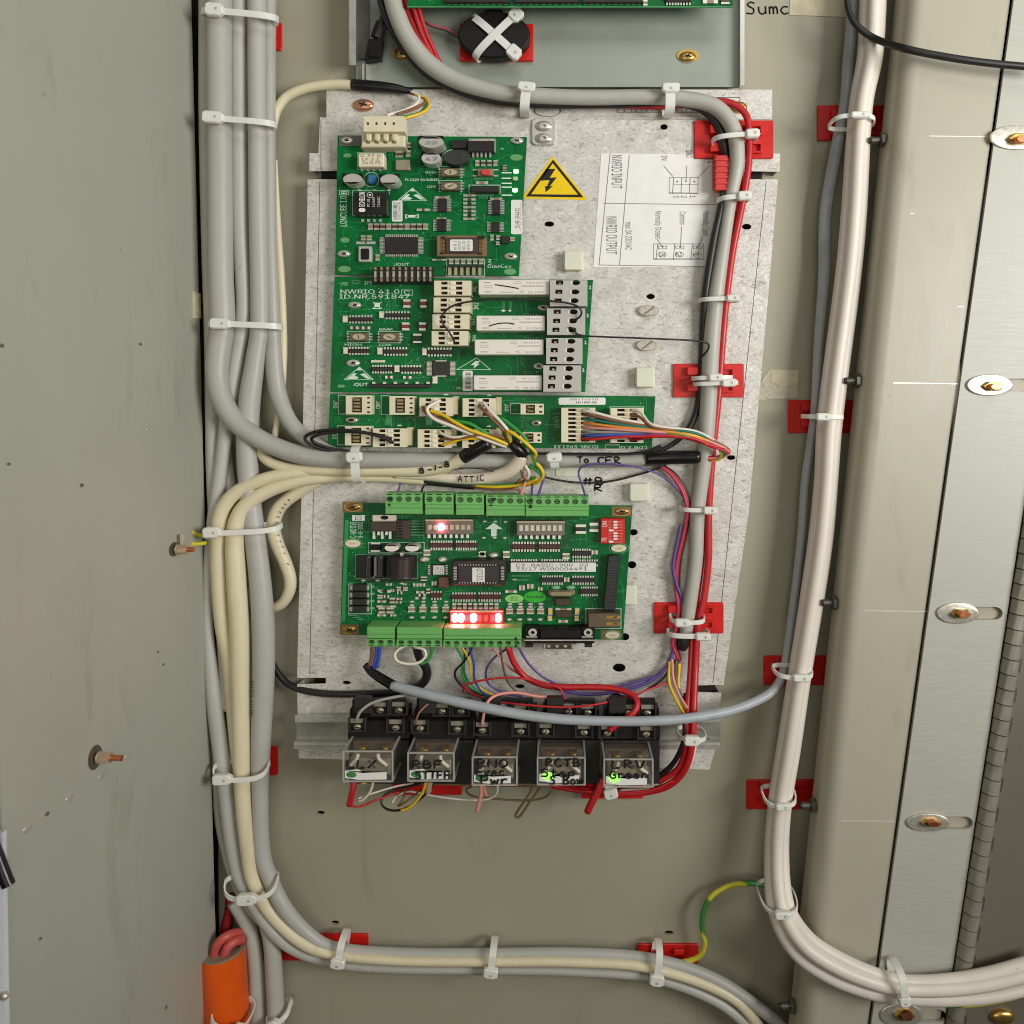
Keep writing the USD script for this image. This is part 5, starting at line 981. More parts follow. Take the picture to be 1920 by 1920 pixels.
# ================================================================ plug-in relays on the rail
def make_socket(i, x0, x1, t1, t2, lab):
    t = Thing('relay_socket', lab, 'socket', ((x0 + x1) / 2, 1470, PH + 14), 'black relay sockets on the rail')
    b0 = PH + 13.2
    t.add('base', box(x0 + 6, 1330, x1 - 5, 1470, b0, 84, 1), black)
    t.add('rear_tier', box(x0 + 10, 1313, x1 - 12, 1347, 84, 98, 1.5), black)
    t.add('front_tier', box(x0 + 2, 1352, x1 - 3, 1386, 84, 116, 1.5), black)
    t.add('marker_block', rbox(x0 + 14, 1308, x0 + 46, 1338, 98, 110, 2, 1), black2)
    t.add('relay_well', box(x0 + 4, 1388, x1 - 4, 1468, 84, 104, 1), black2)
    for k, (xs, ys, hh, w) in enumerate([(x, y, 98, 0) for x, y in t1] + [(x, y, 116, 1) for x, y in t2]):
        c = t.add('terminal', cat(box(xs - 17, ys - 17, xs - 14, ys + 9, hh - .4, hh + 9), box(xs + 14, ys - 17, xs + 17, ys + 9, hh - .4, hh + 9), box(xs - 17, ys + 7, xs + 17, ys + 10, hh - .4, hh + 5)), mat('socket_black', (46, 44, 42), .4))
        t.add('clamp_plate', box(xs - 12, ys - 16, xs + 12, ys - 8, hh - .3, hh + 3, .6), hinge_metal, parent=c)
        s = t.add('screw', dome(xs, ys, 8, 5.5, hh - .3, hh + 4, 14), mat('socket_screw', (168, 160, 136), .35, metal=.6), parent=c, smooth=40)
        a = (xs * .7) % 3; t.add('screw_slot', bar(xs - 6 * math.cos(a), ys - 3.5 * math.sin(a), xs + 6 * math.cos(a), ys + 3.5 * math.sin(a), 1.7, hh + 3, hh + 4.3), cavity, parent=c)
rl_x = [(650, 771), (771, 893), (893, 1011), (1011, 1128), (1128, 1241)]
t1 = [[(712, 1333), (747, 1333)], [(828, 1335), (864, 1335)], [(940, 1336), (976, 1337)], [(1066, 1336), (1102, 1337)], [(1178, 1338), (1214, 1338)]]
t2 = [[(669, 1364), (741, 1366)], [(787, 1367), (857, 1369)], [(904, 1371), (976, 1373)], [(1023, 1373), (1095, 1375)], [(1139, 1376), (1212, 1378)]]
rl_n = ['LLX', 'RBF', 'RNO', 'RCTB', 'LRV']
for i in range(5):
    make_socket(i, *rl_x[i], t1[i], t2[i], f'black screw terminal socket under the clear relay marked {rl_n[i]}')
rf = [(643, 1408, 737, 1466), (764, 1411, 852, 1465), (885, 1419, 970, 1473), (1007, 1420, 1098, 1472), (1132, 1423, 1225, 1476)]
under = [None, [('STIFF', 778, 1447, 846, 1460)], [('Exec', 893, 1440, 948, 1454), ('Pwr', 900, 1456, 955, 1470)], [('Stop', 1014, 1442, 1080, 1456), ('S Bow', 1030, 1456, 1094, 1470)], [('Green', 1142, 1446, 1216, 1459)]]
top_t = [('LLX', 649, 1426, 708, 1440), ('RBF', 772, 1427, 832, 1440), ('RNO', 893, 1424, 955, 1438), ('RCTB', 1022, 1423, 1090, 1437), ('LRV', 1146, 1426, 1212, 1440)]
for c_ in 'wtSopBow': pass
HW['p'] = [[(.1, .4), (.1, 1.25)], [(.1, .5), (.8, .42), (.75, .85), (.12, .85)]]
HW['s'] = HW['S']
greent = mat('green_blot', (60, 130, 70), .5, var=.3, scale=300)
HF, HBk = 177.0, 106.0
for i, (x0, y0, x1, y1) in enumerate(rf):
    lit = i >= 3
    t = Thing('plug_in_relay', f'clear plug-in relay with handwritten {rl_n[i]} on its face' + (' and a lit green lamp' if lit else ''), 'relay', ((x0 + x1) / 2, y1, HBk), 'clear plug-in relays in a row')
    add = lambda n, m, mt, **k: t.add(n, m, mt, hr=min(HF, m[0][:, 2].max()) if n == 'nothing' else HF, **k)
    w = 2.2
    c = add('case', cat(box(x0, y0, x1, y1, HF - w, HF), box(x0, y0, x1, y0 + w, HBk, HF - w - .02), box(x0, y1 - w, x1, y1, HBk, HF - w - .02), box(x0, y0 + w + .02, x0 + w, y1 - w - .02, HBk, HF - w - .02), box(x1 - w, y0 + w + .02, x1, y1 - w - .02, HBk, HF - w - .02)), clear)
    for q in [(x0 - .4, y0 - .4, x0 + 2.8, y0 + 2.8), (x1 - 2.8, y0 - .4, x1 + .4, y0 + 2.8), (x0 - .4, y1 - 2.8, x0 + 2.8, y1 + .4), (x1 - 2.8, y1 - 2.8, x1 + .4, y1 + .4)]: add('case_edge', box(*q, HBk + .3, HF + .5), clear_edge, parent=c)
    for q in [(x0 + 2.9, y0 - .4, x1 - 2.9, y0 + 2.2), (x0 + 2.9, y1 - 2.2, x1 - 2.9, y1 + .4), (x0 - .4, y0 + 2.9, x0 + 2.4, y1 - 2.9), (x1 - 2.4, y0 + 2.9, x1 + .4, y1 - 2.9)]: add('case_edge', box(*q, HF - 2, HF + .5), clear_edge, parent=c)
    add('coil_block', box(x0 + 9, y0 + 22, x1 - 9, y1 - 5, HBk + 2, 162, 2), mat('coil_block', (150, 140, 122), .5, var=.3, scale=260))
    add('frame_plate', box(x0 + 5, y0 + 4, x1 - 5, y0 + 21, HBk + 2, 128, 1), mat('frame_umber', (104, 90, 76), .45))
    for q in (.3, .76):
        xx = x0 + (x1 - x0) * q
        k = add('contact_arm', box(xx - 7, y0 + 7, xx + 6, y0 + 16, 128, 142, 1), mat('contact_copper', (196, 142, 100), .3, metal=.7)); add('contact_tip', dome(xx, y0 + 11, 6, 4, 142, 147, 12), brass, parent=k, smooth=40)
    add('core_plate', box(x0 + 13, y0 + 20, x1 - 13, y0 + 36, 162, 166, 1), mat('core_tan', (150, 140, 116), .45, var=.2))
    zt = lambda pts: true(tube(pts, 3.6, 8))
    t.add('lead', tube([(x0 + (x1 - x0) * .3, y0 + 5, 170), (x0 + (x1 - x0) * .28, y0 + 14, 171), (x0 + (x1 - x0) * .16, y0 + 27, 170)], 3.4, 8), WIRE['white'], smooth=40)
    t.add('lead', tube([(x0 + (x1 - x0) * .70, y0 + 5, 170), (x0 + (x1 - x0) * .72, y0 + 15, 171), (x0 + (x1 - x0) * .88, y0 + 27, 170)], 3.4, 8), WIRE['white'], smooth=40)
    lb = add('inner_label', prism([(x0 + 4, y1 - 21), (x0 + 30, y1 - 24), (x0 + 38, y1 - 17), (x1 - 12, y1 - 19), (x1 - 12, y1 - 5), (x0 + 30, y1 - 4), (x0 + 4, y1 - 8)], HF + .2, HF + .8), sticker)
    if lit: add('lamp', lathe(x0 + 20, y1 - 17, 11, 8, [(1, HF + .9), (.9, HF + 1.6), (.5, HF + 2)], 14), led_lime)
    else: add('lamp', lathe(x0 + 16, y1 - 14, 10, 6, [(1, HF + .9), (.8, HF + 1.2)], 12), greent)
    s_, a, b, cc, d = top_t[i]
    ms = [script(s_, a, b, cc, d, HF + 2.4, 2.0, seed=i + 10)] + [script(q[0], *q[1:], HF + 2.4, 1.8, seed=20 + i) for q in (under[i] or [])]
    t.add('handwriting', true(cat(*ms)), ink)

# ================================================================ buzzer in the tray
bz = Thing('buzzer', 'round black buzzer on a red pad in the upper tray', 'buzzer', (927, 110, 24))
bz.add('pad', rbox(862, 44, 1000, 113, TH + .1, TH + 9, 3, 1), red_pl)
bz.add('body', lathe(926, 64, 68, 44, [(.95, TH + 9), (1, TH + 12), (1, TH + 32), (.985, TH + 33), (.98, TH + 33.5), (.96, TH + 34), (.95, TH + 36)], 40), black, smooth=40)
bz.add('ear', rbox(908, 98, 946, 112, TH + 9, TH + 22, 5, 1), black2); bz.add('ear', rbox(906, 17, 944, 30, TH + 9, TH + 20, 6, 1), black2)
for p in [(-9, 0), (6, 2)]: bz.add('lead', tube([(768 + p[0], -8, 66), (778 + p[0], 28, 60), (806, 46 + p[1], 50), (840, 56 + p[1], 44), (862, 68 + p[1], 40)], 2.2, 6), WIRE['magenta'] if p[0] < 0 else WIRE['black'], smooth=40)

# ================================================================ red tie mounts
def mount(label, x0, y0, x1, y1, h0, vertical=True):
    t = Thing('tie_mount', label, 'tie mount', ((x0 + x1) / 2, y1, h0), 'red adhesive tie mounts'); h1 = h0 + 5; W_, H_ = x1 - x0, y1 - y0
    t.add('base', rbox(x0, y0, x1, y1, h0 + .1, h1, 3, 1), red_pl)
    if vertical:
        for q in ((.2, .1), (.2, .58)): t.add('lug', rbox(x0 + W_ * q[0], y0 + H_ * q[1] , x0 + W_ * .36, y0 + H_ * (q[1] + .24), h1, h1 + 12, 2, 1), red_pl)
        for q in (.12, .58): t.add('loop', frame(x0 + W_ * .64, y0 + H_ * q, x0 + W_ * .86, y0 + H_ * (q + .27), 3, h1, h1 + 8), red_pl)
        t.add('saddle', box(x0 + W_ * .37, y0 + H_ * .12, x0 + W_ * .63, y1 - H_ * .12, h1, h1 + 6, 2), red_pl)
    else:
        for q in (.25, .6): t.add('lug', rbox(x0 + W_ * q, y0 + H_ * .3, x0 + W_ * (q + .16), y0 + H_ * .55, h1, h1 + 10, 2, 1), red_pl)
    return t
mount('red tie mount on the plate at the top of the right cable run', 1302, 225, 1450, 297, PH)
mount('red tie mount on the plate below and right of the slotted screws', 1262, 682, 1395, 745, PH)
mount('red tie mount on the plate where the grey run ends below', 1226, 1130, 1357, 1188, PH)
mount('red tie mount behind the white cable bundle, level with the plate top', 1533, 197, 1668, 263, 0)
mount('red tie mount behind the white cable bundle, below the masking tape square', 1478, 750, 1608, 812, 0)
mount('red tie mount behind the white cables where the thin grey cable turns off', 1432, 1230, 1552, 1285, 0)
mount('lowest red tie mount behind the white cables, right of the rail end', 1400, 1463, 1532, 1518, 0)
mount('red tie mount peeping out behind the left cable bundle near the top', 440, 42, 528, 94, 0)
mount('red tie mount peeping out behind the left cable bundle near the rail', 425, 1400, 520, 1454, 0)
mount('wide red tie mount behind the lower left bend of three cables', 525, 1752, 690, 1802, 0, False)
mount('red tie mount behind the bottom cable run beside the earth wire', 1195, 1771, 1310, 1808, 0, False)
mount('red tie mount under the relay marked RBF', 735, 1452, 866, 1491, 14, False)
mount('red tie mount under the relay marked LRV', 1090, 1456, 1206, 1498, 14, False)

# ================================================================ cables
def cable(name, label, P, r, m, hdef=50, sides=14, step=6.0, cat_='cable', group=None):
    P = [(p[0], p[1], p[2] if len(p) > 2 else hdef) for p in P]
    return single(name, label, cat_, tube(P, r, sides, step), m, smooth=True, group=group)
PRINTS = []
C_A = [(412, -40, 62), (411, 100, 62), (412, 250, 62), (413, 400, 62), (414, 520, 62), (417, 605, 62), (410, 660, 64), (407, 700, 66), (415, 745, 68), (440, 788, 68), (490, 825, 68), (560, 852, 66), (640, 862, 64), (740, 863, 62), (880, 864, 58), (1050, 865, 54), (1160, 865, 54), (1225, 861, 56)]
ca = Thing('grey_cable', 'thick grey cable bending from the left bundle to run under the connector board', 'cable', (700, 880, 50))
ca.add('jacket', tube(C_A, [23] * 6 + [22, 21, 20, 19, 18, 17.5] + [17, 16, 14, 11.5, 11, 11], 16), grey_jacket, smooth=True)
cyh = lambda yc, hc, r: (lambda x, y: hc + math.sqrt(max(r * r - (y - yc) ** 2, 0)) * .97 + .4)
ca.add('handwriting', true(cat(script('To', 1082, 856, 1106, 868, cyh(864, 54, 11.5), 1.3, seed=2), script('CER', 1120, 857, 1166, 869, cyh(864, 54, 11.5), 1.4, seed=5))), ink)
ca.add('black_tape', tube([(1210, 860, 58), (1250, 858, 60), (1312, 857, 60)], [11.5, 13, 12], 14), tape_m, smooth=True)
ca.add('tape_flap', prism([(1206, 864), (1250, 862), (1250, 876), (1208, 873)], 60, 63), tape_m)
cols = ['orange', 'white', 'brown', 'violet', 'magenta', 'teal', 'yellow', 'pink', 'blue', 'white', 'green', 'red']
rs = random.Random(3)
# cores leave the tape, loop to the right and run back to the connectors
dest = [(1100 - 8, 769 + 0, 'white'), (1098, 777, 'brown'), (1098, 785, 'teal'), (1098, 793, 'orange'), (1096, 800, 'pink'), (1096, 808, 'grey'), (1094, 815, 'blue'), (1094, 822, 'red'), (1188, 770, 'white'), (1186, 779, 'brown'), (1180, 790, 'yellow'), (1178, 800, 'green'), (1176, 808, 'blue'), (1178, 816, 'magenta'), (1182, 822, 'red')]
for k, (dx, dy, col) in enumerate(dest):
    mx = 1290 + rs.uniform(-10, 10); my = 808 + (dy - 795) * .25 + rs.uniform(-2, 2)
    ex = 1352 + (k % 5) * 4; ey = 846 + rs.uniform(-3, 3)
    P = [(dx - 4, dy, 84), (dx + 12, dy + 2, 96 + k % 4)]
    if dx < 1150: P += [(1160, dy + (804 - dy) * .35 + 4, 104 + k % 5)]
    P += [(1225, dy + (806 - dy) * .6 + 6, 106 + 2 * (k % 5)), (mx, my + 6, 104 + 2 * (k % 4)), (1335, my + 22, 96 + k % 5), (ex, ey, 84), (1345, 859 + rs.uniform(-3, 3), 72), (1306, 858 + rs.uniform(-5, 5), 63)]
    ca.add('core_wire', tube(P, 2.9, 7), WIRE[col], smooth=True)
cable('grey_cable', 'second grey cable of the left bundle, crossing down behind the cream bends', [(449, -40), (448, 100), (450, 400), (457, 560), (455, 605), (443, 680), (430, 760), (418, 850), (407, 930), (398, 1000), (391, 1080), (390, 1180), (400, 1300), (413, 1400), (424, 1480), (438, 1590), (453, 1650), (479, 1700), (520, 1755, 46), (565, 1787, 40), (640, 1808, 34), (748, 1816, 34), (915, 1818, 34), (1081, 1821, 34), (1223, 1834, 36), (1345, 1878, 40), (1425, 1945, 44)], [15, 15, 15, 14, 14, 14, 14, 13, 13, 12, 10, 10, 14, 15, 15, 15, 14, 13, 12, 10, 9, 9, 9, 9, 9, 10, 10], grey2, 46)
cable('grey_cable', 'broad grey cable mid left bundle, becoming the top of the bottom run', [(483, -40), (482, 100), (484, 400), (487, 605), (478, 680), (468, 750), (464, 830), (466, 900), (476, 990), (488, 1090), (494, 1180), (494, 1280), (489, 1400), (488, 1500), (492, 1600), (508, 1650), (532, 1700), (575, 1748, 44), (625, 1777, 40), (748, 1788, 34), (915, 1789, 34), (1081, 1788, 34), (1223, 1799, 34), (1345, 1838, 40), (1470, 1925, 46)], [18, 17, 17, 17, 18, 20, 20, 19, 19, 20, 21, 20, 18, 15, 15, 14, 14, 12, 11, 10.5, 10.5, 10.5, 10.5, 11, 11], grey2, 52)
cable('grey_cable', 'grey cable at the right of the left bundle that sweeps under the looped black wires', [(507, -40), (505, 100), (506, 400), (512, 605), (514, 680), (522, 740), (545, 793, 48), (585, 830, 54), (640, 853, 54), (720, 858, 54)], [12, 12, 12, 13, 16, 16, 15, 14, 12, 11], grey_jacket, 44)
cable('grey_cable', 'grey cable at the far left of the bundle beside the side panel edge', [(386, -40), (386, 200), (391, 450), (396, 620), (398, 760), (400, 880), (405, 980), (412, 1060), (420, 1200), (428, 1330)], 13, grey3, 36)
cable('grey_cable', 'dim grey strand deep behind the crossing of the left bundle', [(440, 600), (420, 760), (424, 860), (434, 930), (448, 1010), (455, 1100)], 12, grey3, 28)
cable('cream_cable', 'thin cream cable just showing along the right side of the left bundle', [(518, 300), (521, 420), (527, 520), (531, 610), (531, 680), (525, 760), (512, 830), (500, 870)], [2, 6, 7, 7, 7, 7, 6, 6], cream, 34)
# cream cables that cross the plate
cr = Thing('cream_cable', 'cream cable marked B-1-B ending in black shrink tube and four coloured cores', 'cable', (760, 885, 50))
cr.add('jacket', tube([(487, 838, 46), (496, 858, 52), (520, 872, 56), (560, 880, 58), (640, 883, 60), (720, 883, 60), (790, 883, 62), (830, 877, 66), (856, 866, 70), (876, 853, 76)], [9, 10, 10, 10, 10.5, 10.5, 11, 11, 12, 12], 14), cream, smooth=True)
cr.add('handwriting', true(cat(*[script(c, x, y, x + 11, y + 9, hh, 1.4, seed=8) for c, x, y, hh in [('B', 786, 878, 74), ('-', 801, 876, 76), ('1', 811, 873, 77), ('-', 821, 871, 78), ('B', 833, 866, 80)]])), ink)
cr.add('shrink_tube', tube([(868, 858, 74), (888, 846, 80), (918, 829, 86)], [12.5, 13, 12], 14), tape_m, smooth=True)
for k, (col, P) in enumerate([('white', [(912, 832, 88), (935, 820, 96), (900, 816, 100), (850, 820, 98), (832, 815, 92), (822, 808, 86)]), ('brown', [(914, 832, 88), (945, 822, 98), (905, 815, 104), (860, 822, 98), (826, 823, 86)]), ('yellow', [(914, 832, 88), (930, 824, 94), (870, 823, 96), (845, 830, 92), (828, 834, 86)]), ('green', [(914, 832, 88), (950, 826, 94), (968, 832, 92), (975, 842, 88)])]): cr.add('core_wire', tube(P, 2.8, 7), WIRE[col], smooth=True)
cr = Thing('cream_cable', 'cream cable bending off the left bundle into a black sleeve above the green terminals', 'cable', (700, 905, 50))
cr.add('jacket', tube([(486, 1700, 30), (466, 1630, 32), (455, 1550, 34), (448, 1460, 36), (443, 1390, 40), (438, 1320, 44), (431, 1240, 48), (418, 1170, 52), (411, 1080, 56), (410, 1000, 58), (418, 955, 60), (445, 922, 62), (500, 897, 62), (565, 886, 58), (600, 884, 52)], [8, 9, 10, 11, 13, 14, 15, 15, 15, 15, 14.5, 13, 12, 11, 8], 14), cream, smooth=True)
cr = Thing('cream_cable', 'cream cable in the middle of the bundle running right into the black sleeve', 'cable', (700, 905, 50))
cr.add('jacket', tube([(1440, 1945, 44), (1369, 1868, 46), (1223, 1816, 44), (1081, 1804, 44), (915, 1803, 44), (748, 1801, 44), (623, 1788, 46), (565, 1766, 50), (508, 1712, 52), (475, 1650, 56), (465, 1590, 58), (456, 1500, 58), (453, 1400, 58), (451, 1300, 58), (449, 1180, 60), (443, 1080, 62), (441, 1000, 62), (455, 955, 62), (500, 922, 60), (570, 901, 56), (650, 895, 52), (730, 897, 50), (800, 902, 50)], [10, 10, 9, 9, 9, 9, 10, 11, 12, 13, 14, 15, 16.5, 17, 18, 18, 17, 15, 13, 11, 9, 8, 8], 14), cream, smooth=True)
cr.add('black_sleeve', tube([(796, 901, 50), (840, 905, 50), (890, 911, 50)], [8.5, 8.5, 7.5], 12), black2, smooth=True)
for col, P in [('green', [(888, 909, 52), (920, 911, 56), (960, 908, 60), (985, 902, 66), (1003, 895, 78)]), ('yellow', [(888, 910, 52), (925, 913, 58), (965, 911, 64), (990, 906, 74), (1008, 898, 82)]), ('brown', [(888, 912, 50), (930, 917, 54), (960, 914, 58), (975, 900, 72)]), ('pink', [(888, 911, 50), (940, 914, 52), (972, 918, 54), (976, 930, 66)])]: cr.add('core_wire', tube(P, 2.8, 7), WIRE[col], smooth=True)
cr = Thing('cream_cable', 'cream cable with printed marking hooked behind the plate edge left of the control board', 'cable', (530, 1130, 40))
cr.add('jacket', tube([(600, 900, 44), (560, 922, 42), (525, 950, 40), (513, 985, 38), (520, 1020, 36), (535, 1055, 34), (544, 1085, 34), (542, 1110, 32), (528, 1132, 28), (505, 1142, 22)], [10, 12, 13, 13, 12.5, 12, 11.5, 11, 10, 9], 14), cream, smooth=True)
cr.add('print', true(cat(*[tube([(x, y, 54), (x + dx, y + 3, 54)], .8, 4) for x, y, dx in [(540, 936, 3), (534, 944, 3), (529, 951, 4), (524, 959, 3), (520, 968, 4), (518, 978, 3), (518, 990, 3), (520, 1002, 4), (524, 1014, 3), (528, 1024, 4), (532, 1036, 3), (538, 1056, 4)]])), ink, kind='stuff')
at = Thing('cream_cable', 'short cream cable marked ATTIC curling up to a wrap of black tape', 'cable', (900, 890, 60))
at.add('jacket', tube([(740, 890, 54), (800, 893, 56), (850, 897, 60), (905, 897, 64), (945, 888, 70), (968, 872, 76), (980, 852, 82)], [8, 8.5, 10, 11, 12.5, 14, 13], 14), mat('pale_cream_jacket', (228, 214, 194), .42), smooth=True)
at.add('handwriting', true(cat(*[script(c, x, y, x + 10, y + 11, hh, 1.0, seed=9) for c, x, y, hh in [('A', 858, 892, 74), ('T', 869, 893, 75.5), ('T', 880, 893, 76), ('I', 890, 892, 77), ('C', 899, 890, 77.5)]], tube([(836, 884, 71), (870, 878, 74), (910, 880, 77), (925, 885, 79), (922, 876, 80)], .9, 5))), ink)
at.add('black_tape', tube([(982, 856, 82), (972, 843, 88), (958, 829, 92)], [11, 12, 9], 14), tape_m, smooth=True)
for col, P in [('white', [(958, 832, 92), (955, 812, 104), (938, 790, 108), (920, 772, 104), (906, 754, 92)]), ('brown', [(955, 832, 92), (945, 808, 104), (925, 788, 106), (908, 770, 100), (898, 760, 90)]), ('yellow', [(960, 835, 92), (952, 808, 108), (975, 822, 110), (998, 842, 106), (1005, 852, 100), (998, 862, 92), (1013, 876, 90), (1018, 892, 86), (1005, 906, 74), (985, 909, 66)]), ('green', [(952, 830, 92), (938, 785, 106), (962, 800, 108), (985, 822, 106), (998, 850, 98), (1006, 872, 90), (1020, 890, 84)]), ('green', [(1020, 893, 84), (1008, 883, 86), (993, 872, 84)]), ('brown', [(978, 880, 80), (982, 895, 76), (998, 902, 70), (990, 890, 72)]), ('white', [(985, 872, 82), (992, 888, 78), (986, 900, 70)]), ('yellow', [(955, 835, 92), (915, 818, 104), (880, 806, 106), (850, 790, 104), (830, 778, 98), (806, 770, 92)]), ('green', [(950, 832, 92), (905, 808, 104), (880, 794, 106), (848, 788, 100), (825, 776, 88)]), ('white', [(950, 838, 90), (900, 820, 100), (850, 800, 102), (812, 784, 100), (801, 766, 98), (826, 750, 88)]), ('brown', [(945, 836, 90), (880, 805, 100), (825, 787, 98), (797, 772, 94), (793, 763, 88)])]: at.add('core_wire', tube(P, 3.4, 7), WIRE[col], smooth=True)
# top left lead into the first board
tl = Thing('cream_cable', 'cream lead from the left bundle ending in black shrink tube above the first board', 'cable', (640, 165, 30))
tl.add('jacket', tube([(512, 235, 34), (520, 205, 36), (540, 180, 36), (580, 164, 36), (630, 158, 36), (668, 160, 36)], [8, 8.5, 9, 9, 9, 9], 14), cream, smooth=True)
tl.add('shrink_tube', tube([(660, 159, 36), (700, 162, 37), (740, 166, 38), (772, 172, 38)], [10.5, 10.5, 9, 5], 14), tape_m, smooth=True)
for col, P in [('white', [(768, 172, 38), (784, 178, 44), (783, 192, 56), (760, 206, 74), (725, 216, 92)]), ('brown', [(768, 174, 38), (792, 182, 46), (797, 192, 54), (775, 204, 70), (745, 214, 92)]), ('yellow', [(770, 174, 38), (800, 186, 50), (804, 200, 60), (790, 212, 76), (758, 222, 92)]), ('green', [(800, 195, 52), (790, 210, 66), (770, 217, 80), (752, 219, 92)])]: tl.add('core_wire', tube(P, 3, 7), WIRE[col], smooth=True)

# lower left
cable('grey_cable', 'thin cream grey strand at the left edge of the lower left bundle', [(402, 1400), (408, 1520), (420, 1590), (440, 1655), (470, 1710), (510, 1752)], [6, 7, 7, 7, 6, 5], grey3, 30)
cable('grey_cable', 'grey cable going straight down beside the orange conduit', [(438, 1690), (466, 1740), (478, 1800), (482, 1870), (484, 1960)], [12, 14, 15, 16, 16], grey3, 26)
cable('grey_cable', 'grey cable going straight down right of its neighbour at the bottom', [(488, 1700), (508, 1760), (514, 1830), (517, 1890), (519, 1960)], [12, 15, 16, 16, 16], grey3, 34)
oc = Thing('orange_conduit', 'orange conduit stub with pink cords at the lower left corner', 'conduit', (430, 1900, 60))
def pipe(p0, p1, R, r, n=28):
    p0, p1 = np.array(p0, float), np.array(p1, float); t_ = (p1 - p0) / np.linalg.norm(p1 - p0)
    a = np.cross(t_, [0, 0, 1.0]); a /= np.linalg.norm(a); b = np.cross(t_, a); th = np.arange(n) * 2 * np.pi / n
    cs = lambda p, q: p + q * (np.cos(th)[:, None] * a + np.sin(th)[:, None] * b)
    rings = [cs(p0 + t_ * 150, r), cs(p0, r), cs(p0, R), cs(p1, R)]
    return TubeMesh(*loft(rings))
oc.add('tube', pipe((PX(417, 60), PY(1782, 60), 60), (PX(436, 60), PY(2080, 60), 60), 41 * K(60), 34 * K(60)), orange, smooth=40)
oc.add('lining', pipe((PX(417, 60), PY(1780.5, 60), 60), (PX(417.3, 60), PY(1783, 60), 60), 40.5 * K(60), 33 * K(60)), mat('conduit_lining', (150, 134, 112), .5), smooth=40)
for q in [[(404, 1860, 62), (402, 1800, 66), (407, 1772, 70), (422, 1757, 66), (440, 1750, 50), (452, 1752, 36)], [(424, 1860, 66), (420, 1800, 70), (427, 1776, 72), (442, 1764, 62), (456, 1762, 46)]]: oc.add('cord', tube(q, 8.5, 14), mat('pink_cord', (196, 84, 76), .42), smooth=True)
cable('red_cable', 'dark red cord rising behind the orange conduit', [(420, 1800), (422, 1745), (430, 1710), (432, 1680)], 9, mat('dark_red_cord', (150, 30, 34), .45), 14)

# right: white bundle, thin grey cable, black cable at the top
WB = [(1639, -40), (1632, 100), (1614, 200), (1601, 400), (1590, 520), (1557, 780), (1549, 900), (1540, 1000), (1526, 1100), (1500, 1262), (1479, 1400), (1463, 1502), (1456, 1600), (1464, 1700), (1500, 1768), (1560, 1812), (1640, 1845), (1700, 1856), (1780, 1856), (1860, 1846), (1960, 1820)]
hs_ = [80] * 11 + [82, 92, 124, 152, 162, 164, 164, 166, 168, 170]
spread = [1.05, 1, .85, 1, 1.02, 1, .85, .92, .9, .8, .9, .85, .95, 1.2, 1.6, 1.7, 1.5, 1.3, 1.5, 1.8, 2.0]
for k, (du, dh, lab) in enumerate([(-11.5, -5, 'left white cable of the right bundle, lowest at the hinge'), (1, 7, 'middle white cable of the right bundle, standing proud of the others'), (11.5, -2, 'right white cable of the right bundle, uppermost at the hinge')]):
    P = []
    pts = np.array(WB, float); T = np.gradient(pts, axis=0); T /= np.linalg.norm(T, axis=1, keepdims=True); Nn = np.column_stack([T[:, 1], -T[:, 0]])
    for (x, y), n_, h_, sp in zip(WB, Nn, hs_, spread): P.append((x + n_[0] * du * sp, y + n_[1] * du * sp, h_ + dh))
    cable('white_cable', lab, P, 12.5, white_jacket, 50, 16, group='white cables of the right bundle')
single('earth_wire', 'thin green and yellow wire under the white cables at the hinge', 'wire', tube([(1690, 1872, 150), (1740, 1880, 156), (1800, 1884, 160), (1860, 1878, 162), (1960, 1856, 166)], 5, 8), earth, smooth=True)
cable('thin_grey_cable', 'thin grey cable beside the white bundle, swinging left across the relay sockets', [(1604, -40, 34), (1592, 100, 34), (1584, 200, 34), (1570, 270, 34), (1548, 400, 34), (1545, 520, 34), (1535, 640, 34), (1527, 780, 34), (1510, 900, 34), (1503, 1000, 34), (1492, 1100, 34), (1479, 1200, 36), (1468, 1262, 44), (1448, 1296, 60), (1400, 1322, 86), (1340, 1339, 110), (1240, 1351, 128), (1100, 1351, 134), (1000, 1343, 132), (900, 1325, 124), (800, 1302, 108), (735, 1285, 92)], [10, 11, 11, 11.5, 11.5, 11, 9, 8.5, 8, 8, 8, 8, 8, 8.5, 8.5, 9, 9, 9, 9.5, 9.5, 9.5, 9], mat('thin_grey_jacket', (166, 172, 176), .4), 34)
cable('black_cable', 'black cable crossing the white bundle at the top right corner', [(1586, -30, 96), (1590, 15, 96), (1604, 45, 98), (1640, 72, 102), (1700, 92, 146), (1780, 108, 160), (1860, 119, 164), (1960, 128, 168)], [5, 5.5, 6, 6.5, 7, 7, 7, 7], black2, 96)
ge = single('earth_wire', 'green and yellow earth wire curling from the white bundle to the bottom red mount', 'wire', tube([(1440, 1662, 30), (1410, 1656, 30), (1370, 1660, 34), (1335, 1680, 38), (1318, 1712, 40), (1317, 1745, 40), (1322, 1770, 40), (1312, 1792, 36), (1285, 1803, 30), (1250, 1806, 24)], 4.8, 10), earth, smooth=True)

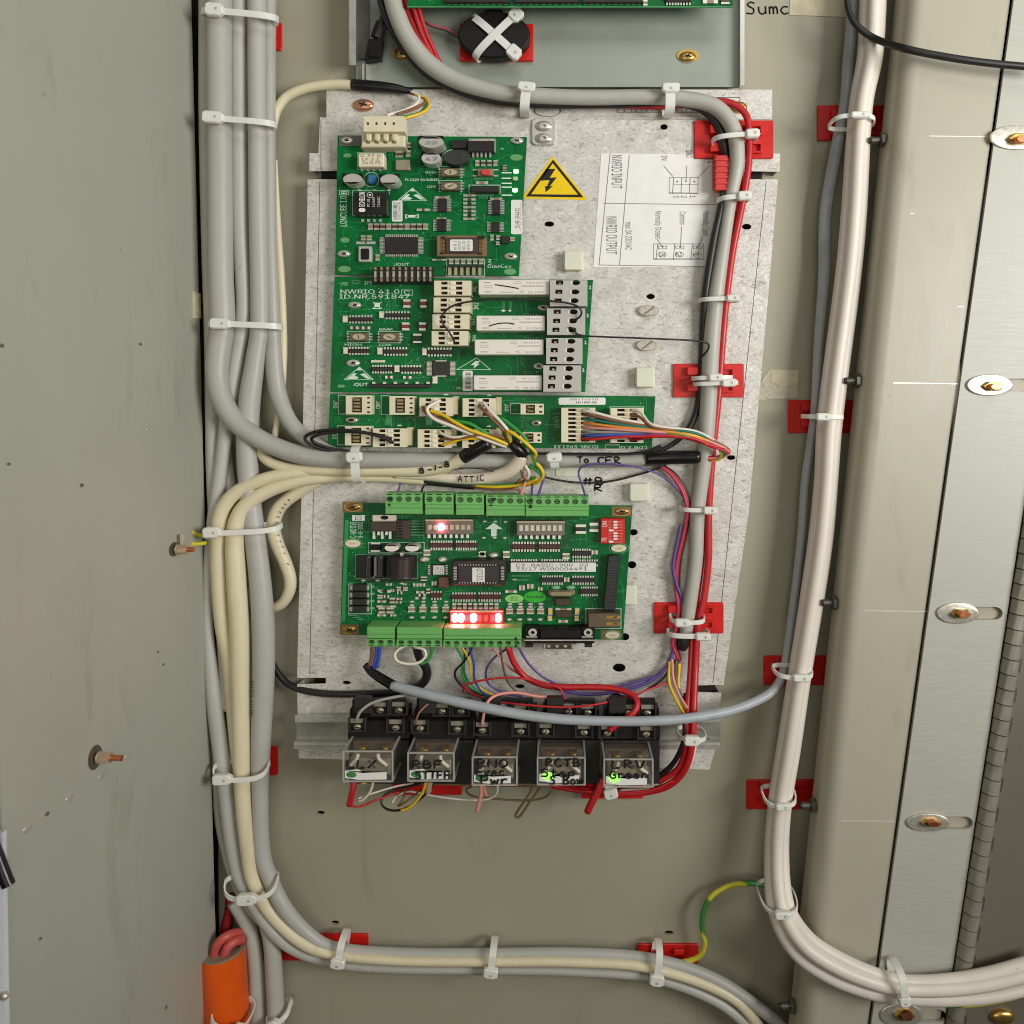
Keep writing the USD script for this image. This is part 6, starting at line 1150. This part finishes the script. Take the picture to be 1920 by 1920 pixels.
# run along the right of the plate
run = Thing('grey_cable', 'grey cable curving from the upper tray down the right side of the plate', 'cable', (1330, 700, 50))
run.add('jacket', tube([(728, -40, 74), (742, 20, 72), (765, 72, 68), (805, 120, 62), (860, 152, 58), (930, 172, 56), (1000, 179, 56), (1100, 183, 56), (1200, 182, 56), (1280, 185, 58), (1340, 200, 62), (1374, 240, 66), (1382, 300, 66), (1370, 372, 62), (1358, 450, 60), (1343, 550, 58), (1334, 650, 58), (1328, 760, 58), (1320, 860, 56), (1308, 957, 56), (1304, 1050, 56), (1292, 1140, 58), (1284, 1196, 58)], [17, 17, 17, 17, 16, 15, 14.5, 14, 14, 14.5, 15, 15, 14, 12, 12.5, 15, 15.5, 15.5, 15, 14, 13.5, 13, 12], 16), grey3, smooth=True)
run.add('cut_end', tube([(1284, 1194, 58), (1281, 1206, 58), (1278, 1216, 56)], [12.5, 12, 9], 12), black2, smooth=True)
def wire(label, col, r, P, h=90, name=None):
    P = [(p[0], p[1], p[2] if len(p) > 2 else h) for p in P]
    return single(name or 'wire', label, 'wire', tube(P, r, 7, 5), WIRE[col] if isinstance(col, str) else col, smooth=True)
bk = Thing('black_cable', 'black cable beside the grey run with a red splice near the top red mount', 'cable', (1330, 600, 50))
bk.add('jacket', tube([(703, -40, 66), (722, 30, 62), (755, 90, 56), (800, 140, 48), (860, 172, 44), (930, 190, 44), (1020, 196, 44), (1150, 196, 44), (1260, 193, 48), (1315, 205, 52), (1346, 235, 54), (1357, 275, 56), (1362, 300, 58)], [6, 6, 6, 6, 6, 6.5, 7, 7, 7, 7.5, 8, 8, 6], 12), black2, smooth=True)
bk.add('splice', cat(rbox(1341, 290, 1366, 357, 50, 66, 3, 2)), mat('splice_red', (206, 62, 58), .42)); [bk.add('splice_rib', rbox(1340, 296 + 11 * i, 1367, 301 + 11 * i, 66, 68.5, 2, 1), mat('splice_red', None)) for i in range(6)]
bk.add('splice_wing', rbox(1338, 289, 1346, 354, 46, 58, 2, 1), mat('splice_dark_red', (172, 34, 34), .42))
bk.add('jacket', tube([(1356, 352, 58), (1351, 390, 60), (1338, 452, 60), (1323, 552, 56), (1317, 650, 48), (1311, 745, 48), (1298, 792, 50), (1275, 822, 52), (1243, 843, 52), (1215, 855, 50)], [5, 6.5, 7.5, 7.5, 7, 6.5, 6, 5, 4.5, 4], 12), black2, smooth=True)
wire('slim black wire beside the grey cable as it leaves the upper tray', 'black', 5, [(716, -40, 70), (734, 30, 66), (764, 88, 60), (808, 136, 52), (868, 166, 48), (940, 184, 46), (1010, 190, 46)])
wire('upper red wire along the right side of the plate', 'red', 6.8, [(752, -40, 70), (766, 20, 66), (788, 70, 58), (812, 108, 52), (850, 140, 44), (950, 176, 42), (1100, 193, 42), (1250, 198, 42), (1340, 190, 50), (1380, 198, 58), (1402, 225, 60), (1404, 300, 60), (1394, 370, 58), (1374, 470, 56), (1362, 560, 56), (1354, 650, 56), (1347, 745, 56), (1336, 850, 54), (1329, 957, 54), (1328, 1050, 54), (1320, 1120, 56), (1308, 1180, 58), (1304, 1250, 64), (1300, 1340, 92), (1298, 1390, 98), (1285, 1440, 90), (1255, 1472, 76), (1210, 1485, 62), (1150, 1487, 56), (1080, 1480, 56), (1035, 1472, 56)], name='red_wire')
wire('red wire lying close against the grey run on the plate', 'red', 5.5, [(1392, 290, 50), (1384, 370, 50), (1364, 470, 48), (1352, 560, 48), (1346, 650, 48), (1338, 745, 48), (1328, 850, 47), (1320, 957, 46), (1316, 1050, 46), (1306, 1130, 48), (1298, 1190, 54), (1294, 1260, 62), (1288, 1340, 88), (1288, 1390, 92), (1272, 1440, 84), (1235, 1466, 72)], name='red_wire')
for k, (dx, lab) in enumerate([(0, 'bright red wire leaving the upper tray beside the green board'), (9, 'thin red wire nearest the upper green board')]):
    wire(lab, 'red', 4, [(762 + dx, -40, 80), (776 + dx, 15, 76), (790 + dx, 60, 66), (806 + dx * .8, 92, 56), (818 + dx * .5, 112, 50), (836, 132, 42)], name='red_wire')
wire('dark brown wire curving round the last stretch of the red wires to the rail end', 'black', 5, [(1286, 1300, 70), (1284, 1350, 90), (1282, 1390, 92), (1262, 1432, 84), (1228, 1462, 72)])
wire('pale wire outside the red wires at the foot of the rail', 'white', 4, [(1304, 1395, 92), (1294, 1432, 88), (1272, 1460, 78), (1235, 1478, 66), (1160, 1484, 60)])
# black plug in the tray corner
bp = Thing('black_plug', 'black cable plug hanging in the left corner of the upper tray', 'plug', (705, 110, 40))
bp.add('lead', tube([(728, -10, 56), (722, 25, 52), (714, 50, 48)], [7, 7, 8], 10), black2, smooth=True); bp.add('shell', tube([(716, 44, 48), (706, 72, 46)], [12, 12], 8, smooth=False), black, smooth=40); bp.add('nose', prism([(690, 72), (716, 70), (712, 108), (682, 112)], 34, 54, 2), black); bp.add('latch', prism([(696, 84), (706, 83), (703, 104), (692, 106)], 54, 58, 1), tape_m)

pt = mat('legend_ink', (70, 62, 52), .6)
def legend(x0, y0, x1, y1, h, n, label_parent, seed):
    rs = random.Random(seed); ms = []
    for i in range(n):
        f = i / (n - 1); x, y = x0 + (x1 - x0) * f, y0 + (y1 - y0) * f
        if rs.random() < .2: continue
        ms.append(tube([(x - 2.2, y + rs.uniform(-1, 1), h), (x + 2.2, y + rs.uniform(-1, 1), h)], .75, 4)); 
        if rs.random() < .6: ms.append(tube([(x - 2, y, h), (x - 2 + rs.uniform(0, 3), y + 3, h)], .7, 4))
    v, f_ = cat(*ms); return TubeMesh(v, f_)
for lab, a in [('faint printed legend on the leftmost grey cable of the left bundle', (377, 130, 380, 300, 44, 34, 0, 1)), ('printed legend on the broad grey cable beside the rail end', (474, 1278, 472, 1342, 66, 13, 0, 2)), ('printed legend on the thick grey cable near the top of the left bundle', (400, 420, 399, 540, 82, 24, 0, 3))]:
    single('cable_print', lab, 'print', legend(*a), pt, kind=None)

# ================================================================ loose wires
wire('black jumper wire arching from the cream plugs over the white relays', 'black', 1.9, [(852, 640, 96), (842, 622, 104), (829, 604, 108), (830, 590, 110), (850, 573, 114), (900, 563, 116), (960, 561, 116), (1040, 565, 116), (1078, 572, 116), (1090, 583, 114), (1087, 594, 110), (1074, 602, 98)])
wire('thin black wire from the grey terminals to the right cable run', 'black', 1.8, [(1066, 622, 96), (1068, 614, 106), (1076, 618, 108), (1082, 626, 108), (1100, 630, 108), (1200, 634, 100), (1305, 639, 84), (1328, 645, 78), (1327, 656, 74), (1316, 668, 62)])
wire('black wire looped over the grey cables left of the connector board', 'black', 3.4, [(738, 830, 92), (712, 818, 98), (670, 809, 98), (625, 806, 94), (590, 810, 90), (572, 820, 88), (580, 832, 84), (610, 843, 74), (680, 850, 56), (800, 852, 50), (950, 851, 50), (1100, 852, 50), (1200, 850, 52), (1240, 836, 56)])
wire('second black wire looped inside the first one left of the connector board', 'black', 3.2, [(735, 823, 92), (700, 814, 98), (650, 809, 96), (605, 813, 92), (584, 822, 88), (596, 833, 80), (640, 845, 66), (700, 853, 52), (800, 855, 48), (960, 855, 48)])
wire('thin dark wire dropping to the first green terminal', 'violet', 1.8, [(753, 896, 48), (750, 910, 56), (744, 928, 84)])
wire('black wire dropping to the second green terminal', 'black', 2, [(806, 898, 48), (794, 912, 58), (788, 930, 86)])
wire('violet wire dropping to the wide green terminal', 'violet', 2.4, [(1022, 888, 70), (1016, 908, 78), (1008, 932, 92)])
wire('slim violet wire dropping beside the pink core', 'violet', 2.4, [(1004, 895, 66), (998, 912, 76), (997, 932, 92)])
wire('pink wire dropping to the green terminal beside the violet ones', 'pink', 2.6, [(990, 895, 66), (982, 912, 76), (976, 932, 92)])
wire('dark violet wire arching from the last green terminal to the right', 'violet', 1.9, [(1098, 932, 92), (1091, 908, 80), (1085, 888, 76), (1090, 876, 78), (1115, 870, 80), (1160, 871, 76), (1210, 880, 66), (1250, 898, 54), (1280, 930, 50), (1288, 957, 50)])
wire('black wire sagging right of the cream core wires', 'black', 2, [(1012, 892, 60), (1040, 899, 56), (1085, 905, 52), (1140, 903, 50), (1200, 889, 50), (1240, 876, 50)])
mg = [('magenta wire bowing left of the grey run below the black tape', 'magenta', 3.4, 0), ('red violet wire beside the magenta bow', 'red', 3.2, 7), ('dark wire in the bow left of the grey run', 'black', 2.8, 13)]
for lab, col, r, d in mg:
    wire(lab, col, r, [(1228 + d, 868 + d * .3, 46), (1258 + d * .7, 890, 50), (1281 + d * .5, 925, 52), (1288 + d * .4, 957, 54), (1282 + d * .3, 1000, 52), (1270 + d * .4, 1050, 50), (1266 + d * .5, 1095, 50), (1272 + d * .3, 1140, 54), (1268 + d * .3, 1175, 56), (1261 + d * .6, 1205, 56), (1272 + d * .2, 1238, 56)])
wire('violet wire in the bow left of the grey run', 'violet', 3.4, [(1277, 985, 50), (1266, 1035, 52), (1262, 1065, 54), (1268, 1095, 54), (1278, 1125, 54), (1276, 1170, 54), (1260, 1225, 54), (1240, 1262, 54), (1200, 1285, 56), (1150, 1298, 58), (1090, 1301, 60), (1040, 1290, 62)])
wire('second violet wire fanning left from the lower tie', 'violet', 2.8, [(1262, 1232, 52), (1238, 1262, 52), (1205, 1275, 54), (1165, 1286, 56), (1120, 1292, 58)])
wire('thin black wire fanning left from the lower tie', 'black', 2, [(1266, 1238, 50), (1240, 1275, 52), (1195, 1302, 54), (1165, 1310, 54)])
wire('yellow wire from the lower tie to the rail', 'yellow', 3.2, [(1256, 1240, 56), (1254, 1275, 60), (1264, 1305, 72), (1282, 1338, 90)])
wire('second yellow wire beside the red wires above the rail', 'yellow', 3, [(1274, 1244, 56), (1272, 1280, 60), (1276, 1310, 70), (1286, 1330, 88)])
wire('pink wire from the lower tie to the rail', 'pink', 3, [(1260, 1236, 58), (1262, 1270, 62), (1272, 1300, 74), (1288, 1328, 90)])
wire('brown wire from the lower tie to the rail', 'olive', 2.6, [(1268, 1236, 54), (1268, 1275, 58), (1280, 1310, 72), (1290, 1322, 84)])
# below the control board
gl = Thing('lead_set', 'supply lead of the control board with brown and blue cores in black tape', 'cable', (705, 1260, 60))
gl.add('black_tape', tube([(684, 1246, 74), (700, 1262, 78), (740, 1287, 92)], [6, 8.5, 10], 12), tape_m, smooth=True); gl.add('core_wire', tube([(697, 1210, 84), (697, 1230, 80), (692, 1250, 76)], 3.4, 8), WIRE['brown'], smooth=True)
for x in (706, 712): gl.add('core_wire', tube([(x, 1210, 84), (x - 1, 1228, 82), (x - 6, 1252, 78)], 3.4, 8), WIRE['blue'], smooth=True)
wire('white wire ring under the green terminals', 'white', 2.8, [(776, 1213, 88), (795, 1218, 92), (798, 1230, 94), (786, 1242, 94), (766, 1245, 94), (746, 1240, 92), (740, 1228, 90), (748, 1217, 88), (760, 1211, 86)])
wire('green wire beside the white ring', 'green', 3, [(810, 1212, 86), (808, 1228, 84), (800, 1240, 84), (788, 1245, 86)])
cable('black_cable', 'shiny black cable hooking from the control board to the left behind the bundle', [(780, 1210, 78), (786, 1232, 72), (800, 1255, 64), (797, 1275, 58), (778, 1290, 54), (740, 1298, 50), (680, 1301, 46), (620, 1301, 44), (572, 1295, 36), (540, 1282, 26), (520, 1260, 20), (508, 1235, 16)], [8, 8, 8.5, 8.5, 8, 7, 6.5, 6.5, 6.5, 6.5, 6, 5], mat('shiny_black_jacket', (40, 38, 38), .28), 50, 12)
LW = [('green wire leaving the long green terminal', 'green', [(855, 1213, 86), (868, 1238, 74), (866, 1262, 62), (880, 1286, 54), (915, 1306, 52), (950, 1316, 56)]), ('black wire crossing the yellow ones below the long green terminal', 'black', [(886, 1213, 86), (872, 1238, 76), (853, 1260, 66), (860, 1280, 60), (882, 1296, 54), (940, 1312, 52)]), ('yellow wire leaving the long green terminal', 'yellow', [(866, 1213, 86), (880, 1238, 76), (884, 1266, 62), (900, 1290, 54), (935, 1308, 52)]), ('blue wire beside the yellow one below the long terminal', 'blue', [(880, 1213, 86), (888, 1243, 74), (890, 1274, 60), (906, 1298, 54), (940, 1314, 54)]), ('teal wire behind the yellow one', 'teal', [(872, 1216, 80), (870, 1258, 58), (882, 1284, 50), (906, 1302, 48), (945, 1312, 50)]), ('olive wire dropping straight below the long terminal', 'olive', [(938, 1213, 86), (943, 1248, 74), (952, 1278, 62), (968, 1297, 56)]), ('violet wire bowing left below the long terminal', 'violet', [(952, 1215, 84), (924, 1236, 76), (911, 1260, 66), (918, 1284, 58), (948, 1300, 54), (980, 1306, 54)]), ('pale pink wire slanting right below the long terminal', 'pink', [(924, 1213, 86), (940, 1235, 78), (962, 1257, 70), (1005, 1277, 62), (1052, 1293, 66)]), ('violet wire slanting right to the relay sockets', 'violet', [(972, 1213, 86), (990, 1243, 78), (1016, 1268, 72), (1044, 1284, 72), (1058, 1302, 84), (1070, 1332, 104)])]
for lab, col, P in LW: wire(lab, col, 2.2, P)
wire('thick red wire from the control board to the socket of the LRV relay', 'red', 6, [(952, 1212, 88), (964, 1243, 82), (986, 1270, 76), (1020, 1284, 76), (1060, 1288, 78), (1110, 1288, 82), (1152, 1291, 88), (1186, 1303, 100), (1195, 1320, 112), (1186, 1338, 120), (1160, 1356, 122), (1142, 1370, 122)], name='red_wire')
wire('thin red wire arching over the coloured wires', 'red', 2, [(868, 1296, 74), (874, 1284, 82), (920, 1273, 88), (970, 1271, 88), (1012, 1280, 88), (1048, 1290, 88), (1058, 1308, 92), (1068, 1332, 104)])
wire('long thin red wire along the top of the relay sockets', 'red', 2, [(866, 1282, 70), (884, 1300, 76), (930, 1315, 96), (1000, 1323, 112), (1060, 1326, 114), (1110, 1322, 112), (1160, 1311, 96), (1205, 1297, 76), (1250, 1280, 58)])
wire('pink wire arching to the socket of the RNO relay', 'pink', 3, [(904, 1360, 122), (908, 1335, 126), (916, 1314, 122), (935, 1302, 112), (970, 1299, 104), (1010, 1306, 100), (1056, 1308, 98)])
wire('pale grey wire arching to the socket of the LLX relay', 'grey', 3, [(668, 1352, 122), (676, 1334, 122), (698, 1318, 112), (735, 1308, 100), (780, 1301, 90)])
wire('dull brown wire to the socket of the RBF relay', 'brown', 2.2, [(779, 1358, 122), (785, 1338, 120), (800, 1322, 110), (815, 1313, 100)])
# below the relays
wire('red wire with a thick red sleeve under the LLX relay', 'red', 6, [(664, 1462, 92), (662, 1478, 96), (658, 1496, 96), (655, 1510, 94)], name='red_sleeve')
wire('thin red wire trailing right from the sleeve under the LLX relay', 'red', 1.9, [(656, 1511, 92), (675, 1512, 90), (705, 1500, 80), (745, 1486, 60), (770, 1480, 46)])
wire('cream wire looping under the LLX relay', 'white', 2.6, [(701, 1462, 92), (694, 1484, 90), (680, 1500, 86), (672, 1502, 84)])
wire('pale wire running right from under the LLX relay', 'white', 2, [(672, 1497, 84), (700, 1487, 78), (740, 1475, 66), (775, 1468, 54)])
wire('yellow wire running right from under the LLX relay', 'yellow', 2, [(678, 1469, 84), (720, 1466, 76), (775, 1463, 62)])
wire('black wire loop hanging under the RBF relay', 'black', 2.2, [(816, 1466, 90), (800, 1487, 88), (770, 1511, 84), (742, 1520, 82), (720, 1514, 78), (715, 1500, 74), (728, 1487, 66), (752, 1478, 56), (790, 1470, 46)])
wire('yellow wire hanging under the RBF relay', 'yellow', 2.6, [(799, 1464, 94), (793, 1484, 92), (780, 1503, 90), (764, 1516, 88), (752, 1519, 86)])
wire('dark wire crossing under the RBF relay', 'olive', 2, [(760, 1478, 60), (756, 1498, 78), (746, 1512, 84), (766, 1500, 84), (790, 1480, 70)])
wire('beige wire stub under the RBF relay', mat('beige_wire', (190, 168, 140), .45), 7, [(806, 1460, 90), (805, 1470, 90), (802, 1484, 84)])
wire('pale wire sagging from the RBF relay to the RNO relay', 'white', 2, [(735, 1505, 76), (745, 1492, 60), (765, 1484, 48), (790, 1488, 50), (830, 1495, 60), (880, 1500, 66), (915, 1498, 74), (931, 1488, 80), (933, 1470, 86)])
wire('pink wire hanging under the RNO relay', 'pink', 4, [(901, 1468, 92), (902, 1488, 90), (898, 1506, 88), (894, 1522, 86)])
wire('second pink wire under the RNO relay', 'pink', 2.4, [(906, 1468, 92), (909, 1482, 90), (912, 1492, 88)])
wire('olive wire hairpin hanging under the RCTB relay', 'olive', 2.4, [(1002, 1470, 90), (990, 1492, 88), (970, 1522, 86), (966, 1531, 86), (974, 1531, 86), (992, 1506, 86), (1016, 1472, 88)])
wire('olive wire sagging between the RNO and RCTB relays', 'olive', 2, [(886, 1474, 60), (874, 1481, 64), (884, 1492, 68), (930, 1498, 72), (985, 1501, 76), (1020, 1496, 80), (1034, 1484, 84)])
wire('brown wire along the back below the relays', 'brown', 2, [(770, 1470, 40), (850, 1471, 44), (930, 1473, 48), (1010, 1474, 52)])
wire('thick red wire end hanging between the RCTB and LRV relays', 'red', 7, [(1129, 1458, 96), (1122, 1480, 98), (1110, 1504, 98), (1101, 1523, 96)], name='red_sleeve')
wire('thin red wire along the bottom of the right relays', 'red', 2.4, [(1020, 1470, 56), (1080, 1482, 66), (1160, 1486, 76), (1225, 1480, 84), (1262, 1464, 88)])
for k, P in enumerate([[(384, 1005, 60), (371, 1003, 72), (358, 997, 84), (350, 998, 92), (344, 1006, 98)], [(386, 1018, 60), (370, 1020, 74), (354, 1020, 90), (342, 1022, 100)]]):
    single('earth_wire', ['upper earth lead to the copper stud on the side panel', 'lower earth lead to the copper stud on the side panel'][k], 'wire', tube(P, 4, 8), earth, smooth=True)

# ================================================================ cable ties
def tie(label, p0, p1, ht, hb, w=9, head=.12, hl=22, hw=15, bow=0.0, m=None, tail=0):
    """strap looped round a bundle; p0, p1 its visible ends, head at that share of the way"""
    if label.startswith('white') and p0[0] < 540 and p1[0] - p0[0] > 60: p1, hb = (p1[0] - 13, p1[1]), 44
    if p0[0] > 1240 and hb == 20: hb = 52
    t = Thing('cable_tie', label, 'cable tie', ((p0[0] + p1[0]) / 2, (p0[1] + p1[1]) / 2, hb), 'white cable ties')
    a, b = np.array(p0, float), np.array(p1, float); c = (a + b) / 2; u = b - a; Ln = np.linalg.norm(u); u /= Ln; v = np.array([-u[1], u[0]])
    th = np.linspace(0, 2 * np.pi, 41)[:-1]; cx = np.sign(np.cos(th)) * np.abs(np.cos(th)) ** .62; sy = np.sign(np.sin(th)) * np.abs(np.sin(th)) ** .75
    hc, hr_ = (ht + hb) / 2, (ht - hb) / 2; rings = []
    n = len(th); V = []; 
    for off, s in ((0, -1), (0, 1), (2.6, 1), (2.6, -1)):
        for i in range(n):
            q = c + u * (cx[i] * (Ln / 2 + off * .9)) + v * (s * w / 2 + bow * max(sy[i], 0))
            V.append((q[0], q[1], hc + sy[i] * (hr_ + off)))
    F = []
    for k in range(4):
        for i in range(n):
            i2 = (i + 1) % n; A, B = k * n, ((k + 1) % 4) * n
            F += [(A + i, A + i2, B + i2), (A + i, B + i2, B + i)]
    t.add('strap', (np.array(V), np.array(F)), m or nylon, hr=ht, smooth=40)
    f = head; hcx = a + u * Ln * f; sag = bow * math.sqrt(max(1 - (2 * f - 1) ** 2, 0)) * .95; o = hcx + v * sag
    pts = [o - u * hl / 2 - v * hw * .36, o - u * hl * .36 - v * hw / 2, o + u * hl * .3 - v * hw / 2, o + u * hl / 2 - v * w * .55, o + u * hl / 2 + v * w * .55, o + u * hl * .3 + v * hw / 2, o - u * hl * .36 + v * hw / 2, o - u * hl / 2 + v * hw * .36]
    zt = hc + hr_ * math.sqrt(max(1 - (2 * f - 1) ** 4, 0)) if 0 < f < 1 else hc
    hd_ = t.add('head', prism(pts, zt - 1, zt + 10, 2.2), m or nylon, hr=ht)
    t.add('pawl_window', bar(*(o + u * hl * .12 - v * 2.5), *(o + u * hl * .12 + v * 2.5), 4, zt + 9.5, zt + 10.3), mat('pawl_shade', (176, 172, 160), .5), hr=ht, parent=hd_)
tie('white cable tie topmost on the left cable bundle, half cut by the frame', (371, 12), (523, 24), 92, 18, 12, .24, 34, 24, 6)
tie('white cable tie on the left bundle level with the cream lead', (375, 216), (520, 226), 92, 18, 11, .2, 40, 22, 4)
tie('white cable tie on the left bundle level with the white relays', (384, 606), (531, 611), 92, 18, 11, .23, 38, 20, 0)
tie('white cable tie round the cream and grey cables beside the earth stud', (380, 996), (530, 990), 94, 18, 10, .13, 34, 20, 5)
tie('white cable tie on the left bundle level with the bare stud', (394, 1448), (508, 1444), 86, 14, 9, .24, 36, 19, 16)
tie('white cable tie round the lower bend of the left bundle', (415, 1666), (525, 1660), 86, 20, 9, .5, 38, 20, 22)
tie('white cable tie round the straight grey cable at the bottom edge', (496, 1922), (535, 1902), 60, 14, 9, .35, 26, 18, 6)
tie('white cable tie end round the orange conduit at the bottom edge', (390, 1912), (470, 1930), 112, 14, 9, .9, 22, 16, 8)
tie('white cable tie binding grey and cream cables left of the looped plugs', (664, 838), (668, 906), 92, 40, 16, .28, 20, 30, 0, nylon)
tie('white cable tie on the grey cable left of its handwriting', (1038, 848), (1041, 880), 84, 42, 16, .3, 18, 29, 0, nylon)
tie('left white cable tie on the grey cable below the upper tray', (988, 155), (983, 205), 82, 32, 18, .18, 18, 33, 0)
tie('right white cable tie on the grey cable below the upper tray', (1257, 157), (1257, 206), 84, 32, 18, .18, 18, 33, 0)
tie('white cable tie at the top red mount on the plate', (1342, 256), (1424, 250), 92, 42, 9, .84, 26, 17, 0)
tie('white cable tie under the red splice', (1351, 371), (1408, 367), 84, 38, 9, .78, 26, 17, 0)
tie('white cable tie on the right run level with the relay board top', (1316, 561), (1388, 559), 84, 38, 8, .8, 24, 13, 0)
tie('upper of the two white ties at the middle red mount', (1303, 709), (1376, 707), 86, 38, 8, .52, 26, 14, 0)
tie('lower of the two white ties at the middle red mount', (1306, 720), (1386, 717), 84, 38, 8, .76, 28, 15, 0)
tie('white cable tie on the right run level with the green terminals', (1279, 956), (1344, 957), 82, 38, 8, .8, 26, 14, 0)
tie('white cable tie across the lower red mount on the plate', (1260, 1163), (1323, 1163), 84, 40, 8, .3, 28, 15, 4)
tie('white cable tie just below the lower red mount', (1255, 1192), (1332, 1193), 84, 40, 9, .82, 28, 14, 0)
tie('white cable tie with a round head by the rail slot', (1276, 1386), (1326, 1388), 116, 60, 8, .42, 30, 18, 0)
tie('white cable tie under the LRV relay', (1140, 1462), (1148, 1500), 80, 40, 16, .62, 20, 26, 0)
tie('white cable tie round the white bundle and thin grey cable at the top', (1566, 224), (1646, 224), 104, 20, 8, .56, 36, 12, -7)
tie('white cable tie round the white bundle below the masking tape', (1514, 781), (1586, 782), 102, 20, 8, .4, 28, 14, 0)
tie('white cable tie where the thin grey cable leaves the white bundle', (1458, 1263), (1528, 1265), 102, 20, 8, .62, 32, 13, 6)
tie('white cable tie on the white bundle at its lowest red mount', (1437, 1499), (1496, 1497), 102, 20, 8, .5, 28, 12, 13)
tie('white cable tie round the white cables where they start to bend', (1436, 1706), (1502, 1704), 146, 60, 7, .45, 30, 14, 8)
tie('white cable tie round the white cables by the hinge', (1692, 1828), (1698, 1884), 194, 140, 14, .92, 18, 22, 0)
tie('left white cable tie on the bottom cable run', (640, 1768), (632, 1818), 62, 12, 13, .72, 18, 27, 0)
tie('middle white cable tie on the bottom cable run', (925, 1782), (919, 1832), 62, 12, 13, .82, 18, 27, 0)
tie('right white cable tie on the bottom cable run', (1238, 1786), (1230, 1846), 62, 12, 13, .86, 20, 27, 0)
# the two ties crossing the buzzer
for lab, a, b, hd in [('white cable tie slanting over the buzzer from upper left', (884, 27), (968, 101), .95), ('white cable tie slanting over the buzzer from upper right', (972, 22), (890, 102), .06)]:
    tie(lab, a, b, TH + 39 + (2 if hd < .5 else 0), TH + 8, 14, hd, 26, 24, 0)

# ================================================================ tapes and pen marks on the back panel
tp = mat('old_masking_tape', (202, 192, 162), .55, var=.12, scale=160, bump=.5, bscale=150)
t = Thing('masking_tape', 'torn square of old masking tape on the back panel beside the white bundle', 'tape', (1460, 748, 0))
t.add('strip', prism([(1424, 722), (1432, 708), (1444, 692), (1496, 694), (1494, 746), (1422, 750)], .2, 1.3), mat('clear_tape', (190, 184, 160), .3, var=.15, scale=300, bump=.6, bscale=240)); t.add('patch', prism([(1448, 694), (1497, 695), (1496, 718), (1470, 726), (1446, 716)], 1.4, 2.2), tp)
t = Thing('masking_tape', 'strip of old tape at the top right beside the handwritten word', 'tape', (1530, 30, 0))
t.add('strip', prism([(1482, -20), (1598, -20), (1592, 32), (1480, 28)], .2, 1.3), tp)
single('handwriting', 'handwritten word in black pen on the back panel at the top right', 'writing', script('Sumc', 1398, 4, 1482, 26, .6, 1.5, seed=11), ink)
